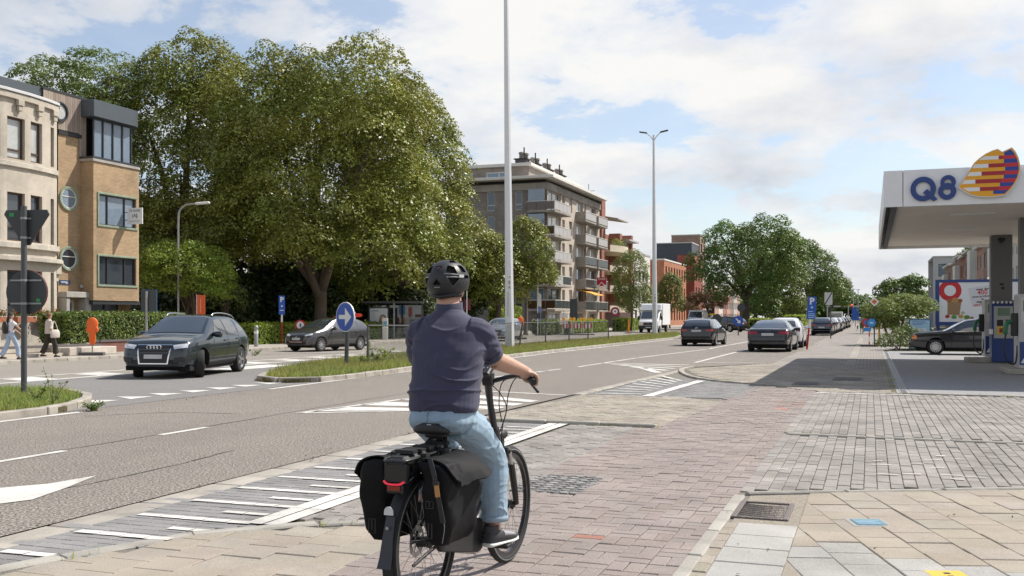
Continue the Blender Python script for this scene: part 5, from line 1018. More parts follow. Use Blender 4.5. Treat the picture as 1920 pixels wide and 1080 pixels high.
SX, SZ = 1 / (5.14 * 88.0), 1 / (5.14 * 80.5)
def FZ(x, y): return ((1560 + x / 5.14 - 1655) / 88.0, 1.5 + (595 - (270 + y / 5.14)) / 80.5)
b = MB(); c = FZ(876, 434); r = 118 * SZ; ring2(b, c, r, r * .58, -.07, -.001, sx=.97)
b.extr([(FZ(x, y)[0], -.075, FZ(x, y)[1]) for x, y in ((876, 468), (914, 436), (1016, 538), (978, 556))], (0, .073, 0)); b.build('letter_q', M_navy, st)
b = MB(); ring2(b, FZ(1117, 379), 68 * SZ, 32 * SZ, -.07, -.001); ring2(b, FZ(1108, 466), 80 * SZ, 34 * SZ, -.072, -.001); b.build('numeral_8', M_navy, st)
out = [(1218, 432), (1262, 372), (1310, 296), (1362, 215), (1412, 172), (1470, 134), (1530, 108), (1580, 95), (1600, 108), (1620, 124), (1660, 108), (1710, 88), (1745, 130), (1770, 185), (1785, 250), (1786, 300), (1768, 368), (1738, 425), (1700, 475), (1652, 522), (1540, 534), (1420, 530), (1330, 508), (1268, 470)]
def clipy(P, y, below):
    o = []; n_ = len(P)
    for i in range(n_):
        a, c_ = P[i], P[(i + 1) % n_]; ia = (a[1] <= y) == below; ic = (c_[1] <= y) == below
        if ia: o.append(a)
        if ia != ic: t = (y - a[1]) / (c_[1] - a[1]); o.append((a[0] + (c_[0] - a[0]) * t, y))
    return o
def clipx(P, x, left): return [(p[1], p[0]) for p in clipy([(q[1], q[0]) for q in P], x, left)]
def sail(P, y0, y1, m, name, par):
    if len(P) < 3: return None
    b = MB(); b.extr([(FZ(x, y)[0], y0, FZ(x, y)[1]) for x, y in P], (0, y1 - y0, 0)); return b.build(name, m, par)
cxo, cyo = 1530, 320
inn = [(cxo + (x - cxo) * .955, cyo + (y - cyo) * .945) for x, y in out]
big_ = [(cxo + (x - cxo) * 1.02, cyo + (y - cyo) * 1.03) for x, y in out]
lg = sail(big_, -.13, -.03, M_fasc, 'sail_logo', st); M_ylw = mat('logo_yellow', (.78, .36, .012), .4); M_crm = mat('logo_crimson', (.36, .012, .025), .4); M_lred = mat('logo_red', (.52, .02, .04), .4); M_lblu = mat('logo_blue', (.012, .05, .30), .4); M_lwht = mat('logo_white', (.75, .75, .75), .4)
sail(out, -.136, -.131, M_ylw, 'sail_base', lg)
for y0, y1, xw, xr in ((155, 188, 1590, 1628), (226, 262, 1495, 1648), (298, 335, 1430, 1645), (370, 408, 1372, 1612), (443, 479, 1415, 1590)):
    bnd = clipy(clipy(inn, y1, True), y0, False); tot = [(clipx(bnd, xw, True), M_lwht, 'white_stripe'), (clipx(clipx(bnd, xw, False), xr, True), M_crm, 'crimson_stripe'), (clipx(bnd, xr, False), M_lred, 'red_stripe')]
    for P, m_, nm in tot:
        if P: sail(P, -.140, -.1365, m_, nm, lg)
for y0, y1, xb in ((100, 155, 1642), (188, 226, 1640), (262, 298, 1650), (335, 370, 1637), (408, 443, 1602), (479, 512, 1540)):
    P = clipx(clipy(clipy(inn, y1, True), y0, False), xb, False)
    if P: sail(P, -.140, -.1365, M_lblu, 'blue_stripe', lg)
for x0, y0, nm in ((3.70, 36.2, 'front column of the canopy behind the payment terminal'), (3.78, 30.0, 'nearest canopy column beside the fuel pump at the right edge')):
    c_ = thing('canopy_column', 'square grey ' + nm, 'column', (x0, y0, 0)); b = MB(); b.box(.04, .68, 0, .5, .0, 4.2); b.build('shaft', M_pcol, c_, bevel=.02)
    b = MB(); b.box(.25, .45, -.06, 0, 4.02, 4.1); b.sph((.35, -.08, 4.0), .06); b.build('camera_unit', M_black, c_)
    b = MB(); b.box(.3, .42, -.012, 0, 2.55, 2.62); b.box(.34, .44, -.012, 0, 2.42, 2.5); b.build('label', M_black, c_)
for x0, y0, x1, y1, lb in ((3.0, 35.9, 5.5, 37.2, 'raised concrete pump island under the terminal'), (3.35, 28.8, 6.5, 30.4, 'raised pale concrete pump island at the right edge')):
    t_ = thing('pump_island', lb, 'island', (x0, y0, 0)); b = MB(); b.box(0, x1 - x0, 0, y1 - y0, .0, .16); b.build('base', M_kerb2, t_, bevel=.03); b = MB(); b.box(.12, x1 - x0 - .12, .12, y1 - y0 - .12, .16, .165); b.build('top', M_conc, t_)
pt_ = thing('payment_terminal', 'blue and grey payment terminal in front of the canopy column', 'terminal', (3.72, 35.78, .0))
b = MB(); b.box(0, .68, 0, .36, .05, 2.0); b.build('cabinet', M_navy, pt_, bevel=.015); b = MB(); b.box(.06, .62, -.02, 0, .82, 1.86); f_ = b.build('face', mat('terminal_grey', (.42, .42, .42), .45), pt_)
for x0, x1, z0, z1, m_, nm in ((.17, .52, 1.55, 1.8, mat('lcd_green', (.14, .22, .15), .2), 'screen'), (.15, .33, 1.22, 1.42, M_black, 'card_slot'), (.40, .56, 1.28, 1.33, M_black, 'button_row'), (.40, .56, 1.38, 1.43, M_black, 'button_row'), (.16, .42, .95, 1.2, mat('sticker_yellow', (.75, .45, .03), .5), 'sticker')):
    b = MB(); b.box(x0, x1, -.03, -.02, z0, z1); b.build(nm, m_, f_)
b = MB(); b.box(.22, .34, -.034, -.03, 1.0, 1.15); b.build('sticker_print', mat('sticker_brown', (.25, .05, .02), .5), f_)
b = MB(); b.box(-.05, .74, -.22, .3, 2.0, 2.06); b.build('hood', M_pcol, pt_)
for i in range(6): b = MB(); b.sph((.03 + i * .125, -.2, 1.99), (.045, .03, .05), 8, 5); b.build('hood_lamp', M_fasc, pt_)
b = MB(); b.cyl((-.03, -.05, .95), (-.03, -.05, 1.12), .06, n=10); b.build('cup', M_fasc, pt_)
def pump(label, X, Y, flip=1):
    p = thing('fuel_pump', label, 'fuel pump', (X, Y, .16)); b = MB(); b.box(0, .62, 0, .95, 0, 1.95); b.build('cabinet', mat('pump_grey', (.45, .45, .46), .4), p, bevel=.02)
    b = MB(); b.box(.05, .57, -.015, 0, 1.2, 1.85); f_ = b.build('display', mat('pump_face', (.55, .55, .55), .4), p); b = MB(); b.box(.1, .5, -.025, -.015, 1.5, 1.78); b.build('screen', MATS['lcd_green'], f_)
    b = MB(); b.box(.02, .6, -.012, 0, .1, .7); b.build('blue_panel', M_navy, p)
    b = MB(); b.extr([(.05, -.02, .15), (.2, -.02, .15), (.45, -.02, .6), (.3, -.02, .6)], (0, .006, 0)); b.build('white_swoosh', M_lwht, p)
    b = MB(); b.box(-.16, 0, .1, .3, .85, 1.45); b.build('holster', M_black, p, bevel=.02)
    b = MB(); b.tube(bez([(-.14, .16, 1.25), (-.26, .14, 1.18), (-.30, .14, .98), (-.28, .15, .9)], 4), [.06] * 13, 7); b.build('nozzle', mat('nozzle_green', (.02, .16, .07), .45), p)
    b = MB(); b.tube(bez([(-.27, .15, .95), (-.34, .12, .55), (-.26, .1, .2), (-.08, .12, .12), (-.02, .2, .35), (0, .25, .6)], 6), .022, 7); b.build('hose', M_black, p); return p
pump('grey fuel pump with green nozzle at the right picture edge', 3.64, 28.9); pump('fuel pump with dark hose left of the payment terminal', 3.66, 37.3)
# billboard and small advertising panel
bb = thing('billboard', 'wide blue-framed billboard advertising 400 fresh products and daily bread', 'billboard', (3.40, 60.0, 0)); WB = 6.8
b = MB(); b.box(0, WB, 0, .12, 1.05, 1.25); b.box(0, WB, 0, .12, 3.43, 3.58); b.box(0, .2, 0, .12, 1.25, 3.43); b.box(WB - .2, WB, 0, .12, 1.25, 3.43); b.build('frame', M_navy, bb)
for x in (.05, 3.3, 6.5): b = MB(); b.box(x, x + .18, .12, .3, 0, 3.4); b.build('leg', M_navy, bb)
b = MB(); b.box(.2, WB - .2, .03, .09, 1.25, 3.43); po = b.build('poster', mat('poster_white', (.74, .74, .78), .5), bb); M_pred = mat('poster_red', (.55, .015, .025), .5)
def pdisc(c, ro, ri, lo, hi, m_):
    b = MB(); P = [(c[0] + r_ * math.cos(t), c[1] + r_ * math.sin(t)) for r_ in (ri, ro) for t in np.linspace(0, 2 * math.pi, 37)[:-1]]; P = [(min(max(x, lo[0]), hi[0]), .024, min(max(z, lo[1]), hi[1])) for x, z in P]
    b.add(P, [(i, (i + 1) % 36, 36 + (i + 1) % 36, 36 + i) for i in range(36)]); b.build('red_ring', m_, po, fix=False)
pdisc((.75, 2.98), .58, .30, (.2, 1.25), (6.6, 3.43), M_pred); pdisc((2.85, 1.35), .60, .28, (.2, 1.25), (6.6, 3.43), M_pred)
b = MB(); b.extr([(1.65, .024, 3.10), (2.95, .024, 3.30), (3.12, .024, 2.20), (1.88, .024, 2.05)], (0, -.003, 0)); b.build('note_sheet', mat('poster_note', (.62, .62, .66), .5), po); b = MB(); b.extr([(2.95, .022, 3.30), (3.35, .022, 2.18), (3.12, .022, 2.20)], (0, -.003, 0)); b.build('note_curl', mat('poster_grey', (.25, .27, .30), .5), po)
M_ink = mat('poster_ink', (.12, .03, .05), .6)
for tx, sz, z, m_ in (('meer dan', .17, 3.05, M_ink), ('400', .34, 2.86, M_pred), ('verse producten', .16, 2.66, M_ink), ('en', .15, 2.51, M_ink), ('dagelijks', .18, 2.37, M_ink), ('vers brood!', .19, 2.21, M_pred)): text(tx, sz, m_, po, (2.38, .016, z), (R(90), R(-5), 0), bold=.004)
b = MB(); b.extr([(.62, .024, 1.65), (1.22, .024, 1.62), (1.32, .024, 2.35), (.62, .024, 2.35)], (0, -.003, 0)); b.build('paper_bag', mat('bag_brown', (.33, .2, .11), .7), po)
for c, r_, m_ in (((.72, 2.42), .14, (.35, .12, .04)), ((1.0, 2.45), .18, (.45, .25, .08)), ((1.25, 2.42), .13, (.3, .08, .03)), ((.62, 1.55), .12, (.4, .03, .03)), ((.95, 1.52), .14, (.12, .28, .05)), ((1.3, 1.55), .13, (.5, .3, .05)), ((1.6, 1.5), .15, (.10, .22, .04)), ((1.4, 1.75), .1, (.5, .45, .25)), ((1.85, 1.46), .1, (.35, .1, .05))):
    b = MB(); b.add([(c[0] + r_ * math.cos(t), .0205 - r_ * .01, c[1] + r_ * .8 * math.sin(t)) for t in np.linspace(0, 6.283, 15)[:-1]], [tuple(range(14))]); b.build('grocery', mat('grocery%d' % int(c[0] * 100), m_, .6), po, fix=False)
ad = thing('ad_panel', 'low blue advertising panel with sketched drawing left of the old black saloon', 'sign', (1.70, 50.2, 0))
b = MB(); b.box(0, .95, 0, .14, .0, 1.42); b.build('frame', mat('panel_blue', (.03, .09, .22), .5), ad, bevel=.01); b = MB(); b.box(.05, .90, -.01, 0, .05, 1.36); pn_ = b.build('sheet', mat('panel_skyblue', (.33, .52, .70), .5), ad)
for z, x1 in ((1.28, .7), (1.22, .8), (1.16, .6)): b = MB(); b.box(.15, x1, -.014, -.01, z, z + .022); b.build('print_line', mat('panel_ink', (.06, .12, .28), .6), pn_)
b = MB(); b.extr([(.16, -.011, .35), (.30, -.011, .98), (.75, -.011, 1.0), (.85, -.011, .6), (.55, -.011, .3)], (0, -.003, 0)); b.build('drawing', mat('panel_pale', (.62, .66, .72), .6), pn_); b = MB()
for P in ([(.2, .9), (.3, .5), (.5, .62), (.62, .9)], [(.35, .45), (.5, .95), (.7, .7)], [(.16, .98), (.2, .4)], [(.4, .85), (.62, .65), (.8, .72)]): b.tube(bez([(x, -.016, z) for x, z in P], 4), .008, 4)
b.build('drawing_line', MATS['panel_ink'], pn_)
# ================================================================== SIGNS AND POSTS
M_pole = mat('galvanised_pole', (.33, .335, .34), .45, .5, vary=.15, vscale=4); M_dpole = mat('dark_pole', (.085, .09, .095), .5, .3); M_back = mat('sign_back', (.055, .06, .065), .5, .2, vary=.15); M_sred = mat('sign_red', (.50, .015, .02), .4); M_sblu = mat('traffic_blue', (.012, .085, .42), .35); M_swht = mat('sign_face_white', (.76, .76, .76), .4); M_oran = mat('orange_wrap', (.78, .13, .015), .5, vary=.12, vscale=5, bump=.2, bscale=12); M_green = mat('green_sticker', (.03, .30, .09), .5)
def plate(b, pts, y0, y1): return b.extr([(x, y0, z) for x, z in pts], (0, y1 - y0, 0))
def circ(r, c=(0, 0), n=32): return [(c[0] + r * math.cos(2 * math.pi * i / n), c[1] + r * math.sin(2 * math.pi * i / n)) for i in range(n)]
def post(name, label, X, Y, z0, h, r=.038, m=None, rz=0, cat='sign', group=None, stripes=None, lean=(0, 0)):
    t_ = thing(name, label, cat, (X, Y, z0), rz, group)
    if stripes:
        k = int(h / stripes[2])
        for i in range(k): b = MB(); b.cyl((lean[0] * i / k, 0, h * i / k), (lean[0] * (i + 1) / k, 0, h * (i + 1) / k), r, n=8, cap=i in (0, k - 1)); b.build('pole_band', stripes[i % 2], t_)
    else: b = MB(); b.cyl((0, 0, 0), (lean[0], lean[1], h), r, n=12); b.build('pole', m or M_pole, t_, smooth=True, sharp=40)
    return t_
def face(t_, nm, pts, y0, y1, m, label=None): b = MB(); plate(b, pts, y0, y1); return b.build(nm, m, t_, label=label)
# two-sign post on the near left island, seen from behind
sp = post('sign_post', 'grey post with the backs of a triangular and a round sign on the left island', -14.4, 13.95, .09, 3.42, .052, M_dpole, R(12))
tri = [(-.40, 3.36), (.40, 3.36), (.44, 3.28), (.06, 2.72), (-.06, 2.72), (-.44, 3.28)]
f_ = face(sp, 'triangular_sign', tri, .07, .10, M_back); face(f_, 'sticker', [(-.33, 3.24), (-.24, 3.24), (-.24, 3.31), (-.33, 3.31)], .062, .07, M_green); face(f_, 'red_face', [(x * .99, 2.72 + (z - 2.72) * .99) for x, z in tri], .10, .106, M_sred)
f_ = face(sp, 'round_sign', circ(.40, (0, 1.87)), .07, .10, M_back); face(f_, 'red_face', circ(.405, (0, 1.87)), .10, .107, M_sred); face(f_, 'sticker', [(.2, 1.69), (.27, 1.69), (.27, 1.75), (.2, 1.75)], .062, .07, M_green)
for z in (3.2, 2.85, 2.08, 1.66): b = MB(); b.box(-.10 if z > 2.5 else -.3, .10 if z > 2.5 else .3, .045, .07, z - .015, z + .015); b.cyl((0, 0, z - .02), (0, 0, z + .02), .06, n=12); b.build('bracket', M_pole, sp)
# blue arrow sign at the tip of the long island
ar = post('arrow_sign', 'round blue sign with white arrow pointing right on the grass island', -14.03, 25.05, .09, 1.15, .06, M_dpole, R(-24), lean=(.06, 0))
f_ = face(ar, 'disc', circ(.425, (.08, 1.42)), -.10, -.07, M_swht); face(f_, 'blue_face', circ(.40, (.08, 1.42)), -.106, -.10, M_sblu); face(f_, 'arrow', [(-.20, 1.36), (.09, 1.36), (.09, 1.16), (.38, 1.42), (.09, 1.68), (.09, 1.48), (-.20, 1.48)], -.112, -.106, M_swht)
# mesh fence along the island
fc = thing('mesh_fence', 'low dark wire mesh fence along the grass median', 'fence', (-15, 26, .09)); FP = [(-13.9, 26.1), (-14.3, 30.4), (-14.6, 34.7), (-14.95, 39), (-15.35, 43.3), (-15.6, 48.4), (-15.6, 52.6), (-15.4, 55.8), (-14.9, 58.6)]; FP = [(x + 15, y - 26) for x, y in FP]
for i, (x, y) in enumerate(FP): b = MB(); b.cyl((x + (.12 if i == 4 else 0), y, 0), (x + (.0 if i != 4 else .28), y, 1.2), .035, n=8); b.build('post', M_dpole, fc)
b = MB(); b.tube([(x, y, 1.17 - .04 * (i % 2)) for i, (x, y) in enumerate(FP)], .025, 6); b.build('top_rail', M_dpole, fc); b = MB()
for (x0, y0), (x1, y1) in zip(FP, FP[1:]):
    L_ = math.hypot(x1 - x0, y1 - y0); k = int(L_ / .10)
    for i in range(-10, k):
        for s_ in (0, 1):
            a0, a1 = i * .10, i * .10 + 1.0; z0, z1 = .08, 1.08
            if a0 < 0: z0 += -a0; a0 = 0
            if a1 > L_: z1 -= a1 - L_; a1 = L_
            if s_: z0, z1 = 1.16 - z0, 1.16 - z1
            q = lambda a: (x0 + (x1 - x0) * a / L_, y0 + (y1 - y0) * a / L_)
            p0, p1 = q(a0), q(a1); b.cyl((*p0, z0), (*p1, z1), .0032, n=3, cap=False)
b.build('wire_mesh', mat('mesh_wire', (.14, .15, .15), .5, .4), fc, kind='stuff', fix=False)
# tall road lamps
def tall_lamp(label, X, Y, H, lean, ang=0):
    t_ = thing('lamp_post', label, 'street lamp', (X, Y, .05), 0); b = MB(); b.cyl((0, 0, 0), (lean, 0, H), .225, .085, 8); b.build('shaft', mat('lamp_white', (.70, .71, .72), .45, .1, vary=.06), t_)
    b = MB(); b.box(-.05, .02, -.236, -.20, 1.5, 2.6); b.build('hatch_cover', mat('hatch_grey', (.5, .51, .52), .5), t_)
    for z, hh in ((2.75, .12), (2.95, .16), (3.25, .05)): b = MB(); b.box(.02, .11, -.232, -.2, z, z + hh); b.build('number_label', M_conc, t_)
    for s_ in (-1, 1):
        d = Vector((math.cos(ang), math.sin(ang), 0)) * s_; p = Vector((lean, 0, H)); b = MB(); b.tube(bez([p - Vector((0, 0, .5)), p + d * .25 + Vector((0, 0, -.1)), p + d * .6 + Vector((0, 0, .2))], 4), .045, 6); arm = b.build('arm', MATS['lamp_white'], t_)
        b = MB(); b.obox(p + d * .85 + Vector((0, 0, .26)), d * .32 + Vector((0, 0, .06)), Vector((-d.y, d.x, 0)) * .13, Vector((0, 0, .05))); b.build('lamp_head', M_dpole, arm, bevel=.02)
tall_lamp('very tall white tapered lamp post behind the cyclist, running out of the top', -15.4, 42.5, 19.0, -.22); tall_lamp('tall white lamp post with twin heads beside the white truck', -16.4, 79.7, 16.2, -.1, R(0))
sl_ = thing('street_lamp', 'slim grey street lamp with curved arm in front of the park trees', 'street lamp', (-33.2, 42.0, .6)); b = MB(); b.tube([(0, 0, 0), (0, 0, 3), (0, 0, 5.7)] + [tuple(p) for p in bez([(0, 0, 5.7), (.05, .02, 6.3), (.35, .15, 6.62), (.9, .35, 6.7)], 4)[1:]], .05, 8); b.build('pole', M_pole, sl_); b = MB(); b.obox((1.15, .44, 6.72), (.33, .12, .03), (-.05, .13, 0), (0, 0, .06)); b.build('lamp_head', MATS['sign_face_white'], sl_, bevel=.03)
# left side furniture
def wrapped(label, X, Y, h=1.36, s=1.0, z0=.1):
    t_ = thing('wrapped_sign', label, 'sign', (X, Y, z0), R(30)); b = MB(); P = [(0, 0)]
    prof = [(.05, .38), (.11, .52), (.11, .86), (.19, .88), (.21, .93), (.21, 1.04), (.17, 1.07), (.20, 1.16), (.19, 1.28), (.13, 1.38), (.03, 1.44)]
    pts = [(x * s, z * h / 1.44) for x, z in prof] + [(-x * s, z * h / 1.44) for x, z in reversed(prof)]; b.extr([(x, -.05, z) for x, z in pts], (0, .10, 0)); b.build('cover', M_oran, t_, bevel=.02, smooth=True, sharp=50)
    b = MB(); b.cyl((0, 0, .05), (0, 0, .45), .025, n=8); b.build('pole', M_pole, t_); b = MB(); b.box(-.42, .42, -.2, .2, 0, .12); b.build('foot', mat('recycled_foot', (.09, .085, .08), .9, vary=.3), t_, bevel=.02); return t_
wrapped('orange wrapped sign on a foot block before the clipped hedge', -26.9, 29.2, 1.40); wrapped('orange wrapped sign behind the mesh fence near the silver car', -22.6, 64.5, 1.55, 1.2, 0); wrapped('orange wrapped sign behind the roof of the grey hatchback', -29.0, 50.5, 1.45, 1.3)
bs_ = post('sign_post', 'grey post with the blue-edged back of a square sign by the hedge', -27.4, 32.7, .1, 2.45, .05, M_pole, R(25)); f_ = face(bs_, 'square_sign', [(-.22, 1.65), (.38, 1.65), (.38, 2.5), (-.22, 2.5)], .06, .09, M_back); face(f_, 'blue_face', [(-.23, 1.64), (.39, 1.64), (.39, 2.51), (-.23, 2.51)], .09, .105, mat('edge_blue', (.08, .28, .6), .4))
os_ = post('orange_sign', 'upright orange-red panel on a post behind the dark suv', -26.8, 35.4, .1, 1.6, .03, M_pole, R(20)); f_ = face(os_, 'panel', [(-.17, 1.45), (.17, 1.45), (.17, 2.35), (-.17, 2.35)], -.05, -.02, mat('panel_orange', (.62, .09, .02), .5)); face(f_, 'stripe', [(-.03, 1.6), (0, 1.6), (0, 2.2), (-.03, 2.2)], -.055, -.05, mat('stripe_yellow', (.8, .35, .1), .5)); face(f_, 'edge', [(-.19, 1.44), (-.17, 1.44), (-.17, 2.36), (-.19, 2.36)], -.05, -.02, M_swht)
for X, Y, lb in ((-27.6, 40.6, 'grey steel bollard at the kerb right behind the dark suv'), (-27.4, 46.8, 'grey steel bollard hidden partly by the hatchback')):
    t_ = thing('bollard', lb, 'bollard', (X, Y, .1), 0, 'steel bollards on the far kerb'); b = MB(); b.lathe([(.0, 0), (.10, 0), (.10, .78), (.085, .8), (.085, .84), (.10, .86), (.10, .95), (.06, 1.0), (0, 1.0)], (0, 0, 0), n=14); b.build('body', M_pole, t_, smooth=True, sharp=40); b = MB(); b.lathe([(.102, .62), (.102, .74)], (0, 0, 0), n=14); b.build('band', M_swht, t_)
ps = post('parking_sign', 'blue parking sign on a red and white pole before the dark park', -29.4, 45.6, .1, 2.3, .035, None, R(32), stripes=(M_sred, M_sred, .4)); face(ps, 'white_section', [(-.045, 1.15), (.045, 1.15), (.045, 1.55), (-.045, 1.55)], -.05, .05, M_swht); f_ = face(ps, 'panel', [(-.16, 1.55), (.16, 1.55), (.16, 2.55), (-.16, 2.55)], -.09, -.06, M_sblu); text('P', .36, M_swht, f_, (0, -.093, 2.33), (R(90), 0, 0), bold=.012); face(f_, 'symbol', [(-.06, 2.0), (.0, 2.05), (.06, 2.0), (.0, 1.94)], -.094, -.09, M_swht); face(f_, 'text_line', [(-.1, 1.75), (.1, 1.75), (.1, 1.79), (-.1, 1.79)], -.094, -.09, M_swht)
ns = post('prohibition_sign', 'small round red-rimmed sign at the left of the grey hatchback', -24.8, 40.0, 0.0, 1.2, .03, M_pole, R(30)); f_ = face(ns, 'disc', circ(.24, (0, 1.14)), -.07, -.045, M_sred); face(f_, 'white_face', circ(.165, (0, 1.14)), -.074, -.07, M_swht); face(f_, 'symbol', [(-.03, 1.05), (.03, 1.05), (.05, 1.14), (.02, 1.22), (-.03, 1.22)], -.078, -.074, M_dpole)
oa = post('diversion_sign', 'orange arrow-shaped diversion sign on a thin white pole', -27.2, 49.6, .1, 1.7, .025, M_swht, R(25)); face(oa, 'panel', [(-.35, 1.42), (.30, 1.42), (.42, 1.52), (.30, 1.62), (-.35, 1.62)], -.05, -.03, mat('vivid_orange', (.85, .06, .02), .4)); [face(oa, 'letter', [(-.22 + i * .08, 1.50), (-.18 + i * .08, 1.50), (-.18 + i * .08, 1.54), (-.22 + i * .08, 1.54)], -.054, -.05, M_sred) for i in range(6)]
bs = thing('bus_shelter', 'dark glass bus shelter with a lit portrait poster', 'bus shelter', (-30.4, 58.5, .1), R(15)); b = MB(); b.box(-.9, 2.9, -.7, .9, 2.32, 2.45); b.build('roof', M_dpole, bs)
for x in (-.8, 2.8): b = MB(); b.box(x - .05, x + .05, .7, .8, 0, 2.32); b.build('post', M_dpole, bs)
b = MB(); b.box(1.15, 1.25, -.65, -.6, 0, 2.32); b.build('post', M_pole, bs)
b = MB(); b.box(-.8, 2.8, .74, .76, .3, 2.2); b.build('rear_glass', M_glass, bs); b = MB(); b.box(-.45, .85, -.72, -.58, .35, 2.05); pf = b.build('poster_case', M_dframe, bs); b = MB(); b.box(-.38, .78, -.735, -.72, .42, 1.98); pp = b.build('poster', mat('poster_pale', (.62, .67, .70), .3), pf)
def ell(c, rx, rz, y, m_, nm, par, n=20): b = MB(); b.add([(c[0] + rx * math.cos(2 * math.pi * i / n), y, c[1] + rz * math.sin(2 * math.pi * i / n)) for i in range(n)], [tuple(range(n))]); return b.build(nm, m_, par, fix=False)
ell((.48, 1.22), .24, .36, -.738, mat('hair_brown', (.14, .08, .05), .7), 'hair_print', pp); ell((.48, 1.28), .155, .225, -.741, mat('print_skin', (.55, .37, .28), .6), 'face_print', pp); ell((.48, .75), .27, .2, -.739, mat('print_skin2', (.5, .34, .27), .6), 'neck_print', pp)
for x in (.41, .55): ell((x, 1.32), .03, .015, -.743, M_dframe, 'eye_print', pp)
ell((.48, 1.16), .05, .018, -.743, mat('lip_print', (.4, .12, .1), .6), 'lip_print', pp); face(pp, 'text_print', [(-.3, 1.8), (.2, 1.8), (.2, 1.84), (-.3, 1.84)], -.739, -.736, MATS['panel_ink']); [face(pp, 'text_print', [(-.3, 1.68 - i * .11), (-.02, 1.68 - i * .11), (-.02, 1.70 - i * .11), (-.3, 1.70 - i * .11)], -.739, -.736, MATS['poster_grey']) for i in range(4)]; face(pp, 'blue_print', [(-.36, .5), (-.1, .5), (-.1, 1.1), (-.36, 1.2)], -.739, -.736, mat('print_blue', (.12, .38, .6), .5))
tk = thing('ticket_panel', 'white timetable panel standing beside the bus shelter poster', 'sign', (-28.6, 56.0, .1), R(15)); b = MB(); b.box(-.17, .17, -.04, .04, 0, 1.35); b.build('board', M_swht, tk, bevel=.01); face(tk, 'blue_print', [(-.12, .9), (.12, .9), (.12, 1.15), (-.12, 1.15)], -.046, -.04, MATS['print_blue'])
rs_ = post('stop_sign_post', 'dark red signal box on a white pole behind the rider\'s ear', -27.2, 66.0, .1, 3.3, .035, M_swht, R(20)); face(rs_, 'panel', [(-.28, 1.9), (-.06, 1.9), (-.06, 2.7), (-.28, 2.7)], -.05, -.02, mat('dark_red_panel', (.16, .02, .03), .5)); face(rs_, 'panel', [(.06, 1.9), (.28, 1.9), (.28, 2.7), (.06, 2.7)], -.05, -.02, MATS['dark_red_panel'])
# flags pole by the street tree, scooter, barriers and signals in front of the apartments
fp = post('banner_pole', 'slim white pole with a blue banner beside the street tree', -25.0, 75.5, .1, 5.4, .04, M_swht, R(15)); face(fp, 'white_banner', [(.05, 2.3), (.3, 2.2), (.3, 3.2), (.05, 3.4)], -.02, .0, M_swht); face(fp, 'blue_banner', [(.05, 1.1), (.32, 1.1), (.32, 2.15), (.05, 2.25)], -.02, 0, mat('banner_blue', (.16, .22, .5), .6))
tb = thing('traffic_signal', 'dark back of a traffic signal panel before the apartment balcony', 'traffic light', (-24.2, 83, .1), R(15)); b = MB(); b.cyl((0, 0, 0), (0, 0, 2.6), .05, n=8); b.build('pole', M_dpole, tb); b = MB(); b.box(-.32, .32, -.03, .0, 1.15, 3.0); b.build('back_plate', M_back, tb); b = MB(); b.box(-.13, .13, 0, .3, 1.6, 2.6); b.build('housing', M_black, tb)
for i, (X, Y, lb) in enumerate(((-24.1, 73.5, 'left'), (-23.9, 79.0, 'right'))):
    t_ = post('sign_post', f'small double-panel traffic sign on a thin pole, {lb} of the scooter', X, Y, .1, 2.0, .03, M_pole, R(18)); face(t_, 'panel', [(-.32, 1.3), (.0, 1.3), (.0, 1.75), (-.32, 1.75)], -.05, -.02, M_back if i == 0 else M_swht); face(t_, 'panel', [(.04, 1.3), (.36, 1.3), (.36, 1.75), (.04, 1.75)], -.05, -.02, M_back if i == 0 else M_swht)
    if i: face(t_, 'panel', [(-.32, .8), (.36, .8), (.36, 1.2), (-.32, 1.2)], -.05, -.02, M_swht)
es = thing('electric_scooter', 'parked electric kick scooter on the far pavement', 'scooter', (-24.3, 77.6, .1), R(70)); b = MB(); b.box(-.09, .09, -.45, .4, .12, .18); b.build('deck', M_black, es, bevel=.01); b = MB(); b.cyl((0, .45, .14), (0, .38, 1.15), .03, n=8); b.build('stem', M_pole, es); b = MB(); b.cyl((-.25, .38, 1.15), (.25, .38, 1.15), .02, n=8); b.build('handlebar', M_black, es)
for y in (-.5, .5): b = MB(); b.lathe([(.06, -.03), (.12, -.03), (.12, .03), (.06, .03)], (0, y, .12), 'X', 16); b.build('wheel', M_black, es)
for i in range(3):
    t_ = thing('warning_barrier', ('leftmost', 'middle', 'rightmost')[i] + ' red and white roadworks barrier with yellow lamps', 'barrier', (-23.4 + i * .75, 78.3 + i * .5, 0.05), R(12), 'roadworks barriers'); b = MB()
    for x in (-.35, .35): b.box(x - .03, x + .03, -.02, .02, 0, 1.15)
    b.build('frame', M_swht, t_)
    for k in range(5): b = MB(); b.extr([(-.35 + k * .14, -.03, .55), (-.21 + k * .14, -.03, .55), (-.21 + k * .14, -.03, .95), (-.35 + k * .14, -.03, .95)], (0, .012, 0)); b.build('board', (M_sred, M_swht)[k % 2], t_)
    for x in (-.28, .28): b = MB(); b.cyl((x, -.06, 1.32), (x, .06, 1.32), .13, n=14); b.box(x - .07, x + .07, -.05, .05, 1.12, 1.22); b.build('lamp', mat('lamp_yellow', (.85, .42, .01), .3), t_)
    b = MB(); b.box(-.55, .55, -.2, .2, 0, .08); b.build('foot', MATS['recycled_foot'], t_)
rz_ = post('speed_sign', 'round red zone sign with white centre on a pole left of the truck', -22.5, 91, .1, 2.2, .04, M_dpole, R(14)); f_ = face(rz_, 'disc', circ(.42, (0, 1.95)), -.07, -.04, mat('deep_red', (.30, .012, .03), .4)); face(f_, 'white_face', circ(.24, (0, 1.95)), -.075, -.07, M_swht); face(f_, 'symbol', circ(.09, (0, 1.95), 10), -.08, -.075, M_dpole)
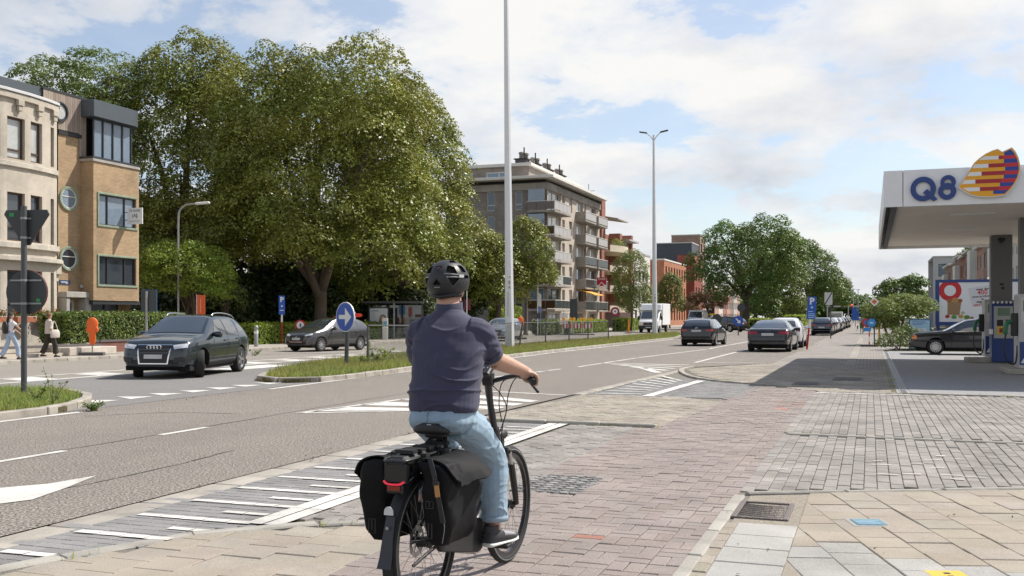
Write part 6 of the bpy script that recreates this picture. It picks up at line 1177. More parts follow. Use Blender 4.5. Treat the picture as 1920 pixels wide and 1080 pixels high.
op_ = thing('delineator', 'slim orange delineator post left of the white truck', 'post', (-21.3, 91.4, .0)); b = MB(); b.cyl((0, 0, 0), (0, 0, 1.3), .09, .06, 10); b.build('body', mat('delineator_orange', (.85, .27, .02), .5), op_); b = MB(); b.box(-.3, .3, -.3, .3, 0, .06); b.build('foot', MATS['recycled_foot'], op_)
fs = thing('estate_sign', 'red and white for-sale board with a house symbol on the apartment facade', 'sign', (-31.0, 118.6, 4.9)); face(fs, 'board', [(-.6, 0), (.6, 0), (.6, 1.5), (-.6, 1.5)], -.04, 0, M_swht); face(fs, 'red_field', [(-.6, 1.0), (0, 1.0), (.6, 1.0), (.6, 1.5), (-.6, 1.5)], -.05, -.04, mat('estate_red', (.36, .02, .05), .5)); face(fs, 'house_roof', [(-.6, .55), (-.42, .55), (0, .95), (.42, .55), (.6, .55), (.6, 1.0), (-.6, 1.0)], -.052, -.04, MATS['estate_red']); face(fs, 'emblem', [(-.25, .45), (.25, .45), (.25, .6), (0, .8), (-.25, .6)], -.055, -.04, MATS['estate_red']); text('TE KOOP', .22, M_swht, fs, (0, -.053, 1.28), (R(90), 0, 0), bold=.006)
# right side signs
pk = post('parking_sign', 'blue parking sign with white P on a red and white pole by the black saloon', -2.8, 48.6, .0, 1.75, .045, None, 0, stripes=(M_sred, M_sred, .3), lean=(.17, 0)); face(pk, 'white_section', [(.07, 1.0), (.17, 1.0), (.19, 1.45), (.09, 1.45)], -.06, .06, M_swht)
f_ = face(pk, 'panel', [(-.02, 1.42), (.38, 1.42), (.44, 2.46), (.06, 2.46)], -.10, -.07, M_sblu); text('P', .42, M_swht, f_, (.235, -.104, 2.24), (R(90), 0, 0), bold=.014); face(f_, 'symbol', [(.17, 1.97), (.23, 2.03), (.30, 1.97), (.23, 1.90)], -.104, -.1, mat('pale_blue_print', (.35, .55, .8), .4))
for z, x1 in ((1.75, .28), (1.64, .36), (1.56, .36), (1.48, .36)): face(f_, 'text_line', [(.06, z), (x1, z), (x1, z + .035), (.06, z + .035)], -.104, -.1, MATS['pale_blue_print'])
en = post('end_sign', 'white square sign crossed by a black diagonal on a thin dark pole', -2.62, 73.5, 0, 3.3, .04, M_dpole, R(-15)); f_ = face(en, 'panel', [(-.42, 2.38), (.12, 2.38), (.12, 3.25), (-.42, 3.25)], -.06, -.03, mat('sign_dull_white', (.55, .56, .56), .5)); face(f_, 'diagonal', [(-.42, 2.38), (-.37, 2.38), (.12, 3.2), (.12, 3.25), (.07, 3.25), (-.42, 2.45)], -.066, -.06, M_black)
di = post('priority_sign', 'orange and white diamond priority sign in front of the willow shrub', .2, 55.8, 0, 2.55, .035, M_dpole, 0); f_ = face(di, 'diamond', [(0, 2.08), (.235, 2.32), (0, 2.56), (-.235, 2.32)], -.06, -.035, M_swht); face(f_, 'orange_face', [(0, 2.18), (.14, 2.32), (0, 2.46), (-.14, 2.32)], -.065, -.06, mat('priority_orange', (.65, .12, .015), .4))
te = post('temporary_sign', 'temporary blue and red round signs on a striped pole beside the pavement', -.05, 54.2, 0, 1.3, .03, None, 0, stripes=(M_sred, M_swht, .26)); b = MB(); b.box(-.4, .4, -.2, .2, 0, .1); b.build('foot', MATS['recycled_foot'], te); f_ = face(te, 'red_disc', circ(.22, (-.13, 1.22)), -.05, -.03, M_sred); face(f_, 'inner', circ(.14, (-.13, 1.22)), -.055, -.05, mat('muted_blue', (.12, .14, .35), .5)); f_ = face(te, 'blue_disc', circ(.24, (.10, 1.22)), -.09, -.06, mat('rim_blue', (.02, .05, .2), .4)); face(f_, 'blue_face', circ(.205, (.10, 1.22)), -.095, -.09, mat('disc_blue', (.04, .25, .55), .4)); face(f_, 'symbol', [(.0, 1.17), (.2, 1.17), (.2, 1.25), (.05, 1.29)], -.099, -.095, MATS['pale_blue_print']); face(te, 'blue_plate', [(-.28, .78), (.08, .78), (.08, .97), (-.28, .97)], -.06, -.03, mat('plate_blue', (.04, .25, .6), .4))
yp = thing('marker_post', 'thin yellow marker post beside the temporary signs', 'post', (.45, 57, 0)); b = MB(); b.cyl((0, 0, 0), (0, 0, 1.25), .05, n=8); b.build('body', mat('post_yellow', (.75, .40, .02), .5), yp); b = MB(); b.cyl((0, 0, 1.25), (0, 0, 1.3), .055, n=8); b.build('cap', M_black, yp)
ga = thing('signal_gantry', 'distant traffic signal gantry spanning the end of the road', 'gantry', (-9, 300, 0)); b = MB(); b.cyl((-3, 0, 4.6), (15, 0, 4.6), .18, n=8); b.build('beam', M_pole, ga)
for x in (-2.6, 15): b = MB(); b.cyl((x, 0, 0), (x, 0, 4.8), .16, n=8); b.build('post', M_pole, ga)
for x in (1.5, 4.0, 8.5): b = MB(); b.box(x - .35, x + .35, -.2, 0, 3.9, 5.3); h_ = b.build('signal_head', M_black, ga); b = MB(); b.sph((x, -.25, 4.95), .3, 10, 6); b.build('red_lamp', mat('signal_red', (.6, .05, .02), .4, emit=((1, .08, .03), .7)), h_)
for i, x in enumerate((-5.6, -4.4, -3.2, -1.2, 2.8)):
    t_ = thing('mast', ('leftmost', 'second', 'third', 'fourth', 'rightmost')[i] + ' of the slim grey masts at the far crossing', 'mast', (x - 0.0, 285 + i * 4, 0), 0, 'masts at the far crossing'); b = MB(); b.cyl((0, 0, 0), (0, 0, 9.2 - (i > 2) * 2), .14, .1, 8); b.build('pole', M_pole, t_); b = MB(); b.box(-.5, .5, -.1, .1, 9.1 - (i > 2) * 2, 9.25 - (i > 2) * 2); b.build('head', M_pole, t_)
for i, (x, y, h) in enumerate(((-2.2, 165, 3.0), (-.9, 180, 2.2))):
    t_ = post('blue_sign', ('taller' if i == 0 else 'lower') + ' distant blue direction sign past the queue of cars', x, y, 0, h, .05, M_pole); face(t_, 'panel', [(-.55, h * .35), (.55, h * .35), (.55, h), (-.55, h)], -.08, -.05, M_sblu)
bd = post('median_arrow_sign', 'small round blue sign with white diagonal arrow on the median tip', -10.3, 84, 0, 1.2, .05, M_dpole); f_ = face(bd, 'disc', circ(.42, (0, 1.2)), -.08, -.05, M_sblu); face(f_, 'arrow', [(-.22, 1.38), (-.14, 1.44), (.06, 1.22), (.16, 1.30), (.2, 1.0), (-.1, 1.06), (0, 1.14)], -.085, -.08, M_swht)
for X, Y, z, lb in ((-13.2, 92, 1.35, 'round dark sign back left of the black estate car'), (-13.4, 112, 2.55, 'round dark sign back beside the chestnut trunk')):
    t_ = post('sign_post', lb, X, Y, 0, z, .05, M_dpole); face(t_, 'disc', circ(.45, (0, z)), -.08, -.05, M_back)
sb = post('shop_sign', 'black and yellow shop sign far left of the chestnut', -22.5, 150, 0, 3.0, .06, M_dpole); face(sb, 'black_panel', [(-.6, 2.1), (.6, 2.1), (.6, 3.4), (-.6, 3.4)], -.1, -.06, M_black); face(sb, 'yellow_panel', [(-.7, 1.8), (.7, 1.8), (.7, 2.1), (-.7, 2.1)], -.1, -.06, mat('shop_yellow', (.7, .45, .02), .5)); text('A', .7, M_swht, sb, (0, -.11, 2.75), (R(90), 0, 0))
# low walls, steps, flower boxes in front of the houses
lw = thing('garden_wall', 'low red-brown brick wall under the clipped hedge', 'wall', (-28.85, 30.2, .1)); b = MB(); b.box(-.1, .12, 1.2, 7.4, 0, .42); b.build('wall', brickmat('maroon_brick', (.20, .065, .05), (.16, .05, .04), (.2, .13, .1), 1, .21, .065, .01, 'H'), lw, fix=False); b = MB(); b.box(-.14, .16, 1.15, 7.4, .42, .5); b.build('coping', mat('dark_coping', (.11, .10, .095), .9, vary=.2), lw)
l2 = thing('planter_wall', 'low pale planter wall with dark coping before the stone house', 'wall', (-28.4, 27.2, .1)); b = MB(); b.box(0, 1.2, 1.2, 3.6, 0, .30); b.build('wall', M_stone2, l2, bevel=.02); b = MB(); b.box(-.05, 1.0, -4, 3.0, .0, .12); b.build('step', M_stone, l2); b = MB(); b.box(-.2, .4, -4, 3.7, .30, .38); b.build('coping', MATS['dark_coping'], l2)
for i in range(4):
    Y = 27.6 + i * 1.35; t_ = thing('flower_box', ('leftmost', 'second', 'third', 'rightmost')[i] + ' terracotta box of red geraniums on the stone house sill', 'flower box', (arc(Y) + .30, Y, 1.30), 0, 'geranium boxes'); b = MB(); b.box(-.13, .13, -.45, .45, 0, .22); b.build('box', mat('terracotta', (.36, .13, .065), .8, vary=.15), t_, bevel=.01)
    C = np.column_stack([RNG.normal(0, .10, 260), RNG.uniform(-.5, .5, 260), .27 + np.abs(RNG.normal(0, .10, 260))]); leafcloud('leaves', C, RNG.uniform(.03, .06, 260), RNG.normal(size=(260, 3)) + [0, 0, .6], RNG.random((260, 3)), LF['hedge'], t_, 'stuff')
    C = np.column_stack([RNG.normal(.04, .10, 60), RNG.uniform(-.5, .5, 60), .34 + np.abs(RNG.normal(0, .10, 60))]); leafcloud('blossoms', C, RNG.uniform(.03, .05, 60), RNG.normal(size=(60, 3)), RNG.random((60, 3)), leafmat('geranium_red', (.5, .02, .03), .6, .2, .02, .2), t_, 'stuff')
# ================================================================== CARS
M_tyre = mat('tyre_rubber', (.018, .018, .019), .85, vary=.2, vscale=20); M_rim = mat('alloy_rim', (.55, .55, .56), .3, .85); M_rimd = mat('wheel_dark', (.03, .03, .032), .6); M_cglass = mat('car_glass', (.030, .038, .045), .03, spec=.9, coat=.8); M_plast = mat('black_plastic', (.022, .022, .024), .6, vary=.1); M_chrome = mat('chrome', (.72, .72, .73), .12, 1.0); M_lens = mat('lamp_lens', (.70, .71, .72), .08, .3, coat=.8); M_tail = mat('tail_lens', (.35, .008, .012), .15, coat=.8); M_ind = mat('indicator_lens', (.8, .2, .01), .2, coat=.6); M_plate = mat('plate_pale', (.50, .49, .49), .5, vary=.25, vscale=6); M_arch = mat('arch_black', (.006, .006, .006), .95)
def paint(nm, c, metal=.35):
    m = mat(nm, c, .25, metal, coat=1.0, spec=.5); m.node_tree.nodes['Principled BSDF'].inputs['Coat IOR'].default_value = 1.48; m.node_tree.nodes['Principled BSDF'].inputs['Coat Roughness'].default_value = .03; return m
M_cglass.node_tree.nodes['Principled BSDF'].inputs['IOR'].default_value = 1.6; M_cglass.node_tree.nodes['Principled BSDF'].inputs['Coat IOR'].default_value = 1.6
def crv(pts, y):
    P = np.array(pts, float); return float(np.interp(y, P[:, 0], P[:, 1]))
def smooth_curve(pts, n=140):
    P = np.array(pts, float); ys = np.linspace(P[0, 0], P[-1, 0], n); z = np.interp(ys, P[:, 0], P[:, 1])
    for _ in range(2): z = np.convolve(np.pad(z, 2, 'edge'), [.1, .22, .36, .22, .1], 'valid')
    z[0], z[-1] = P[0, 1], P[-1, 1]; return np.column_stack([ys, z])
def car_mesh(S, bodym):
    """loft of cross sections along y; returns the body mesh with wheel arches cut out"""
    L2 = S['L'] / 2; W = S['W'] / 2; top = smooth_curve(S['top']); belt = smooth_curve(S['belt']); bot = S['bot']; plan = smooth_curve(S['plan'])
    ys = sorted(set(list(np.linspace(-L2, L2, 46)) + [-L2 + .015, -L2 + .05, L2 - .05, L2 - .015])); rings = []
    for y in ys:
        zt = crv(top, y); zb = crv(bot, y); zs = min(crv(belt, y), zt - .035); w_ = W * crv(plan, y); hc = S['roofz'] - crv(belt, 0); t = max(0, min(1, (zt - zs) / hc)); wr = w_ * (.955 + (S['rw'] - .955) * t ** .8)
        zl = zb + .17; zm = zb + .45 * (zs - zb); pts = [(0, zb), (.55 * w_, zb), (.86 * w_, zb + .01), (.955 * w_, zb + .07), (.985 * w_, zl), (1.0 * w_, zm), (.998 * w_, zb + .75 * (zs - zb)), (.985 * w_, zs - .05 if zs - .05 > zm else zs), (.962 * w_, zs)]
        x0 = .962 * w_
        for q in (.25, .5, .75): pts.append((x0 + (wr - x0) * q + .012 * math.sin(math.pi * q) * t, zs + (zt - .075 * t - zs) * q))
        rr = .10 * t + .03; pts += [(wr - .004, zt - .075 * t - .004), (wr - .3 * rr, zt - .035 * t), (wr - rr, zt - .012 * t), (wr * .72, zt + .004 * t), (wr * .4, zt + .014), (0, zt + .018)]
        rings.append([Vector((x, y, z)) for x, z in pts] + [Vector((-x, y, z)) for x, z in reversed(pts[1:-1])])
    b = MB(); b.loft(rings); me = b.mesh('body', bodym, True)
    bm = bmesh.new(); bm.from_mesh(me); bmesh.ops.recalc_face_normals(bm, faces=bm.faces); bm.to_mesh(me); bm.free()
    me.materials.append(M_arch); o = bpy.data.objects.new('tmp', me); COL.objects.link(o); cut = MB()
    r = S['wr'] * 1.13
    for yw in S['axles']:
        for s in (-1, 1): cut.cyl((s * (W - .30), yw, S['wr'] + .015), (s * (W + .2), yw, S['wr'] + .015), r, n=36)
    ce = cut.mesh('cut', M_arch); bm = bmesh.new(); bm.from_mesh(ce); bmesh.ops.recalc_face_normals(bm, faces=bm.faces); bm.to_mesh(ce); bm.free(); co = bpy.data.objects.new('cut', ce); COL.objects.link(co)
    md = o.modifiers.new('b', 'BOOLEAN'); md.object = co; md.operation = 'DIFFERENCE'; md.solver = 'EXACT'; md.material_mode = 'TRANSFER'
    bpy.context.view_layer.update(); dg_ = bpy.context.evaluated_depsgraph_get(); res = bpy.data.meshes.new_from_object(o.evaluated_get(dg_)); bpy.data.objects.remove(o); bpy.data.objects.remove(co)
    res.polygons.foreach_set('use_smooth', [True] * len(res.polygons)); res.set_sharp_from_angle(angle=R(32)); return res, me
def wheel_meshes(r, wd, spokes, rimm):
    t = MB(); h = wd / 2; t.lathe([(r * .66, -h), (r * .93, -h), (r * .985, -h * .8), (r, -h * .4), (r, h * .4), (r * .985, h * .8), (r * .93, h), (r * .66, h)], (0, 0, 0), 'X', 32); tm = t.mesh('tyre', M_tyre, True, 40)
    d = MB(); d.lathe([(.0, h * .35), (r * .66, h * .35)], (0, 0, 0), 'X', 24); dm = d.mesh('wheel_well', M_rimd)
    k = MB(); k.lathe([(r * .60, h * .4), (r * .62, h * .92), (r * .69, h * .98), (r * .69, h * .4)], (0, 0, 0), 'X', 32); k.lathe([(0, h * .9), (r * .13, h * .88), (r * .17, h * .6)], (0, 0, 0), 'X', 16)
    for i in range(spokes):
        a = 2 * math.pi * i / spokes; e = Vector((0, math.cos(a), math.sin(a))); n_ = Vector((0, -e.z, e.y)); p0, p1 = e * r * .12, e * r * .63; w0, w1 = r * .075, r * (.11 if spokes < 7 else .06)
        k.add([p0 - n_ * w0 + Vector((h * .85, 0, 0)), p0 + n_ * w0 + Vector((h * .85, 0, 0)), p1 + n_ * w1 + Vector((h * .78, 0, 0)), p1 - n_ * w1 + Vector((h * .78, 0, 0)), p0 - n_ * w0 + Vector((h * .45, 0, 0)), p0 + n_ * w0 + Vector((h * .45, 0, 0)), p1 + n_ * w1 + Vector((h * .45, 0, 0)), p1 - n_ * w1 + Vector((h * .45, 0, 0))], [(0, 1, 2, 3), (0, 4, 5, 1), (1, 5, 6, 2), (2, 6, 7, 3), (3, 7, 4, 0)])
    rm = k.mesh('rim', rimm, True, 35); return tm, dm, rm
def make_car(name, label, S, bodym, X, Y, heading, steer=0.0, group=None, z=0.005, cat='car', logo=None):
    """heading: world direction the car faces"""
    rz = math.atan2(-heading[0], heading[1]); t_ = thing(name, label, cat, (X, Y, z), rz, group); me, full = car_mesh(S, bodym); body = put('body', me, t_)
    vs_ = [v.co.copy() for v in full.vertices]; fs_ = [tuple(p.vertices) for p in full.polygons]; bvh = BVHTree.FromPolygons(vs_, fs_)
    DIR = dict(R=Vector((-1, 0, 0)), L=Vector((1, 0, 0)), F=Vector((0, -1, 0)), B=Vector((0, 1, 0)), T=Vector((0, 0, -1)))
    def hit(view, a, c, off):
        o = dict(R=(3, a, c), L=(-3, a, c), F=(a, 5, c), B=(a, -5, c), T=(a, c, 4))[view]; h = bvh.ray_cast(Vector(o), DIR[view])
        if h[0] is None: return None
        return h[0] - DIR[view] * off * .6 + h[1] * off * .5
    def patch(nm, view, q, m, off=.006, nu=8, nv=4, par=None, lab=None):
        """q: 4 corners in view coordinates, projected onto the body"""
        b = MB(); P = []
        for j in range(nv + 1):
            for i in range(nu + 1):
                u, v = i / nu, j / nv; x = (q[0][0] * (1 - u) + q[1][0] * u) * (1 - v) + (q[3][0] * (1 - u) + q[2][0] * u) * v; y = (q[0][1] * (1 - u) + q[1][1] * u) * (1 - v) + (q[3][1] * (1 - u) + q[2][1] * u) * v
                P.append(hit(view, x, y, off))
        F = [(j * (nu + 1) + i, j * (nu + 1) + i + 1, (j + 1) * (nu + 1) + i + 1, (j + 1) * (nu + 1) + i) for j in range(nv) for i in range(nu)]; F = [f for f in F if all(P[k] is not None for k in f)]
        if not F: return None
        P = [p or Vector((0, 0, 0)) for p in P]; mm = MB(); mm.add(P, F); o = mm.build(nm, m, par or t_, smooth=True, fix=True, label=lab); return o
    def both(nm, q, m, **k):
        for vw in 'RL': patch(nm, vw, q, m, **k)
    for q in S.get('side', []): both('side_window', q, M_cglass)
    if 'wind' in S:      # windscreen and rear window: projected from above, y0 base, y1 top
        y0, y1, x0, x1 = S['wind']; patch('windscreen', 'T', [(-x0, y0), (x0, y0), (x1, y1), (-x1, y1)], M_cglass, nu=12, nv=6)
    if 'rear' in S:
        z0, z1, x0, x1 = S['rear']; patch('rear_window', 'B', [(-x0, z0), (x0, z0), (x1, z1), (-x1, z1)], M_cglass, nu=12, nv=5)
    for s in (-1, 1):
        for q in S.get('head', []): patch('headlight', 'F', [(s * x, zz) for x, zz in q], M_lens, off=.010)
        for q in S.get('tail', []): patch('tail_light', 'B', [(s * x, zz) for x, zz in q], M_tail, off=.010)
    for nm, vw, q, m, off in S.get('extra', []): patch(nm, vw, q, m, off=off, nu=6, nv=3)
    for nm, q, m in S.get('both', []): both(nm, q, m, off=.012, nu=14, nv=2)
    for y0, y1, za, zb_ in S.get('lines', []): both('door_gap', [(y0 - .006, za), (y0 + .006, za), (y1 + .006, zb_), (y1 - .006, zb_)], M_plast, off=.003, nu=1, nv=8)
    for yy, zz in S.get('handles', []):
        for s, vw in ((1, 'R'), (-1, 'L')):
            h = hit(vw, yy, zz, .0)
            if h: b = MB(); b.box(h.x - .03, h.x + .03, yy - .10, yy + .10, zz - .016, zz + .016); b.build('door_handle', S.get('handm', bodym), t_, bevel=.008)
    my, mz = S['mirror']
    for s in (-1, 1):
        b = MB(); x = s * S['W'] / 2; b.loft([[Vector((x + s * .02 + s * dx, my + .09 * k * math.cos(t) * .6, mz + .085 * k * math.sin(t))) for t in np.linspace(0, 6.283, 9)[:-1]] for dx, k in ((-.1, .45), (0, .85), (.12, 1.0), (.17, .8))]); b.build('mirror', S.get('mirm', bodym), t_, smooth=True)
    tm, dm, rm = wheel_meshes(S['wr'], S.get('tw', .225), S.get('spokes', 5), S.get('rimm', M_rim))
    for k, yw in enumerate(S['axles']):
        for s in (-1, 1):
            wo_ = put('wheel', tm, t_); wo_.location = (s * (S['W'] / 2 - S.get('tw', .225) / 2 - .005), yw, S['wr']); wo_.rotation_euler = (0, 0, (0 if s > 0 else math.pi) + (steer if yw > 0 else 0)); put('rim', rm, wo_); put('disc', dm, wo_)
    if 'rails' in S:
        for s in (-1, 1): b = MB(); P = [Vector((s * (S['W'] / 2 * S['rw'] - .03), y, crv(S['top'], y) + dz)) for y, dz in S['rails']]; b.tube(bez(P, 5), .022, 6); b.build('roof_rail', M_chrome, t_, smooth=True)
    u = MB(); u.box(-S['W'] / 2 + .1, S['W'] / 2 - .1, -S['L'] / 2 + .25, S['L'] / 2 - .25, crv(S['bot'], 0) - .06, crv(S['bot'], 0) + .06); u.build('underbody', M_arch, t_)
    if logo: logo(t_, hit)
    return t_
def rings_logo(z, r, n, view='F'):
    def f(t_, hit):
        for i in range(n):
            x = (i - (n - 1) / 2) * r * 1.5; p = hit(view, x, z, .0); b = MB(); yo = .030 if view == 'F' else -.03
            if p: b.tube([(x + r * math.cos(a), p.y + yo, z + r * math.sin(a)) for a in np.linspace(0, 6.283, 17)[:-1]], .011, 6, closed=True); b.build('badge_ring', M_chrome, t_)
    return f
PL = [(-1, .80), (-.97, .90), (-.85, .965), (-.5, 1), (.45, 1), (.8, .965), (.94, .90), (.985, .82), (1, .72)]
def plan(L): return [(y * L / 2, w_) for y, w_ in PL]
SUV = dict(L=4.38, W=1.83, roofz=1.56, rw=.70, wr=.345, tw=.235, axles=(-1.28, 1.32), spokes=5, mirror=(.62, 1.06), plan=plan(4.38), bot=[(-2.2, .42), (-1.7, .27), (1.6, .24), (2.2, .30)],
    top=[(-2.19, .62), (-2.16, .95), (-2.05, 1.10), (-1.80, 1.30), (-1.45, 1.47), (-.9, 1.545), (-.2, 1.56), (.25, 1.52), (.95, 1.13), (1.05, 1.06), (1.6, 1.0), (2.0, .90), (2.12, .80), (2.17, .62), (2.19, .45)], belt=[(-2.19, .6), (-2.1, .98), (-1.6, 1.03), (.9, .98), (1.6, .93), (2.05, .82), (2.19, .45)],
    side=[[(.60, 1.02), (-.28, 1.05), (-.26, 1.45), (.16, 1.42)], [(-.36, 1.05), (-1.12, 1.08), (-1.02, 1.44), (-.34, 1.455)], [(-1.20, 1.09), (-1.62, 1.16), (-1.45, 1.34), (-1.12, 1.42)]], wind=(1.0, .27, .70, .56), rear=(1.12, 1.44, .60, .50),
    head=[[(.50, .72), (.80, .76), (.80, .86), (.46, .82)]], tail=[[(.50, .84), (.80, .84), (.78, .98), (.48, .98)]],
    extra=[('grille_frame', 'F', [(-.37, .36), (.37, .36), (.44, .84), (-.44, .84)], M_chrome, .008), ('grille', 'F', [(-.335, .385), (.335, .385), (.40, .815), (-.40, .815)], M_plast, .016), ('grille_bar', 'F', [(-.38, .70), (.38, .70), (.39, .725), (-.39, .725)], M_dpole, .022), ('grille_bar', 'F', [(-.37, .62), (.37, .62), (.38, .645), (-.38, .645)], M_dpole, .022), ('number_plate', 'F', [(-.23, .49), (.23, .49), (.23, .59), (-.23, .59)], M_plate, .028), ('air_intake', 'F', [(.52, .40), (.84, .42), (.84, .54), (.52, .52)], M_plast, .012), ('air_intake', 'F', [(-.52, .40), (-.84, .42), (-.84, .54), (-.52, .52)], M_plast, .012), ('lower_lip', 'F', [(-.6, .29), (.6, .29), (.6, .345), (-.6, .345)], M_plast, .012)],
    both=[('sill_trim', [(-.85, .28), (.90, .26), (.90, .36), (-.85, .38)], M_plast)], lines=[(.72, .62, .40, 1.0), (-.31, -.31, .40, 1.04), (-.95, -1.15, .62, 1.06)], handles=((-.12, .90), (-1.0, .93)), rails=[(.10, .0), (-.05, .05), (-.6, .055), (-1.2, .05), (-1.42, .0)])
P_suv = paint('dark_teal_paint', (.018, .028, .034), .4); P_blk = paint('black_paint', (.006, .007, .011), .2); P_gry = paint('grey_paint', (.075, .075, .078), .5); P_wht = paint('white_paint', (.70, .70, .70), 0); P_slv = paint('silver_paint', (.38, .40, .43), .6); P_blu = paint('dark_blue_paint', (.012, .022, .05), .3); P_bei = paint('beige_paint', (.17, .15, .125), .4); P_red = paint('red_paint', (.25, .02, .02), .2)
make_car('suv', 'dark glossy compact suv with chrome-framed grille and four rings turning out of the median gap', SUV, P_suv, -16.88, 21.85, (.25, -.97), R(24), logo=rings_logo(.765, .055, 4))
HAT = dict(L=4.06, W=1.70, roofz=1.48, rw=.68, wr=.305, tw=.195, axles=(-1.26, 1.31), spokes=10, mirror=(.58, 1.0), plan=plan(4.06), bot=[(-2.05, .40), (-1.6, .24), (1.5, .21), (2.05, .28)],
    top=[(-2.03, .55), (-2.0, .95), (-1.85, 1.12), (-1.55, 1.36), (-1.2, 1.45), (-.5, 1.485), (0, 1.46), (.3, 1.38), (1.0, 1.04), (1.15, .98), (1.6, .88), (1.88, .76), (2.0, .60), (2.03, .42)], belt=[(-2.03, .55), (-1.9, 1.0), (-1.2, .99), (.9, .92), (1.6, .82), (1.95, .66), (2.03, .42)],
    side=[[(.62, .96), (-.30, 1.0), (-.28, 1.40), (.14, 1.36)], [(-.38, 1.0), (-1.08, 1.05), (-.92, 1.38), (-.36, 1.405)], [(-1.15, 1.07), (-1.40, 1.12), (-1.22, 1.30), (-1.0, 1.37)]], wind=(1.05, .30, .64, .52), rear=(1.04, 1.38, .56, .46), head=[[(.46, .66), (.76, .72), (.74, .80), (.42, .72)]], tail=[[(.45, .82), (.74, .80), (.74, .94), (.42, .92)]],
    extra=[('grille', 'F', [(-.36, .44), (.36, .44), (.44, .70), (-.44, .70)], M_plast, .012), ('grille_trim', 'F', [(-.38, .40), (.38, .40), (.37, .44), (-.37, .44)], M_chrome, .014), ('number_plate', 'F', [(-.24, .50), (.24, .50), (.24, .60), (-.24, .60)], M_plate, .02), ('lower_intake', 'F', [(-.5, .27), (.5, .27), (.46, .36), (-.46, .36)], M_plast, .012), ('number_plate', 'B', [(-.24, .62), (.24, .62), (.24, .73), (-.24, .73)], M_plate, .01)],
    both=[('sill_trim', [(-.8, .24), (.85, .22), (.85, .30), (-.8, .32)], M_plast)], lines=[(.70, .62, .36, .94), (-.34, -.34, .36, .98), (-.9, -1.1, .6, 1.0)], handles=((-.15, .84), (-.95, .87)), rails=[(.0, -.02), (-.5, -.02)])
HAT.pop('rails')
hatch = make_car('hatchback', 'dark grey hatchback with gaping front grille parked behind the round arrow sign', HAT, P_gry, -23.1, 39.6, (-.22, -.975), logo=rings_logo(.615, .05, 1))
SED = dict(L=4.72, W=1.85, roofz=1.39, rw=.66, wr=.335, tw=.235, axles=(-1.42, 1.42), spokes=10, mirror=(.62, .96), plan=plan(4.72), bot=[(-2.36, .34), (-1.8, .22), (1.7, .20), (2.36, .26)],
    top=[(-2.35, .50), (-2.33, .80), (-2.28, .94), (-2.1, .985), (-1.75, 1.01), (-1.2, 1.24), (-.7, 1.36), (-.1, 1.39), (.35, 1.33), (1.1, .99), (1.25, .94), (1.9, .84), (2.2, .72), (2.33, .55), (2.35, .40)], belt=[(-2.35, .5), (-2.25, .93), (-1.6, .96), (.9, .89), (1.7, .80), (2.25, .62), (2.35, .40)],
    side=[[(.72, .93), (-.25, .96), (-.22, 1.31), (.20, 1.28)], [(-.33, .96), (-1.05, .98), (-.85, 1.25), (-.30, 1.315)], [(-1.1, .985), (-1.42, 1.01), (-1.18, 1.14), (-.92, 1.22)]], wind=(1.12, .38, .66, .54), rear=(1.045, 1.325, .66, .50), head=[[(.52, .60), (.82, .66), (.80, .74), (.50, .70)]], tail=[[(.42, .78), (.86, .76), (.86, .89), (.46, .88)]],
    extra=[('number_plate', 'B', [(-.26, .70), (.26, .70), (.26, .81), (-.26, .81)], M_plate, .012), ('boot_line', 'B', [(-.7, .655), (.7, .655), (.7, .668), (-.7, .668)], M_plast, .006), ('bumper_trim', 'B', [(-.72, .27), (.72, .27), (.72, .36), (-.72, .36)], M_plast, .012), ('grille', 'F', [(-.4, .34), (.4, .34), (.44, .68), (-.44, .68)], M_plast, .012), ('number_plate', 'F', [(-.26, .46), (.26, .46), (.26, .56), (-.26, .56)], M_plate, .02), ('spoiler', 'B', [(-.75, .955), (.75, .955), (.75, .985), (-.75, .985)], M_plast, .01)], both=[('sill_trim', [(-.9, .22), (.95, .21), (.95, .28), (-.9, .29)], M_plast), ('bumper_line', [(-2.3, .50), (-1.9, .48), (-1.9, .50), (-2.3, .52)], M_chrome)], lines=[(.80, .70, .34, .90), (-.29, -.29, .34, .94), (-1.0, -1.15, .55, .97)], handles=((-.1, .80), (-1.0, .83)))
make_car('saloon_car', 'black saloon car parked at the kerb beside the blue parking sign, rear view', SED, P_blk, -4.12, 46.4, (.02, 1))
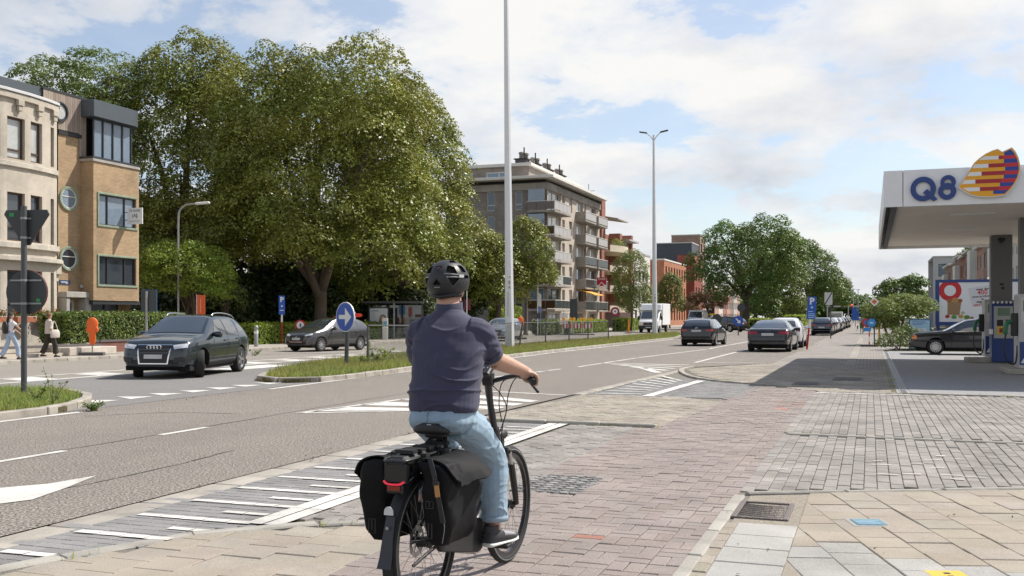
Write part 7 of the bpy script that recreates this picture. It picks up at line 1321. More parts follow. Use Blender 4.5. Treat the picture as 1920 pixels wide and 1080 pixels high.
EST = dict(L=4.6, W=1.82, roofz=1.43, rw=.70, wr=.335, tw=.235, axles=(-1.40, 1.42), spokes=5, mirror=(.62, .98), plan=plan(4.6), bot=[(-2.3, .34), (-1.8, .22), (1.7, .20), (2.3, .26)],
    top=[(-2.29, .50), (-2.26, .85), (-2.20, 1.0), (-2.0, 1.22), (-1.75, 1.35), (-1.3, 1.41), (-.4, 1.435), (.0, 1.42), (.4, 1.34), (1.1, 1.0), (1.25, .95), (1.85, .85), (2.15, .72), (2.27, .55), (2.29, .40)], belt=[(-2.29, .5), (-2.2, .96), (-1.6, .96), (.9, .90), (1.7, .81), (2.2, .62), (2.29, .40)],
    side=[[(.72, .94), (-.25, .96), (-.22, 1.35), (.22, 1.31)], [(-.33, .96), (-1.05, .98), (-.95, 1.33), (-.30, 1.36)], [(-1.13, .985), (-1.85, 1.04), (-1.6, 1.24), (-1.03, 1.33)]], wind=(1.12, .42, .66, .54), rear=(1.02, 1.33, .66, .52), head=[[(.52, .60), (.82, .66), (.80, .74), (.50, .70)]], tail=[[(.48, .78), (.86, .77), (.86, .88), (.50, .87)]],
    extra=[('number_plate', 'B', [(-.25, .74), (.25, .74), (.25, .84), (-.25, .84)], M_plate, .012), ('bumper_trim', 'B', [(-.72, .26), (.72, .26), (.72, .38), (-.72, .38)], M_plast, .012), ('grille', 'F', [(-.4, .34), (.4, .34), (.44, .68), (-.44, .68)], M_plast, .012), ('number_plate', 'F', [(-.26, .46), (.26, .46), (.26, .56), (-.26, .56)], M_plate, .02), ('wiper', 'B', [(-.25, 1.03), (.02, 1.03), (.02, 1.06), (-.25, 1.045)], M_plast, .016)], both=[('sill_trim', [(-.9, .22), (.95, .21), (.95, .28), (-.9, .29)], M_plast)], lines=[(.80, .70, .34, .90), (-.29, -.29, .34, .94), (-1.0, -1.15, .55, .97)], handles=((-.1, .80), (-1.0, .83)))
make_car('hatchback', 'black hatchback driving away in the right lane beside the lane line', EST, P_blk, -8.45, 54.2, (.03, 1), logo=rings_logo(.93, .05, 1, 'B'))
white_hat = make_car('hatchback', 'white hatchback parked just ahead of the black saloon', HAT, P_wht, -3.98, 52.4, (.0, 1)); white_hat.scale = (1.03, 1.05, 1.0)
grey_p = make_car('hatchback', 'dark blue hatchback first in the row of cars parked by the pavement', HAT, P_blu, -3.75, 87.0, (0, 1))
make_car('estate_car', 'black estate car crossing the median under the chestnut', EST, P_blk, -14.2, 104, (-.86, .50)).scale = (1.03, 1.03, 1.1)
est2 = make_car('estate_car', 'silver estate car parked on the far side behind the white lamp post', EST, P_slv, -22.3, 60.2, (.12, -.99)); est2.scale = (1, 1, 1.03)
bei = make_car('hatchback', 'beige-grey hatchback half hidden behind the cyclist by the bus stop', HAT, P_bei, -22.7, 51.6, (.2, -.98))
MER = dict(L=4.74, W=1.74, roofz=1.43, rw=.68, wr=.315, tw=.195, axles=(-1.40, 1.42), spokes=14, mirror=(.78, .96), plan=[(-2.37, .93), (-2.3, .97), (-1.8, 1), (1.8, 1), (2.28, .97), (2.34, .94), (2.37, .9)], bot=[(-2.37, .34), (-1.8, .22), (1.8, .20), (2.37, .30)],
    top=[(-2.36, .50), (-2.34, .88), (-2.28, .95), (-1.55, 1.0), (-.95, 1.34), (-.7, 1.40), (-.1, 1.43), (.3, 1.38), (.98, .99), (1.1, .95), (1.8, .90), (2.22, .85), (2.30, .80), (2.35, .60), (2.36, .42)], belt=[(-2.36, .5), (-2.3, .90), (-1.5, .93), (.9, .90), (1.8, .85), (2.26, .80), (2.36, .42)],
    side=[[(.82, .94), (-.18, .95), (-.14, 1.34), (.30, 1.31)], [(-.26, .95), (-1.2, .97), (-.78, 1.32), (-.24, 1.345)]], wind=(1.02, .34, .64, .54), rear=(1.03, 1.33, .62, .50), head=[[(.46, .66), (.70, .66), (.70, .80), (.46, .80)]], tail=[[(.45, .70), (.78, .70), (.78, .86), (.45, .86)]],
    extra=[('grille', 'F', [(-.30, .62), (.30, .62), (.30, .83), (-.30, .83)], M_chrome, .02), ('number_plate', 'F', [(-.26, .40), (.26, .40), (.26, .50), (-.26, .50)], M_plate, .02)], both=[('side_moulding', [(-2.1, .56), (2.15, .54), (2.15, .585), (-2.1, .605)], M_plast), ('window_trim', [(-1.25, .935), (.85, .915), (.85, .928), (-1.25, .948)], M_chrome), ('indicator', [(2.10, .63), (2.34, .63), (2.34, .79), (2.16, .79)], M_ind)], lines=[(.86, .80, .34, .92), (-.22, -.22, .34, .94)], handles=((-.05, .83), (-1.1, .84)), handm=M_plast)
make_car('old_saloon', 'old black square-cut saloon with orange indicator parked behind the payment terminal', MER, paint('aged_black_paint', (.012, .013, .017), .1), 3.85, 43.9, (-1, -.02))
# the row of cars parked and queueing far down the road
cols = [P_blk, P_slv, P_wht, P_gry, P_blk, P_wht, P_blu, P_slv, P_blk, P_gry, P_blk, P_wht]; nm_ = {id(P_blk): 'black', id(P_slv): 'silver', id(P_wht): 'white', id(P_gry): 'grey', id(P_blu): 'blue', id(P_red): 'red'}
for k, pm in enumerate(cols):
    src = grey_p if k % 3 else est2
    lb = f'{nm_[id(pm)]} car in the parked row, {ordn[k + 1]} from its near end'
    c_ = dup(src, (-3.75 + random.uniform(-.15, .15), 93.2 + k * 6.1, .005), 0.0, lb, 'cars parked in a row on the right'); c_.scale = (1, 1, 1)
    for ch in c_.children:
        if ch.name.startswith(('body', 'mirror', 'door_handle')):
            ch.data = ch.data.copy(); ch.data.materials[0] = pm
for X, Y, hd, pm, lb in ((-19.8, 118, (.1, -1), P_slv, 'light blue-grey car waiting beyond the white truck'), (-17.6, 106, (.1, -1), P_blk, 'dark car tucked behind the white truck'), (-21.0, 138, (.2, -1), P_gry, 'dark car parked beneath the browning tree'), (-16.4, 112, (-.8, .5), P_blk, 'dark car in front of the black estate car'), (-8.6, 150, (0, 1), P_blk, 'dark car driving away far down the right lane'), (-8.2, 172, (0, 1), P_wht, 'white car driving away far down the right lane')):
    c_ = dup(grey_p, (X, Y, .005), math.atan2(-hd[0], hd[1]), lb)
    for ch in c_.children:
        if ch.name.startswith(('body', 'mirror', 'door_handle')): ch.data = ch.data.copy(); ch.data.materials[0] = pm
# ---- white box truck and van
def van_front(t_, w, z0, zc, zt, y, ybase, bodym, hood=.55):
    """cab with sloping windscreen: y is the front, forward +y"""
    P = [(y - 1.9, z0), (y - .12, z0), (y, z0 + .25), (y, zc - .35), (y - .06, zc - .22), (y - hood, zc), (y - hood - .62, zt - .12), (y - hood - .85, zt), (y - 1.9, zt)]; h = w / 2
    rings = [[Vector((x * (1 if s_ in (1, 2) else .94), yy - (0 if s_ in (1, 2) else .05), zz)) for yy, zz in P] for s_, x in enumerate((-h, -h * .93, h * .93, h))]; b = MB(); b.loft(rings); return b.build('cab', bodym, t_, bevel=.03, smooth=True, sharp=35)
tr = thing('box_truck', 'white box truck facing the camera on the far carriageway', 'truck', (-20.1, 97.2, 0), math.pi + .02); M_twh = mat('truck_white', (.74, .74, .73), .4, coat=.4)
van_front(tr, 1.95, .42, 1.32, 2.12, 2.9, 0, M_twh)
b = MB(); b.box(-1.06, 1.06, -3.3, 1.0, .75, 2.85); b.build('box_body', mat('box_white', (.78, .78, .77), .45, vary=.04), tr, bevel=.03); b = MB(); b.extr([(-1.0, 1.0, 2.15), (-1.0, 1.75, 2.17), (-1.0, 1.35, 2.78), (-1.0, 1.0, 2.82)], (2.0, 0, 0)); b.build('wind_deflector', M_twh, tr, bevel=.05)
b = MB(); b.extr([(-.84, 2.31, 1.40), (.84, 2.31, 1.40), (.76, 1.80, 2.02), (-.76, 1.80, 2.02)], (0, .03, .02)); b.build('windscreen', M_cglass, tr); b = MB(); b.box(-.97, .97, 2.86, 2.96, .38, .72); b.build('bumper', M_plast, tr, bevel=.03); b = MB(); b.box(-.5, .5, 2.88, 2.93, .76, 1.0); b.build('grille', M_plast, tr); b = MB(); b.box(-.25, .25, 2.96, 2.98, .48, .58); b.build('number_plate', M_plate, tr); b = MB(); b.tube([(.09 * math.cos(a), 2.94, .9 + .09 * math.sin(a)) for a in np.linspace(0, 6.283, 13)[:-1]], .014, 5, closed=True); b.build('badge_ring', M_chrome, tr)
for s in (-1, 1):
    b = MB(); b.box(s * .62 - .2, s * .62 + .2, 2.86, 2.93, .84, 1.06); b.build('headlight', M_lens, tr, bevel=.02); b = MB(); b.box(s * 1.12 - .09, s * 1.12 + .09, 1.95, 2.06, 1.25, 1.62); b.build('mirror', M_plast, tr, bevel=.02); b = MB(); b.extr([(s * .985, 1.15, 1.42), (s * .985, 2.05, 1.42), (s * .96, 1.72, 1.98), (s * .95, 1.15, 1.98)], (s * .012, 0, 0)); b.build('side_window', M_cglass, tr)
tm, dm, rm = wheel_meshes(.36, .24, 8, M_rim)
def putwheels(t_, w, ax):
    for yw in ax:
        for s in (-1, 1): wo_ = put('wheel', tm, t_); wo_.location = (s * (w / 2 - .13), yw, .36); wo_.rotation_euler = (0, 0, 0 if s > 0 else math.pi); put('rim', rm, wo_); put('disc', dm, wo_)
putwheels(tr, 2.0, (2.05, -1.9)); b = MB(); b.box(-.5, .5, -3.2, 2.0, .42, .75); b.build('chassis', M_arch, tr)
vn = thing('van', 'white panel van behind the truck near the orange brick block', 'van', (-20.6, 127, 0), math.pi); van_front(vn, 1.95, .35, 1.35, 2.4, 2.6, 0, M_twh); b = MB(); b.box(-.97, .97, -2.8, .75, .35, 2.42); b.build('body', M_twh, vn, bevel=.06); b = MB(); b.extr([(-.82, 2.02, 1.42), (.82, 2.02, 1.42), (.74, 1.5, 2.2), (-.74, 1.5, 2.2)], (0, .03, .02)); b.build('windscreen', M_cglass, vn); b = MB(); b.box(-.9, .9, 2.56, 2.64, .35, .7); b.build('bumper', M_plast, vn); putwheels(vn, 1.95, (1.8, -1.7))
for s in (-1, 1): b = MB(); b.box(s * .65 - .18, s * .65 + .18, 2.55, 2.62, .85, 1.05); b.build('headlight', M_lens, vn)
v2 = thing('van', 'white van in the far queue at the end of the parked row', 'van', (-5.3, 175, 0), 0); van_front(v2, 1.95, .35, 1.35, 2.4, 2.6, 0, M_twh); b = MB(); b.box(-.97, .97, -2.8, .75, .35, 2.42); b.build('body', M_twh, v2, bevel=.06); b = MB(); b.box(-.8, .8, -2.83, -2.8, 1.4, 2.1); b.build('rear_window', M_cglass, v2); putwheels(v2, 1.95, (1.8, -1.7))
for s in (-1, 1): b = MB(); b.box(s * .88 - .07, s * .88 + .07, -2.84, -2.8, .9, 1.4); b.build('tail_light', M_tail, v2)
# ================================================================== BICYCLE AND RIDER
from mathutils import noise as mn
BX, BY, BR = -2.139, 4.625, -R(2.2)
M_bfr = mat('bike_frame_black', (.012, .012, .013), .35, .2, coat=.4); M_bpl = mat('bike_plastic', (.014, .014, .015), .55, vary=.15); M_steel = mat('spoke_steel', (.45, .45, .46), .3, .9); M_rub = mat('bike_tyre', (.016, .016, .017), .8, vary=.2, vscale=40, bump=.3, bscale=160); M_refl = mat('reflective_strip', (.42, .44, .44), .4)
bk = thing('electric_bicycle', 'black electric city bicycle ridden away along the red brick path', 'bicycle', (BX, BY, 0), BR)
def bwheel(y, nm):
    b = MB(); b.tube([(0, y + .332 * math.cos(a), .355 + .332 * math.sin(a)) for a in np.linspace(0, 2 * math.pi, 57)[:-1]], .0235, 10, closed=True); w_ = b.build(nm, M_rub, bk, smooth=True)
    b = MB(); b.lathe([(.292, -.012), (.312, -.013), (.316, -.006), (.300, 0), (.316, .006), (.312, .013), (.292, .012), (.288, 0), (.292, -.012)], (0, y, .355), 'X', 56); b.build('rim', M_bfr, w_, smooth=True, sharp=40)
    for s in (-1, 1): b = MB(); b.lathe([(.331, s * .0232), (.337, s * .0226)], (0, y, .355), 'X', 56); b.build('reflective_ring', M_refl, w_)
    b = MB()
    for k in range(32):
        a = 2 * math.pi * k / 32; a2 = a + (.55 if k % 4 < 2 else -.55); s = 1 if k % 2 else -1; b.cyl((s * .03, y + .03 * math.cos(a2), .355 + .03 * math.sin(a2)), (0, y + .292 * math.cos(a), .355 + .292 * math.sin(a)), .0011, n=4, cap=False)
    b.build('spokes', M_steel, w_, kind='stuff', fix=False); b = MB(); b.lathe([(.0, -.05), (.012, -.05), (.032, -.034), (.026, -.02), (.026, .02), (.032, .034), (.012, .05), (0, .05)], (0, y, .355), 'X', 18); b.build('hub', M_bpl, w_, smooth=True, sharp=30)
    b = MB(); b.lathe([(.055, -.045), (.08, -.045), (.08, -.042), (.055, -.042), (.055, -.045)], (0, y, .355), 'X', 28)
    for k in range(6): a = k * math.pi / 3; b.obox((-.0435, y + .045 * math.cos(a), .355 + .045 * math.sin(a)), (.0012, 0, 0), (0, .022 * math.cos(a), .022 * math.sin(a)), (0, -.005 * math.sin(a), .005 * math.cos(a)))
    b.build('brake_disc', M_steel, w_); return w_
bwheel(0, 'wheel'); bwheel(1.12, 'wheel')
def btube(nm, P, r, m=M_bfr, n=12, par=bk): b = MB(); b.tube(P, r, n); return b.build(nm, m, par, smooth=True, sharp=50)
btube('down_tube', bez([(0, .955, .70), (0, .86, .56), (0, .66, .36), (0, .50, .30)], 5), [.030] + [.034] * 15)
btube('top_tube', bez([(0, .935, .78), (0, .80, .60), (0, .60, .46), (0, .36, .44)], 5), .024)
btube('seat_tube', [(0, .47, .30), (0, .33, .62), (0, .295, .70)], [.022, .02, .02]); btube('seat_post', [(0, .30, .69), (0, .215, .905)], .0135, M_bpl)
btube('head_tube', [(0, .965, .66), (0, .905, .84)], .032)
for s in (-1, 1): btube('chain_stay', [(s * .045, .42, .30), (s * .06, .2, .33), (s * .062, 0, .355)], .013); btube('seat_stay', [(s * .02, .33, .62), (s * .055, .15, .48), (s * .06, 0, .36)], .010)
b = MB(); b.loft([[Vector((x, .475 + r_ * math.cos(a) * 1.15, .30 + r_ * math.sin(a))) for a in np.linspace(0, 6.283, 17)[:-1]] for x, r_ in ((-.075, .05), (-.06, .085), (.06, .085), (.075, .05))]); b.build('motor', M_bpl, bk, smooth=True, sharp=40)
b = MB(); P = [(.475 + .095 * math.cos(a), .30 + .095 * math.sin(a)) for a in np.linspace(-1.6, 1.6, 12)] + [(.05 + .06 * math.cos(a), .355 + .055 * math.sin(a)) for a in np.linspace(1.6, 4.7, 8)]; b.extr([(.060, y, z) for y, z in P], (.035, 0, 0)); b.build('chain_case', M_bpl, bk, bevel=.008, smooth=True, sharp=40)
# fork, stem, bar
btube('steerer', bez([(0, .905, .84), (0, .865, .95), (0, .835, 1.04), (0, .815, 1.12)], 5), [.022] * 5 + [.02] * 5 + [.022] * 6)
b = MB(); b.box(-.075, .075, .965, 1.02, .675, .72); b.build('fork_crown', M_bfr, bk, bevel=.014)
for s in (-1, 1): btube('stanchion', [(s * .062, .992, .69), (s * .062, 1.03, .59)], .0145, M_steel); btube('fork_leg', [(s * .062, 1.022, .62), (s * .062, 1.08, .46), (s * .060, 1.115, .36)], [.0215, .021, .016])
HB = bez([(-.355, .625, 1.142), (-.27, .74, 1.165), (-.13, .845, 1.155), (0, .83, 1.125), (.13, .845, 1.155), (.27, .74, 1.165), (.355, .625, 1.142)], 6); btube('handlebar', HB, .0135, M_bfr)
for s in (-1, 1):
    btube('grip', [(s * .285, .722, 1.163), (s * .32, .675, 1.153), (s * .362, .617, 1.14)], [.0165, .019, .0175], M_bpl); btube('brake_lever', bez([(s * .225, .80, 1.16), (s * .27, .79, 1.13), (s * .33, .71, 1.105), (s * .372, .655, 1.085)], 4), [.008] * 13, M_bpl, 8)
    b = MB(); b.obox((s * .235, .785, 1.16), (.03, -.03 * s, 0), (.012 * s, .012, 0), (0, 0, .014)); b.build('lever_clamp', M_bpl, bk, bevel=.005)
btube('brake_cable', bez([(.215, .805, 1.16), (.12, .93, 1.13), (.07, .96, 1.04), (.055, .955, .92), (.02, .93, .80)], 6), .0032, M_bpl, 6); btube('brake_cable', bez([(-.2, .805, 1.16), (-.05, .96, 1.10), (.05, .97, .98), (.035, .96, .86), (.02, .95, .74)], 6), .0032, M_bpl, 6); btube('brake_cable', bez([(.20, .81, 1.155), (.06, .90, 1.12), (.035, .90, 1.0), (.04, .93, .88)], 6), .0032, M_bpl, 6)
b = MB(); b.obox((0, .79, 1.19), (.036, 0, 0), (0, .048, .030), (0, -.010, .016)); ds = b.build('display', M_bpl, bk, bevel=.008); b = MB(); b.obox((0, .7815, 1.2035), (.026, 0, 0), (0, .030, .0188), (0, -.001, .0016)); b.build('screen', mat('display_lcd', (.06, .10, .13), .15, coat=.5), ds); b = MB()
for i in range(3): b.obox((-.012 + i * .012, .782 + .006 * (i % 2), 1.206), (.004, 0, 0), (0, .006, .004), (0, -.0006, .001))
b.build('digits', mat('lcd_digit', (.25, .33, .38), .3), ds); b = MB(); b.box(-.03, .03, .79, .85, 1.10, 1.18); b.build('bar_clamp', M_bpl, bk, bevel=.008)
b = MB(); b.loft([[Vector((.026 * k * math.cos(a), 1.02 + dy, .79 + .03 * k * math.sin(a))) for a in np.linspace(0, 6.283, 13)[:-1]] for dy, k in ((-.05, .6), (-.02, .95), (.03, 1), (.05, .85))]); b.box(-.02, .02, .985, 1.02, .71, .80); b.build('front_light', M_bpl, bk, smooth=True, sharp=50)
# saddle
def ringxz(y, hw, zt, th, n=16): return [Vector((hw * math.copysign(abs(math.cos(a)) ** .7, math.cos(a)), y, zt - th / 2 + th / 2 * math.sin(a) - (.012 * (math.cos(a) ** 2)))) for a in np.linspace(0, 6.283, n + 1)[:-1]]
b = MB(); b.loft([ringxz(y, w_, z, th) for y, w_, z, th in ((.050, .05, .945, .03), (.056, .085, .955, .055), (.075, .105, .962, .07), (.12, .108, .962, .07), (.17, .095, .958, .06), (.22, .065, .953, .05), (.27, .04, .952, .045), (.31, .026, .950, .04), (.325, .016, .945, .025))]); sd = b.build('saddle', mat('saddle_vinyl', (.016, .016, .017), .5, bump=.2, bscale=120), bk, smooth=True); b = MB(); b.obox((0, .0515, .942), (.012, 0, 0), (0, .001, 0), (0, 0, .008)); b.build('saddle_badge', M_refl, sd); b = MB(); b.box(-.05, .05, .09, .25, .875, .90); b.cyl((0, .19, .84), (0, .21, .90), .03, n=12); b.build('saddle_clamp', M_bpl, sd, bevel=.01)
# rack, mudguard, lights, crank
for s in (-1, 1):
    btube('rack_rail', bez([(s * .03, .24, .80), (s * .06, .16, .815), (s * .065, -.1, .815), (s * .06, -.30, .81), (s * .0, -.325, .81)], 5), .008, M_bfr, 8); btube('rack_leg', [(s * .068, -.16, .81), (s * .085, -.08, .60), (s * .07, 0, .36)], .008, M_bfr, 8); btube('rack_leg', [(s * .068, .02, .81), (s * .085, 0, .6), (s * .07, 0, .36)], .007, M_bfr, 8)
b = MB(); b.box(-.045, .045, -.30, .14, .775, .826); bt = b.build('battery', M_bpl, bk, bevel=.014); b = MB(); b.box(-.06, .06, -.315, -.27, .70, .80); b.box(-.045, .045, -.318, -.30, .65, .70); b.build('battery_end', M_bfr, bk, bevel=.008); b = MB(); b.tube(bez([(-.055, -.322, .712), (-.03, -.330, .700), (.03, -.330, .700), (.055, -.322, .712)], 4), .0055, 6); b.build('tail_light', mat('tail_glow', (.5, .02, .04), .3, emit=((1, .05, .1), .35)), bk); b = MB(); b.box(-.034, .034, -.326, -.32, .668, .69); b.build('reflector', mat('reflector_red', (.22, .03, .015), .25), bk)
b = MB()
for i in range(5): b.box(-.05 + .0, .05, -.22 + i * .09, -.17 + i * .09, .832, .85 - .004 * (i % 2))
b.tube(bez([(-.06, .12, .83), (-.03, .16, .87), (.03, .16, .87), (.06, .12, .83)], 4), .01, 6); b.build('carrier_straps', M_bpl, bk)
AA = np.linspace(R(60), R(205), 26); b = MB(); P = []
for a in AA:
    r_ = .388; P.append([Vector((x, r_ * math.cos(a) * 1.0 + (.0), .355 + (r_ - abs(x) ** 2 * 9) * math.sin(a))) for x in (-.029, -.018, 0, .018, .029)])
V = [p for q in P for p in q]; b.add(V, [(i * 5 + j, i * 5 + j + 1, (i + 1) * 5 + j + 1, (i + 1) * 5 + j) for i in range(len(AA) - 1) for j in range(4)]); mg = b.build('rear_mudguard', M_bpl, bk, smooth=True)
b = MB(); b.loft([[Vector((x * w_, y, z)) for x in (-1, -.5, 0, .5, 1)] + [Vector((x * w_, y + .004, z)) for x in (1, .5, 0, -.5, -1)] for y, z, w_ in ((-.352, .55, .024), (-.385, .45, .028), (-.405, .36, .033), (-.425, .315, .036))]); fl = b.build('mud_flap', mat('mudflap_grey', (.030, .032, .040), .5), bk); b = MB(); b.extr([(.024 * math.cos(a), -.363 - .012, .575 + .026 * math.sin(a)) for a in np.linspace(0, math.pi, 9)] + [(-.024, -.376, .56), (.024, -.376, .56)], (0, .004, 0)); b.build('reflective_sticker', mat('sticker_silver', (.6, .6, .6), .35), fl); b = MB(); b.cyl((0, -.39, .5), (0, -.382, .5), .008, n=10); b.build('bolt', M_steel, fl)
for s, (py, pz) in ((1, (.620, .222)), (-1, (.330, .378))):
    btube('crank', [(s * .085, .475, .30), (s * .115, py, pz)], [.014, .011], M_bpl); b = MB(); b.box(s * .17 - .05, s * .17 + .05, py - .04, py + .04, pz - .012, pz + .012); b.build('pedal', M_bpl, bk, bevel=.005)
btube('kickstand', [(-.05, .36, .30), (-.07, .10, .24), (-.075, .02, .22)], .009, M_bpl)
# ---- panniers -------------------------------------------------------------
M_tarp = mat('black_tarpaulin', (.0065, .0065, .008), .7, spec=.2, vary=.2, vscale=8, bump=.25, bscale=9); M_tan = mat('tan_leather', (.42, .21, .07), .6); M_bmark = mat('bag_mark', (.045, .045, .048), .5)
def pannier(label, s, seed):
    t_ = thing('pannier_bag', label, 'bag', (BX, BY, 0), BR, 'panniers on the bicycle rack'); b = MB(); rings = []; rr = random.Random(seed)
    for z, x0, x1, y0, y1 in ((.380, .12, .18, -.14, .05), (.388, .105, .215, -.175, .085), (.44, .095, .240, -.205, .115), (.55, .088, .258, -.23, .138), (.65, .083, .268, -.245, .148), (.73, .080, .255, -.25, .15), (.785, .078, .22, -.25, .145), (.80, .082, .175, -.24, .13)):
        ring = []; n_ = 40
        for k in range(n_):
            a = 2 * math.pi * k / n_; cx, cy, hx, hy = (x0 + x1) / 2, (y0 + y1) / 2, (x1 - x0) / 2, (y1 - y0) / 2; c_, s_ = math.cos(a), math.sin(a); e = .36
            ring.append(Vector((s * (cx + hx * math.copysign(abs(c_) ** e, c_)), cy + hy * math.copysign(abs(s_) ** e, s_), z)))
        rings.append(ring)
    fine_ = []
    for i in range(len(rings) - 1):
        for q in range(4): fine_.append([rings[i][k].lerp(rings[i + 1][k], q / 4) for k in range(len(rings[0]))])
    fine_.append(rings[-1])
    for rg in fine_:
        for p in rg:
            nz_ = mn.noise(Vector((p.x * 6 + seed, p.y * 7, p.z * 5))) * .026 + (.5 - abs(mn.noise(Vector((p.x * 10 + p.z * 7, p.y * 13 + seed, p.z * 5))))) * .026 - .012 + .007 * math.sin(p.y * 30 + p.z * 42 + seed) * max(0, min(1, (p.z - .45) * 4)); p.x += s * nz_; p.y += nz_ * .5
    b.loft(fine_); b.build('body', M_tarp, t_, smooth=True, sharp=60)
    # flap folded over the outer side, its stiff corner standing out
    tip = Vector((s * .335, .045, .705)); F = []
    rows = 9; cols_ = 11
    for i in range(rows):
        u = i / (rows - 1)
        for j in range(cols_):
            v = j / (cols_ - 1); y = -.235 + .365 * v; a = Vector((s * .10, y, .815 - .01 * math.sin(v * 3.1))); mid = Vector((s * (.215 + .012 * math.sin(v * 9 + seed)), y, .835 + .006 * math.sin(v * 14 + seed))); bot_ = Vector((s * (.288 + .055 * math.exp(-((v - .82) / .20) ** 2) - .012 * math.exp(-((v - .35) / .2) ** 2)), y * .98 + .01, .655 + .065 * v + .07 * math.exp(-((v - .0) / .15) ** 2)))
            p = a * (1 - u) ** 2 + mid * 2 * u * (1 - u) + bot_ * u * u; p += Vector((s * .006 * math.sin(20 * v + 9 * u + seed), 0, .004 * math.sin(26 * v))); F.append(p)
    o_ = len(F); F2 = [p + Vector((-s * .006, 0, -.006)) for p in F]; Q = [(i * cols_ + j, i * cols_ + j + 1, (i + 1) * cols_ + j + 1, (i + 1) * cols_ + j) for i in range(rows - 1) for j in range(cols_ - 1)]; Q2 = [tuple(o_ + k for k in reversed(f)) for f in Q]
    edge_ = [i * cols_ for i in range(rows)] + [(rows - 1) * cols_ + j for j in range(1, cols_)] + [(rows - 1 - i) * cols_ + cols_ - 1 for i in range(1, rows)] + [cols_ - 1 - j for j in range(1, cols_)]
    SK = [(edge_[k], edge_[k + 1], o_ + edge_[k + 1], o_ + edge_[k]) for k in range(len(edge_) - 1)]; b = MB(); b.add(F + F2, Q + Q2 + SK); b.build('flap', M_tarp, t_, smooth=True, sharp=50)
    if s > 0:
        SP = bez([(.150, -.235, .815), (.185, -.262, .745), (.212, -.268, .63), (.232, -.262, .52)], 5); b = MB()
        for p, q in zip(SP, SP[1:]): b.obox((p + q) / 2, (q - p) / 2 * 1.05, Vector((.012, 0, .002)), Vector((0, .003, 0)))
        b.build('strap', M_bpl, t_); b = MB(); b.obox((.207, -.275, .672), (.014, -.001, .003), (0, .004, 0), (.004, 0, -.030)); b.build('buckle', M_tan, t_, bevel=.004); b = MB(); b.obox((.201, -.275, .708), (.016, 0, 0), (0, .006, 0), (0, 0, .007)); b.build('buckle_loop', M_bpl, t_)
    def mark(cx, cz, w_, h_):
        b = MB(); yy = -.262; P = [(s * cx - w_, yy, cz - h_), (s * cx + w_, yy, cz - h_), (s * cx + w_, yy, cz + h_), (s * cx - w_, yy, cz + h_)]; b.tube(P, .0022, 4, closed=True); b.tube([(s * cx, yy, cz - h_ * .6), (s * cx, yy, cz + h_)], .002, 4); b.build('printed_mark', M_bmark, t_)
    mark(.155, .475, .018, .035); mark(.16, .60, .02, .016) if s > 0 else None
    for y in (-.15, .06): b = MB(); b.box(s * .082 - .02, s * .082 + .015, y - .02, y + .02, .74, .83); b.build('hook', M_bpl, t_)
    if s < 0: return t_
    b = MB(); b.tube(bez([(s * .225, -.262, .57), (s * .24, -.262, .50), (s * .225, -.256, .42)], 4), .002, 4); b.build('seam', mat('seam_grey', (.16, .16, .16), .5), t_)
    return t_
pannier('right black tarpaulin pannier with tan buckle on the bicycle rack', 1, 3); pannier('left black tarpaulin pannier, half behind the rear mudguard', -1, 8)
# ---- rider -----------------------------------------------------------------
pr = thing('person', 'cyclist in navy polo shirt, light jeans and black helmet riding away', 'person', (BX, BY, 0), BR)
def remesh(parts, vox, smooth_it, name, m, par, disp=None, sharp=None, label=None):
    b = MB()
    for p in parts: p(b)
    me = b.mesh(name, m); bm = bmesh.new(); bm.from_mesh(me); bmesh.ops.recalc_face_normals(bm, faces=bm.faces); bm.to_mesh(me); bm.free()
    o = bpy.data.objects.new('t', me); COL.objects.link(o); md = o.modifiers.new('r', 'REMESH'); md.mode = 'VOXEL'; md.voxel_size = vox; md.use_smooth_shade = True
    if smooth_it: s_ = o.modifiers.new('s', 'SMOOTH'); s_.factor = .5; s_.iterations = smooth_it
    bpy.context.view_layer.update(); res = bpy.data.meshes.new_from_object(o.evaluated_get(bpy.context.evaluated_depsgraph_get())); bpy.data.objects.remove(o); res.materials.clear(); res.materials.append(m)
    if disp:
        nv = len(res.vertices); co = np.zeros(nv * 3); res.vertices.foreach_get('co', co); no = np.zeros(nv * 3); res.vertices.foreach_get('normal', no); co = co.reshape(-1, 3); no = no.reshape(-1, 3); co = co + no * disp(co)[:, None]; res.vertices.foreach_set('co', co.ravel())
    res.polygons.foreach_set('use_smooth', [True] * len(res.polygons)); res.update(); return put(name, res, par, label=label)
def limb(P, rs, n=16): return lambda b: b.tube(bez(P, 5), list(np.interp(np.linspace(0, 1, 5 * (len(P) - 1) + 1), np.linspace(0, 1, len(rs)), rs)), n)
def ellip(c, r): return lambda b: b.sph(c, r, 20, 14)
def torso(rings, e=.8):
    def f(b):
        R_ = []
        for z, x, y, hx, hy in rings: R_.append([Vector((x + hx * math.copysign(abs(math.cos(a)) ** e, math.cos(a)), y + hy * math.copysign(abs(math.sin(a)) ** e, math.sin(a)), z)) for a in np.linspace(0, 6.283, 33)[:-1]])
        b.loft(R_)
    return f
def vnoise(co, sc, seed=0.0):
    return np.array([mn.noise(Vector((p[0] * sc[0] + seed, p[1] * sc[1], p[2] * sc[2]))) for p in co])
HD = Vector((-.065, .415, 1.665))
M_skin = mat('skin', (.47, .27, .19), .5, vary=.12, vscale=12, bump=.12, bscale=70, sheen=.1)
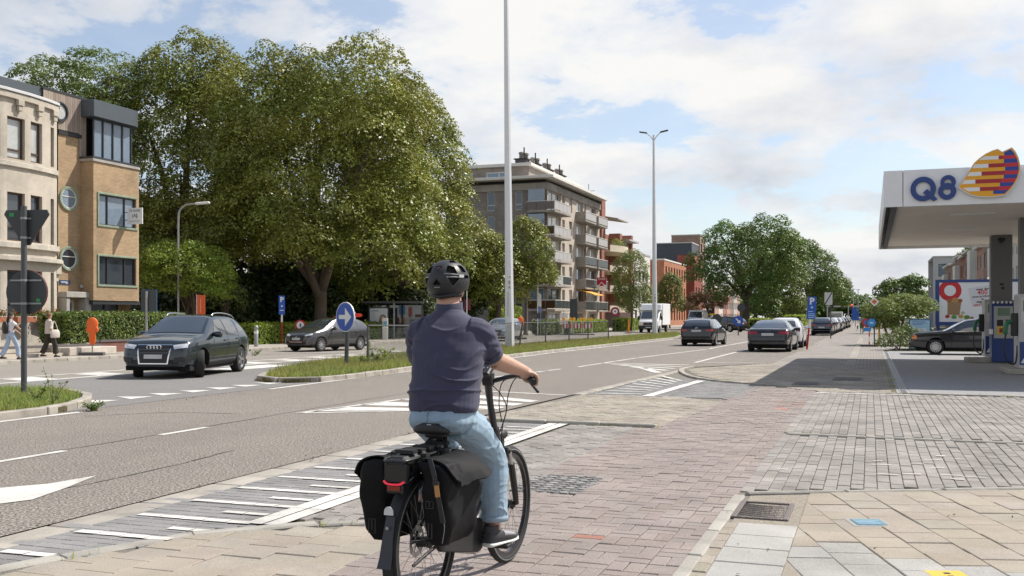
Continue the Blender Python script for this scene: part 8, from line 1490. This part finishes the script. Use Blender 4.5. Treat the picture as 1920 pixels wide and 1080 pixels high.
def hand(s, W_, grip_a, grip_b):
    """palm and five fingers curled round the grip axis grip_a -> grip_b"""
    ga, gb = Vector(grip_a), Vector(grip_b); ax = (gb - ga).normalized(); up = Vector((0, 0, 1)); fw = up.cross(ax) * (-1 if s > 0 else 1)
    if fw.y < 0: fw = -fw
    parts = [limb([Vector(W_), ga.lerp(gb, .45) + up * .030 - fw * .015], [.028, .034])]
    for k in range(4):
        c = ga.lerp(gb, .12 + .24 * k); l = (.9, 1.0, .97, .82)[k]; kn = c + up * .036 + fw * .006
        P = [kn - fw * .03 + up * .004, kn, c + fw * .036 * l + up * .016, c + fw * .034 * l - up * .020, c - up * .030 + fw * .006]; parts.append(limb(P, [.0125, .0115, .0105, .0095, .0085], 10))
    th = ga.lerp(gb, -.08 if s > 0 else -.08); parts.append(limb([ga.lerp(gb, .25) + up * .022 - fw * .03, th + up * .004 - fw * .032, th - up * .022 - fw * .012, th - up * .03 + fw * .012], [.016, .0135, .0115, .0095], 10)); return parts
body_parts = [torso([(.98, -.015, .20, .15, .10), (1.1, -.015, .225, .155, .11), (1.25, -.015, .27, .165, .11), (1.40, -.02, .33, .14, .09), (1.49, -.03, .36, .07, .06)]), limb([(-.03, .355, 1.46), (-.045, .375, 1.54), (-.06, .405, 1.61)], [.068, .066, .066]),
    ellip(HD + Vector((0, 0, .02)), (.077, .098, .10)), ellip(HD + Vector((0, .035, -.075)), (.058, .062, .068)), limb([HD + Vector((0, .095, .02)), HD + Vector((0, .116, -.028))], [.010, .017]), ellip(HD + Vector((0, .088, -.068)), (.028, .016, .010)), ellip(HD + Vector((0, .075, -.105)), (.03, .025, .022)), ellip(HD + Vector((.030, .090, .012)), (.015, .010, .010)), ellip(HD + Vector((-.030, .090, .012)), (.015, .010, .010))]
for s in (-1, 1): body_parts += [ellip(HD + Vector((s * .083, -.004, -.022)), (.013, .022, .036))]
ELR, WRR = (.194, .462, 1.268), (.302, .640, 1.198); body_parts += [limb([(.16, .345, 1.40), ELR], [.05, .052]), limb([ELR, (.240, .545, 1.236), WRR], [.053, .047, .031])]
ELL, WRL = (-.248, .462, 1.262), (-.305, .640, 1.195); body_parts += [limb([(-.21, .345, 1.40), ELL], [.05, .052]), limb([ELL, (-.28, .54, 1.22), WRL], [.053, .046, .031])]
body_parts += hand(1, (.300, .632, 1.200), (.292, .712, 1.163), (.352, .632, 1.146)); body_parts += hand(-1, (-.303, .632, 1.197), (-.292, .712, 1.163), (-.352, .632, 1.146))
AR, AL = Vector((.150, .555, .335)), Vector((-.15, .265, .485))
body_parts += [limb([(.085, .21, .955), (.108, .36, .885), (.130, .525, .768)], [.07, .06, .045]), limb([(.130, .525, .768), (.14, .562, .56), AR], [.045, .05, .036]), limb([AR, AR + Vector((.003, .03, -.06)), AR + Vector((.01, .12, -.08))], [.036, .036, .026]), limb([(-.11, .21, .955), (-.13, .37, .89), (-.14, .535, .79)], [.07, .06, .045]), limb([(-.14, .535, .79), (-.148, .38, .60), AL], [.045, .045, .034]), limb([AL, AL + Vector((0, .03, -.06)), AL + Vector((0, .12, -.08))], [.036, .036, .026])]
remesh(body_parts, .0065, 3, 'body', M_skin, pr)
M_navy2 = mat('navy_jersey', (.040, .040, .078), .85, vary=.10, vscale=5, bump=.12, bscale=260, sheen=.12)
shirt = [torso([(1.005, .012, .195, .178, .125), (1.03, .012, .20, .187, .135), (1.08, .012, .212, .190, .140), (1.15, .010, .232, .186, .140), (1.22, .006, .256, .190, .138), (1.29, .002, .280, .201, .134), (1.36, -.005, .308, .207, .126), (1.42, -.013, .330, .205, .114), (1.465, -.022, .345, .180, .098), (1.50, -.027, .358, .130, .082), (1.528, -.034, .368, .088, .070), (1.545, -.038, .373, .072, .064)]),
    limb([(.105, .325, 1.420), (.155, .345, 1.410), (.176, .378, 1.352), (.186, .418, 1.300)], [.086, .080, .070, .064]), limb([(-.145, .325, 1.420), (-.200, .345, 1.407), (-.226, .378, 1.346), (-.240, .418, 1.290)], [.086, .080, .070, .064])]
def shirt_disp(co):
    x, y, z = co[:, 0], co[:, 1], co[:, 2]; n1 = vnoise(co, (4.5, 3, 7), 3.1); n2 = vnoise(co, (11, 6, 20), 9.7)
    low = np.clip((1.27 - z) / .12, 0, 1) * np.clip((z - 1.0) / .05, 0, 1); ph = z * 62 + 2.4 * np.sin(x * 8 + 1 + z * 9) + 8.0 * n1 + 6 * x; fold = (1 - np.abs(np.sin(ph / 2))) ** 2.2
    ring = np.abs(x) * 5; up_ = np.clip((z - 1.22) / .08, 0, 1) * np.clip((1.40 - z) / .06, 0, 1); ph2 = (z * 40 - np.abs(x) * 46) + 3 * n1; f2 = (1 - np.abs(np.sin(ph2 / 2))) ** 3 * np.clip(np.abs(x) * 9 - .7, 0, 1)
    tun = np.clip((1.06 - z) / .03, 0, 1)
    slv = np.clip((np.abs(x + .015) - .195) / .03, 0, 1)
    ph3 = z * 34 + x * 22 + 7 * n1; f3 = (1 - np.abs(np.sin(ph3 / 2))) ** 4 * np.clip(.4 + 1.5 * n1, 0, 1)
    return .014 * fold ** 1.5 * low * np.clip(.55 + 1.8 * n1 + .3, .05, 1.2) + .010 * f2 * up_ + .009 * f3 + .004 * n2 + .005 * n1 + .004 * slv * (1 - np.abs(np.sin(z * 60 + n1 * 4)))
remesh(shirt, .0055, 3, 'polo_shirt', M_navy2, pr, shirt_disp)
b = MB(); cr_ = []
for z, k, dy in ((1.528, 1.14, 0), (1.548, 1.10, .003), (1.578, 1.04, .006), (1.582, .99, .006), (1.558, .98, .004)): cr_.append([Vector((-.040 + .069 * k * math.cos(a), .372 + dy + .066 * k * math.sin(a), z + .012 * math.sin(a))) for a in np.linspace(0, 6.283, 29)[:-1]])
b.loft(cr_, cap=False); b.build('collar', M_navy2, pr, smooth=True, sharp=60, fix=True)
def cuff(e, d_, r_):
    e, d_ = Vector(e), Vector(d_).normalized(); b = MB(); a_ = d_.orthogonal().normalized(); c_ = d_.cross(a_); b.loft([[e + d_ * t + (a_ * math.cos(q) + c_ * math.sin(q)) * r_ * k for q in np.linspace(0, 6.283, 25)[:-1]] for t, k in ((-.012, 1.0), (0, 1.05), (.014, 1.05), (.016, .97), (-.006, .95))], cap=False); b.build('cuff', M_navy2, pr, smooth=True)
cuff((.1865, .419, 1.2985), (.02, .12, -.13), .067); cuff((-.2405, .419, 1.2885), (-.02, .12, -.13), .066)
M_denim = mat('light_denim', (.27, .37, .46), .85, vary=.16, vscale=5, bump=.25, bscale=240)
jeans = [torso([(1.035, .012, .20, .170, .118), (1.0, .012, .195, .176, .128), (.96, .010, .19, .176, .134), (.93, .008, .20, .155, .118), (.915, .006, .205, .115, .09)]), ellip((.090, .165, .965), (.090, .112, .075)), ellip((-.070, .165, .965), (.090, .112, .075)),
    limb([(.090, .21, .955), (.110, .36, .885), (.128, .525, .765)], [.098, .096, .082]), limb([(.128, .52, .775), (.138, .565, .70), (.143, .565, .56), (.149, .562, .46), (.150, .560, .378)], [.084, .080, .075, .072, .071]), limb([(-.075, .21, .955), (-.115, .37, .89), (-.135, .545, .79)], [.098, .094, .08]), limb([(-.14, .54, .795), (-.145, .50, .70), (-.148, .38, .60), (-.15, .29, .53)], [.08, .074, .068, .066])]
def jean_disp(co):
    x, y, z = co[:, 0], co[:, 1], co[:, 2]; n1 = vnoise(co, (7, 7, 9), 1.3); n2 = vnoise(co, (22, 22, 26), 5.5); kn = np.exp(-((z - .74) / .085) ** 2); ank = np.exp(-((z - .42) / .06) ** 2); th = np.clip((z - .82) / .1, 0, 1)
    ph = z * 95 + y * 30 + 4 * n1; f = (1 - np.abs(np.sin(ph / 2))) ** 2; ph2 = z * 60 - y * 55 + 3 * n1; f2 = (1 - np.abs(np.sin(ph2 / 2))) ** 2.5
    return .013 * f ** 2 * kn * (.6 + n1) + .008 * f ** 2 * ank + .009 * f2 ** 1.3 * th * (.5 + n1) + .004 * (1 - np.abs(np.sin(z * 24 + y * 12 + 5 * n1))) ** 3 + .005 * n1 + .002 * n2
remesh(jeans, .0055, 2, 'jeans', M_denim, pr, jean_disp)
b = MB(); b.tube(bez([(.19, .22, 1.00), (.165, .15, .985), (.115, .095, .965)], 4), .003, 5); b.tube([(-.012, .062, 1.02), (-.012, .055, .97), (-.012, .058, .93)], .0028, 5); b.build('seam', mat('denim_seam', (.13, .20, .27), .9), pr); b = MB(); b.loft([[Vector((.1505 + .0735 * k * math.cos(a), .560 + .0735 * k * math.sin(a), z)) for a in np.linspace(0, 6.283, 25)[:-1]] for z, k in ((.372, .97), (.372, 1.02), (.40, 1.02), (.402, .98))], cap=False); b.build('hem', M_denim, pr, smooth=True)
def shoe(A, yaw, pitch):
    t = Matrix.Translation(A) @ Matrix.Rotation(yaw, 4, 'Z') @ Matrix.Rotation(pitch, 4, 'X')
    def sec(y, hw, zt, zb, n=18): return [t @ Vector((hw * math.copysign(abs(math.cos(a)) ** .75, math.cos(a)), y, (zt + zb) / 2 + (zt - zb) / 2 * math.copysign(abs(math.sin(a)) ** .8, math.sin(a)))) for a in np.linspace(0, 6.283, n + 1)[:-1]]
    b = MB(); b.loft([sec(-.078, .022, -.03, -.075), sec(-.068, .034, .002, -.082), (sec(-.03, .041, .004, -.084)), sec(.02, .043, -.008, -.084), sec(.07, .046, -.028, -.084), sec(.13, .049, -.040, -.084), sec(.175, .044, -.048, -.083), sec(.205, .030, -.055, -.080), sec(.215, .012, -.064, -.076)]); u_ = b.build('shoe', mat('shoe_dark', (.045, .045, .05), .8, vary=.2, bump=.2, bscale=200), pr, smooth=True)
    b = MB(); b.loft([sec(-.085, .024, -.078, -.098), sec(-.07, .040, -.078, -.102), sec(.0, .043, -.079, -.100), sec(.07, .049, -.079, -.098), sec(.13, .053, -.079, -.100), sec(.185, .045, -.076, -.096), sec(.218, .022, -.070, -.088), sec(.226, .008, -.068, -.080)]); b.build('sole', mat('sole_white', (.60, .60, .57), .7, vary=.1), u_, smooth=True)
    b = MB(); b.loft([sec(.035, .0455, -.016, -.06), sec(.08, .0485, -.028, -.062), sec(.125, .0505, -.038, -.064), sec(.150, .0475, -.043, -.066)], cap=False); b.build('knit_panel', mat('shoe_light', (.30, .30, .33), .85, bump=.3, bscale=260), u_, smooth=True)
    b = MB(); b.loft([[t @ Vector((.040 * k * math.cos(a), -.035 + .045 * k * math.sin(a), z)) for a in np.linspace(0, 6.283, 21)[:-1]] for z, k in ((-.02, 1.02), (.012, 1.0), (.016, .92), (-.01, .9))], cap=False); b.build('shoe_collar', MATS['shoe_dark'], u_, smooth=True)
shoe(AR + Vector((.004, .0, .0)), R(-10), R(-2)); shoe(AL + Vector((0, 0, 0)), R(4), R(-12))
# hair, helmet
M_hair = mat('grey_hair', (.15, .13, .115), .9, vary=.4, vscale=30, bump=.6, bscale=120)
b = MB(); hr = []
for z, k in ((-.085, .60), (-.06, .78), (-.03, .94), (0, 1.01), (.04, 1.04)): hr.append([HD + Vector((.081 * k * math.cos(a), -.006 + .100 * k * math.sin(a) - .012 * (z < -.05), z + .02)) for a in np.linspace(math.pi * 1.02, math.pi * 1.98, 22)])
b.add([p for r_ in hr for p in r_], [(i * 22 + j, i * 22 + j + 1, (i + 1) * 22 + j + 1, (i + 1) * 22 + j) for i in range(len(hr) - 1) for j in range(21)]); b.build('hair', M_hair, pr, smooth=True)
HC = HD + Vector((0, -.008, .035)); M_helm = mat('helmet_matte', (.022, .023, .026), .48, vary=.1, bump=.05); M_helmi = mat('helmet_inner', (.004, .004, .004), .9)
def hpt(az, el, k=1.0):   # az from the back (-y) towards +x
    rx, ry, rz = .116 * k, .140 * k, .112 * k; return HC + Vector((rx * math.cos(el) * math.sin(az), -ry * math.cos(el) * math.cos(az), rz * math.sin(el) + (.004 if el > 0 else 0)))
b = MB(); NR = []; els = list(np.linspace(R(-46), R(88), 22)); na = 48
for el in els: NR.append([hpt(2 * math.pi * k / na, max(el, R(-46) + (R(30) * (1 - math.cos(2 * math.pi * k / na)) / 2) * (el < R(10))) if True else el) for k in range(na)])
IN = [[hpt(2 * math.pi * k / na, max(el, R(-46) + (R(30) * (1 - math.cos(2 * math.pi * k / na)) / 2) * (el < R(10))), .84) for k in range(na)] for el in reversed(els)]
b.loft(NR + IN, cap=True); hm = b.mesh('helmet', M_helm, True); bm = bmesh.new(); bm.from_mesh(hm); bmesh.ops.remove_doubles(bm, verts=bm.verts, dist=1e-5); bmesh.ops.recalc_face_normals(bm, faces=bm.faces); bm.to_mesh(hm); bm.free(); hm.materials.append(M_helmi)
cutb = MB()
def vent(pts):
    """wedge-shaped opening through the shell: pts in (az, el) degrees"""
    P = [hpt(R(a), R(e), 1.12) for a, e in pts] + [hpt(R(a), R(e), .90) for a, e in pts]; n_ = len(pts); cutb.add(P, [(i, (i + 1) % n_, n_ + (i + 1) % n_, n_ + i) for i in range(n_)] + [tuple(range(n_ - 1, -1, -1)), tuple(range(n_, 2 * n_))])
for s in (-1, 1):
    vent([(s * 22, 18), (s * 58, 16), (s * 52, 38), (s * 30, 44)]); vent([(s * 30, 4), (s * 62, 4), (s * 58, -4), (s * 45, -17)]); vent([(s * 70, 20), (s * 95, 22), (s * 92, 44), (s * 66, 46)]); vent([(s * 75, 2), (s * 105, 6), (s * 100, 14), (s * 78, 12)]); vent([(s * 40, 54), (s * 80, 56), (s * 95, 72), (s * 40, 72)]); vent([(s * 110, 26), (s * 140, 26), (s * 140, 55), (s * 115, 55)])
vent([(-13, 40), (13, 40), (0, 22)]); vent([(-13, -13), (13, -13), (0, 2)]); vent([(170, 30), (190, 30), (190, 60), (170, 60)])
ce = cutb.mesh('c', M_helmi); bm = bmesh.new(); bm.from_mesh(ce); bmesh.ops.recalc_face_normals(bm, faces=bm.faces); bm.to_mesh(ce); bm.free(); o1 = bpy.data.objects.new('h', hm); o2 = bpy.data.objects.new('c', ce); COL.objects.link(o1); COL.objects.link(o2); md = o1.modifiers.new('b', 'BOOLEAN'); md.object = o2; md.operation = 'DIFFERENCE'; md.solver = 'EXACT'; md.use_self = True; md.material_mode = 'TRANSFER'; bpy.context.view_layer.update(); hm2 = bpy.data.meshes.new_from_object(o1.evaluated_get(bpy.context.evaluated_depsgraph_get())); bpy.data.objects.remove(o1); bpy.data.objects.remove(o2); hm2.polygons.foreach_set('use_smooth', [True] * len(hm2.polygons)); hm2.set_sharp_from_angle(angle=R(35)); hel = put('helmet', hm2, pr)
b = MB(); b.sph(HC + Vector((0, 0, -.002)), (.098, .120, .096), 24, 16); b.build('padding', M_helmi, hel, smooth=True)
for s in (-1, 1):
    b = MB(); b.tube([hpt(R(s * a), R(e), 1.012) for a, e in ((27, 6.5), (45, 6.8), (64, 6.5))], .0028, 6); b.build('reflective_line', mat('helmet_line', (.30, .31, .33), .4), hel); b = MB(); b.tube([hpt(R(s * a), R(e), 1.01) for a, e in ((28, 5), (44, -19), (64, 3))], .0024, 6); b.build('vent_rim', mat('helmet_rim', (.12, .12, .13), .5), hel); b = MB(); b.tube([hpt(R(s * a), R(e), 1.01) for a, e in ((20, 15), (40, 14), (60, 13))], .004, 6); b.build('ridge', mat('helmet_ridge', (.09, .09, .10), .4), hel)
b = MB(); b.add([hpt(R(-8), R(38), 1.0), hpt(R(8), R(38), 1.0), hpt(R(0), R(26), 1.0)], [(0, 1, 2)]); b.build('rear_lamp', mat('lamp_dim_red', (.10, .035, .045), .3), hel)
b = MB(); b.obox(hpt(R(68), R(10), 1.005), Vector((.006, .016, 0)), Vector((.004, -.002, 0)), Vector((0, 0, .008))); b.build('side_badge', mat('badge_white', (.6, .6, .6), .4), hel); b = MB()
for k in range(7): p = hpt(R(-7 + k * 2.4), R(-20), 1.004); b.obox(p, Vector((.0018, 0, 0)), Vector((0, .001, 0)), Vector((0, 0, .0022)))
b.build('print', MATS['helmet_line'], hel)
b = MB(); b.tube(bez([HD + Vector((.086, -.05, .01)), HD + Vector((.090, .005, -.045)), HD + Vector((.070, .045, -.115)), HD + Vector((.02, .06, -.145))], 5), .005, 6); b.tube(bez([HD + Vector((-.086, -.05, .01)), HD + Vector((-.090, .005, -.045)), HD + Vector((-.070, .045, -.115)), HD + Vector((-.02, .06, -.145))], 5), .005, 6); b.build('chin_strap', M_bpl, hel)
b = MB(); b.tube([HD + Vector((.086 * math.sin(a), -.104 * math.cos(a) * 1.0, -.055 + .015 * abs(math.sin(a)))) for a in np.linspace(-1.4, 1.4, 15)], [.012] * 15, 8); b.build('retention_band', M_bpl, hel, smooth=True)
# ================================================================== PEDESTRIANS
def pedestrian(label, X, Y, z, heading, H, top, trousers, hairc, shoes=(.03, .03, .03), skin=(.42, .25, .17), stride=.30, arm=(0.2, -.15), longhair=0.0, shorts=False, loose=1.0, topm=None, bag=None):
    rz = math.atan2(-heading[0], heading[1]); t_ = thing('person', label, 'person', (X, Y, z), rz); k = H / 1.7; S = lambda *p: tuple(q * k for q in p); sm = mat('ped_skin%d' % int(skin[0] * 100), skin, .55); tm_ = topm or mat('ped_top%d' % int(sum(top) * 1000), top, .85, vary=.12, vscale=6); pm = mat('ped_trouser%d' % int(sum(trousers) * 1000), trousers, .85, vary=.2, vscale=7)
    hp = .93; hips = {s: Vector((s * .09, 0, hp)) for s in (1, -1)}; feet = {1: Vector((.09, stride, .07)), -1: Vector((-.09, -stride, .10))}; knees = {s: hips[s].lerp(feet[s], .5) + Vector((0, .07 if s > 0 else .05, .0)) for s in (1, -1)}
    sh_ = {s: Vector((s * .17, 0, 1.39)) for s in (1, -1)}; el = {1: Vector((.22, arm[1] * .5 - .02, 1.14)), -1: Vector((-.22, arm[0] * .5, 1.14))}; ha = {1: Vector((.22, arm[1] + .05, .92)), -1: Vector((-.22, arm[0] + .12, .95))}
    sc = lambda v: Vector(v) * k; B = [torso([tuple(q * k for q in r_) for r_ in ((.9, 0, 0, .13, .09), (1.1, 0, 0, .12, .09), (1.3, 0, 0, .15, .10), (1.42, 0, 0, .10, .07))]), limb([sc((0, 0, 1.4)), sc((0, .02, 1.5))], [.055 * k, .05 * k]), ellip(sc((0, .025, 1.585)), S(.072, .09, .11)), limb([sc((0, .105, 1.585)), sc((0, .122, 1.56))], [.01 * k, .014 * k]), ellip(sc((0, .05, 1.505)), S(.05, .05, .045))]
    for s in (1, -1):
        B += [limb([sc(sh_[s]), sc(el[s])], [.045 * k, .038 * k]), limb([sc(el[s]), sc(ha[s])], [.037 * k, .026 * k]), limb([sc(ha[s]), sc(ha[s] + Vector((0, .03, -.05)))], [.028 * k, .03 * k]), limb([sc(hips[s]), sc(knees[s]), sc(feet[s])], [.075 * k, .055 * k, .035 * k])]
        for q in range(4): B.append(limb([sc(ha[s] + Vector((0, .015 + .012 * q, -.06))), sc(ha[s] + Vector((0, .025 + .012 * q, -.125 + .008 * abs(q - 1))))], [.009 * k, .007 * k], 8))
        B.append(limb([sc(ha[s] + Vector((0, .03, -.04))), sc(ha[s] + Vector((0, .06, -.08)))], [.01 * k, .008 * k], 8)); B.append(ellip(sc(Vector((s * .072, .0, 1.57))), S(.01, .02, .03)))
    remesh(B, .010 * k, 2, 'body', sm, t_)
    Tp = [torso([tuple(q * k for q in r_) for r_ in ((.90 if loose > 1.1 else .98, 0, 0, .155 * loose, .115 * loose), (1.1, 0, 0, .142 * loose, .108 * loose), (1.3, 0, 0, .168, .118), (1.40, 0, 0, .14, .09), (1.45, 0, 0, .07, .065))])]
    for s in (1, -1): Tp.append(limb([sc(sh_[s] * .97), sc(sh_[s].lerp(el[s], .55 if loose < 1.1 else 1.25))], [.065 * k, .058 * k * loose]))
    remesh(Tp, .011 * k, 2, 'top', tm_, t_, lambda co: .008 * vnoise(co, (9, 9, 7), 2.0))
    Tr = [torso([tuple(q * k for q in r_) for r_ in ((.86, 0, 0, .13, .10), (.93, 0, 0, .15, .115), (1.0, 0, 0, .14, .105))])]
    for s in (1, -1):
        e = feet[s] + Vector((0, 0, .06)); Tr.append(limb([sc(hips[s]), sc(knees[s])] + ([] if shorts else [sc(e)]), [.095 * k, .078 * k * loose] + ([] if shorts else [.085 * k * loose])))
    remesh(Tr, .011 * k, 2, 'trousers', pm, t_, lambda co: .008 * vnoise(co, (9, 9, 6), 4.0))
    for s in (1, -1):
        f = feet[s]; b = MB(); b.loft([[sc(f + Vector((.042 * w_ * math.cos(a), y, -.065 + h_ + .0 + h_ * math.sin(a)))) for a in np.linspace(0, 6.283, 13)[:-1]] for y, w_, h_ in ((-.07, .7, .03), (-.03, 1, .045), (.06, 1, .035), (.14, .9, .025), (.18, .4, .015))]); b.build('shoe', mat('ped_shoe%d' % int(sum(shoes) * 100), shoes, .7), t_, smooth=True)
    b = MB(); b.sph(sc((0, .0, 1.61)), S(.085, .098, .105), 16, 10)
    if longhair: b.loft([[sc(Vector((w_ * math.cos(a), y + .05 * math.sin(a), zz))) for a in np.linspace(0, 6.283, 13)[:-1]] for zz, w_, y in ((1.62, .08, -.03), (1.45, .085, -.075), (1.2, .08, -.13), (1.62 - longhair, .05, -.15))])
    b.build('hair', mat('ped_hair%d' % int(sum(hairc) * 1000), hairc, .7, vary=.3, vscale=20), t_, smooth=True); return t_
pw = pedestrian('pedestrian in white tee and pale blue jeans with very long black hair', -26.75, 25.35, .1, (.35, .94), 1.56, (.68, .66, .70), (.36, .44, .56), (.008, .007, .007), stride=.26, arm=(.30, .42), longhair=.62)
bp_ = thing('backpack', 'black backpack on the long-haired pedestrian', 'bag', (-26.75, 25.35, .1), math.atan2(-.35, .94)); b = MB(); b.loft([[Vector((.12 * w_ * math.cos(a), -.17 + .075 * w_ * math.sin(a), zz)) for a in np.linspace(0, 6.283, 17)[:-1]] for zz, w_ in ((.86, .7), (.90, 1), (1.1, 1.05), (1.22, .9), (1.27, .5))]); b.build('body', M_bpl, bp_, smooth=True); b = MB(); [b.tube(bez([(s * .09, -.12, 1.24), (s * .10, .0, 1.31), (s * .11, .10, 1.22), (s * .12, .06, 1.0), (s * .11, -.1, .92)], 4), .014, 6) for s in (-1, 1)]; b.build('strap', M_bpl, bp_)
pedestrian('pedestrian in loose beige shirt and dark patterned trousers behind the sign post', -27.1, 27.35, .1, (.3, .95), 1.56, (.52, .46, .40), (.035, .026, .02), (.16, .075, .035), stride=.22, arm=(.2, -.05), loose=1.18)
tb_ = thing('tote_bag', 'cream shoulder bag carried by the beige-shirted pedestrian', 'bag', (-26.85, 27.35, .1), math.atan2(-.3, .95)); b = MB(); b.loft([[Vector((.05 * w_ * math.cos(a), .02 + .17 * w_ * math.sin(a), zz)) for a in np.linspace(0, 6.283, 17)[:-1]] for zz, w_ in ((.68, .8), (.71, 1), (.85, 1), (.95, .8), (.97, .5))]); b.build('body', mat('cream_canvas', (.58, .52, .46), .85, vary=.1), tb_, smooth=True); b = MB(); b.tube(bez([(0, -.1, .95), (-.05, -.02, 1.2), (-.08, .02, 1.27), (-.05, .06, 1.2), (0, .12, .95)], 4), .012, 6); b.build('strap', MATS['cream_canvas'], tb_)
pedestrian('far pedestrian in grey shirt and black shorts on the right pavement', -.75, 98.5, 0, (0, 1), 1.72, (.30, .31, .36), (.02, .02, .022), (.05, .04, .035), stride=.12, arm=(.05, -.05), shorts=True)
cb_ = thing('shopping_bag', 'dark bag carried by the far pedestrian', 'bag', (-1.12, 98.5, 0)); b = MB(); b.loft([[Vector((.06 * w_ * math.cos(a), .14 * w_ * math.sin(a), zz)) for a in np.linspace(0, 6.283, 13)[:-1]] for zz, w_ in ((.42, .8), (.46, 1), (.65, 1), (.72, .8))]); b.build('body', M_bpl, cb_, smooth=True); b = MB(); b.tube(bez([(0, -.08, .7), (0.03, -.03, .86), (.03, .03, .86), (0, .08, .7)], 4), .01, 6); b.build('handle', M_bpl, cb_)
pedestrian('worker in yellow high-visibility vest beyond the white truck', -18.4, 121, 0, (0, -1), 1.75, (.62, .72, .04), (.05, .05, .08), (.05, .04, .03), stride=.1, arm=(.05, -.02))
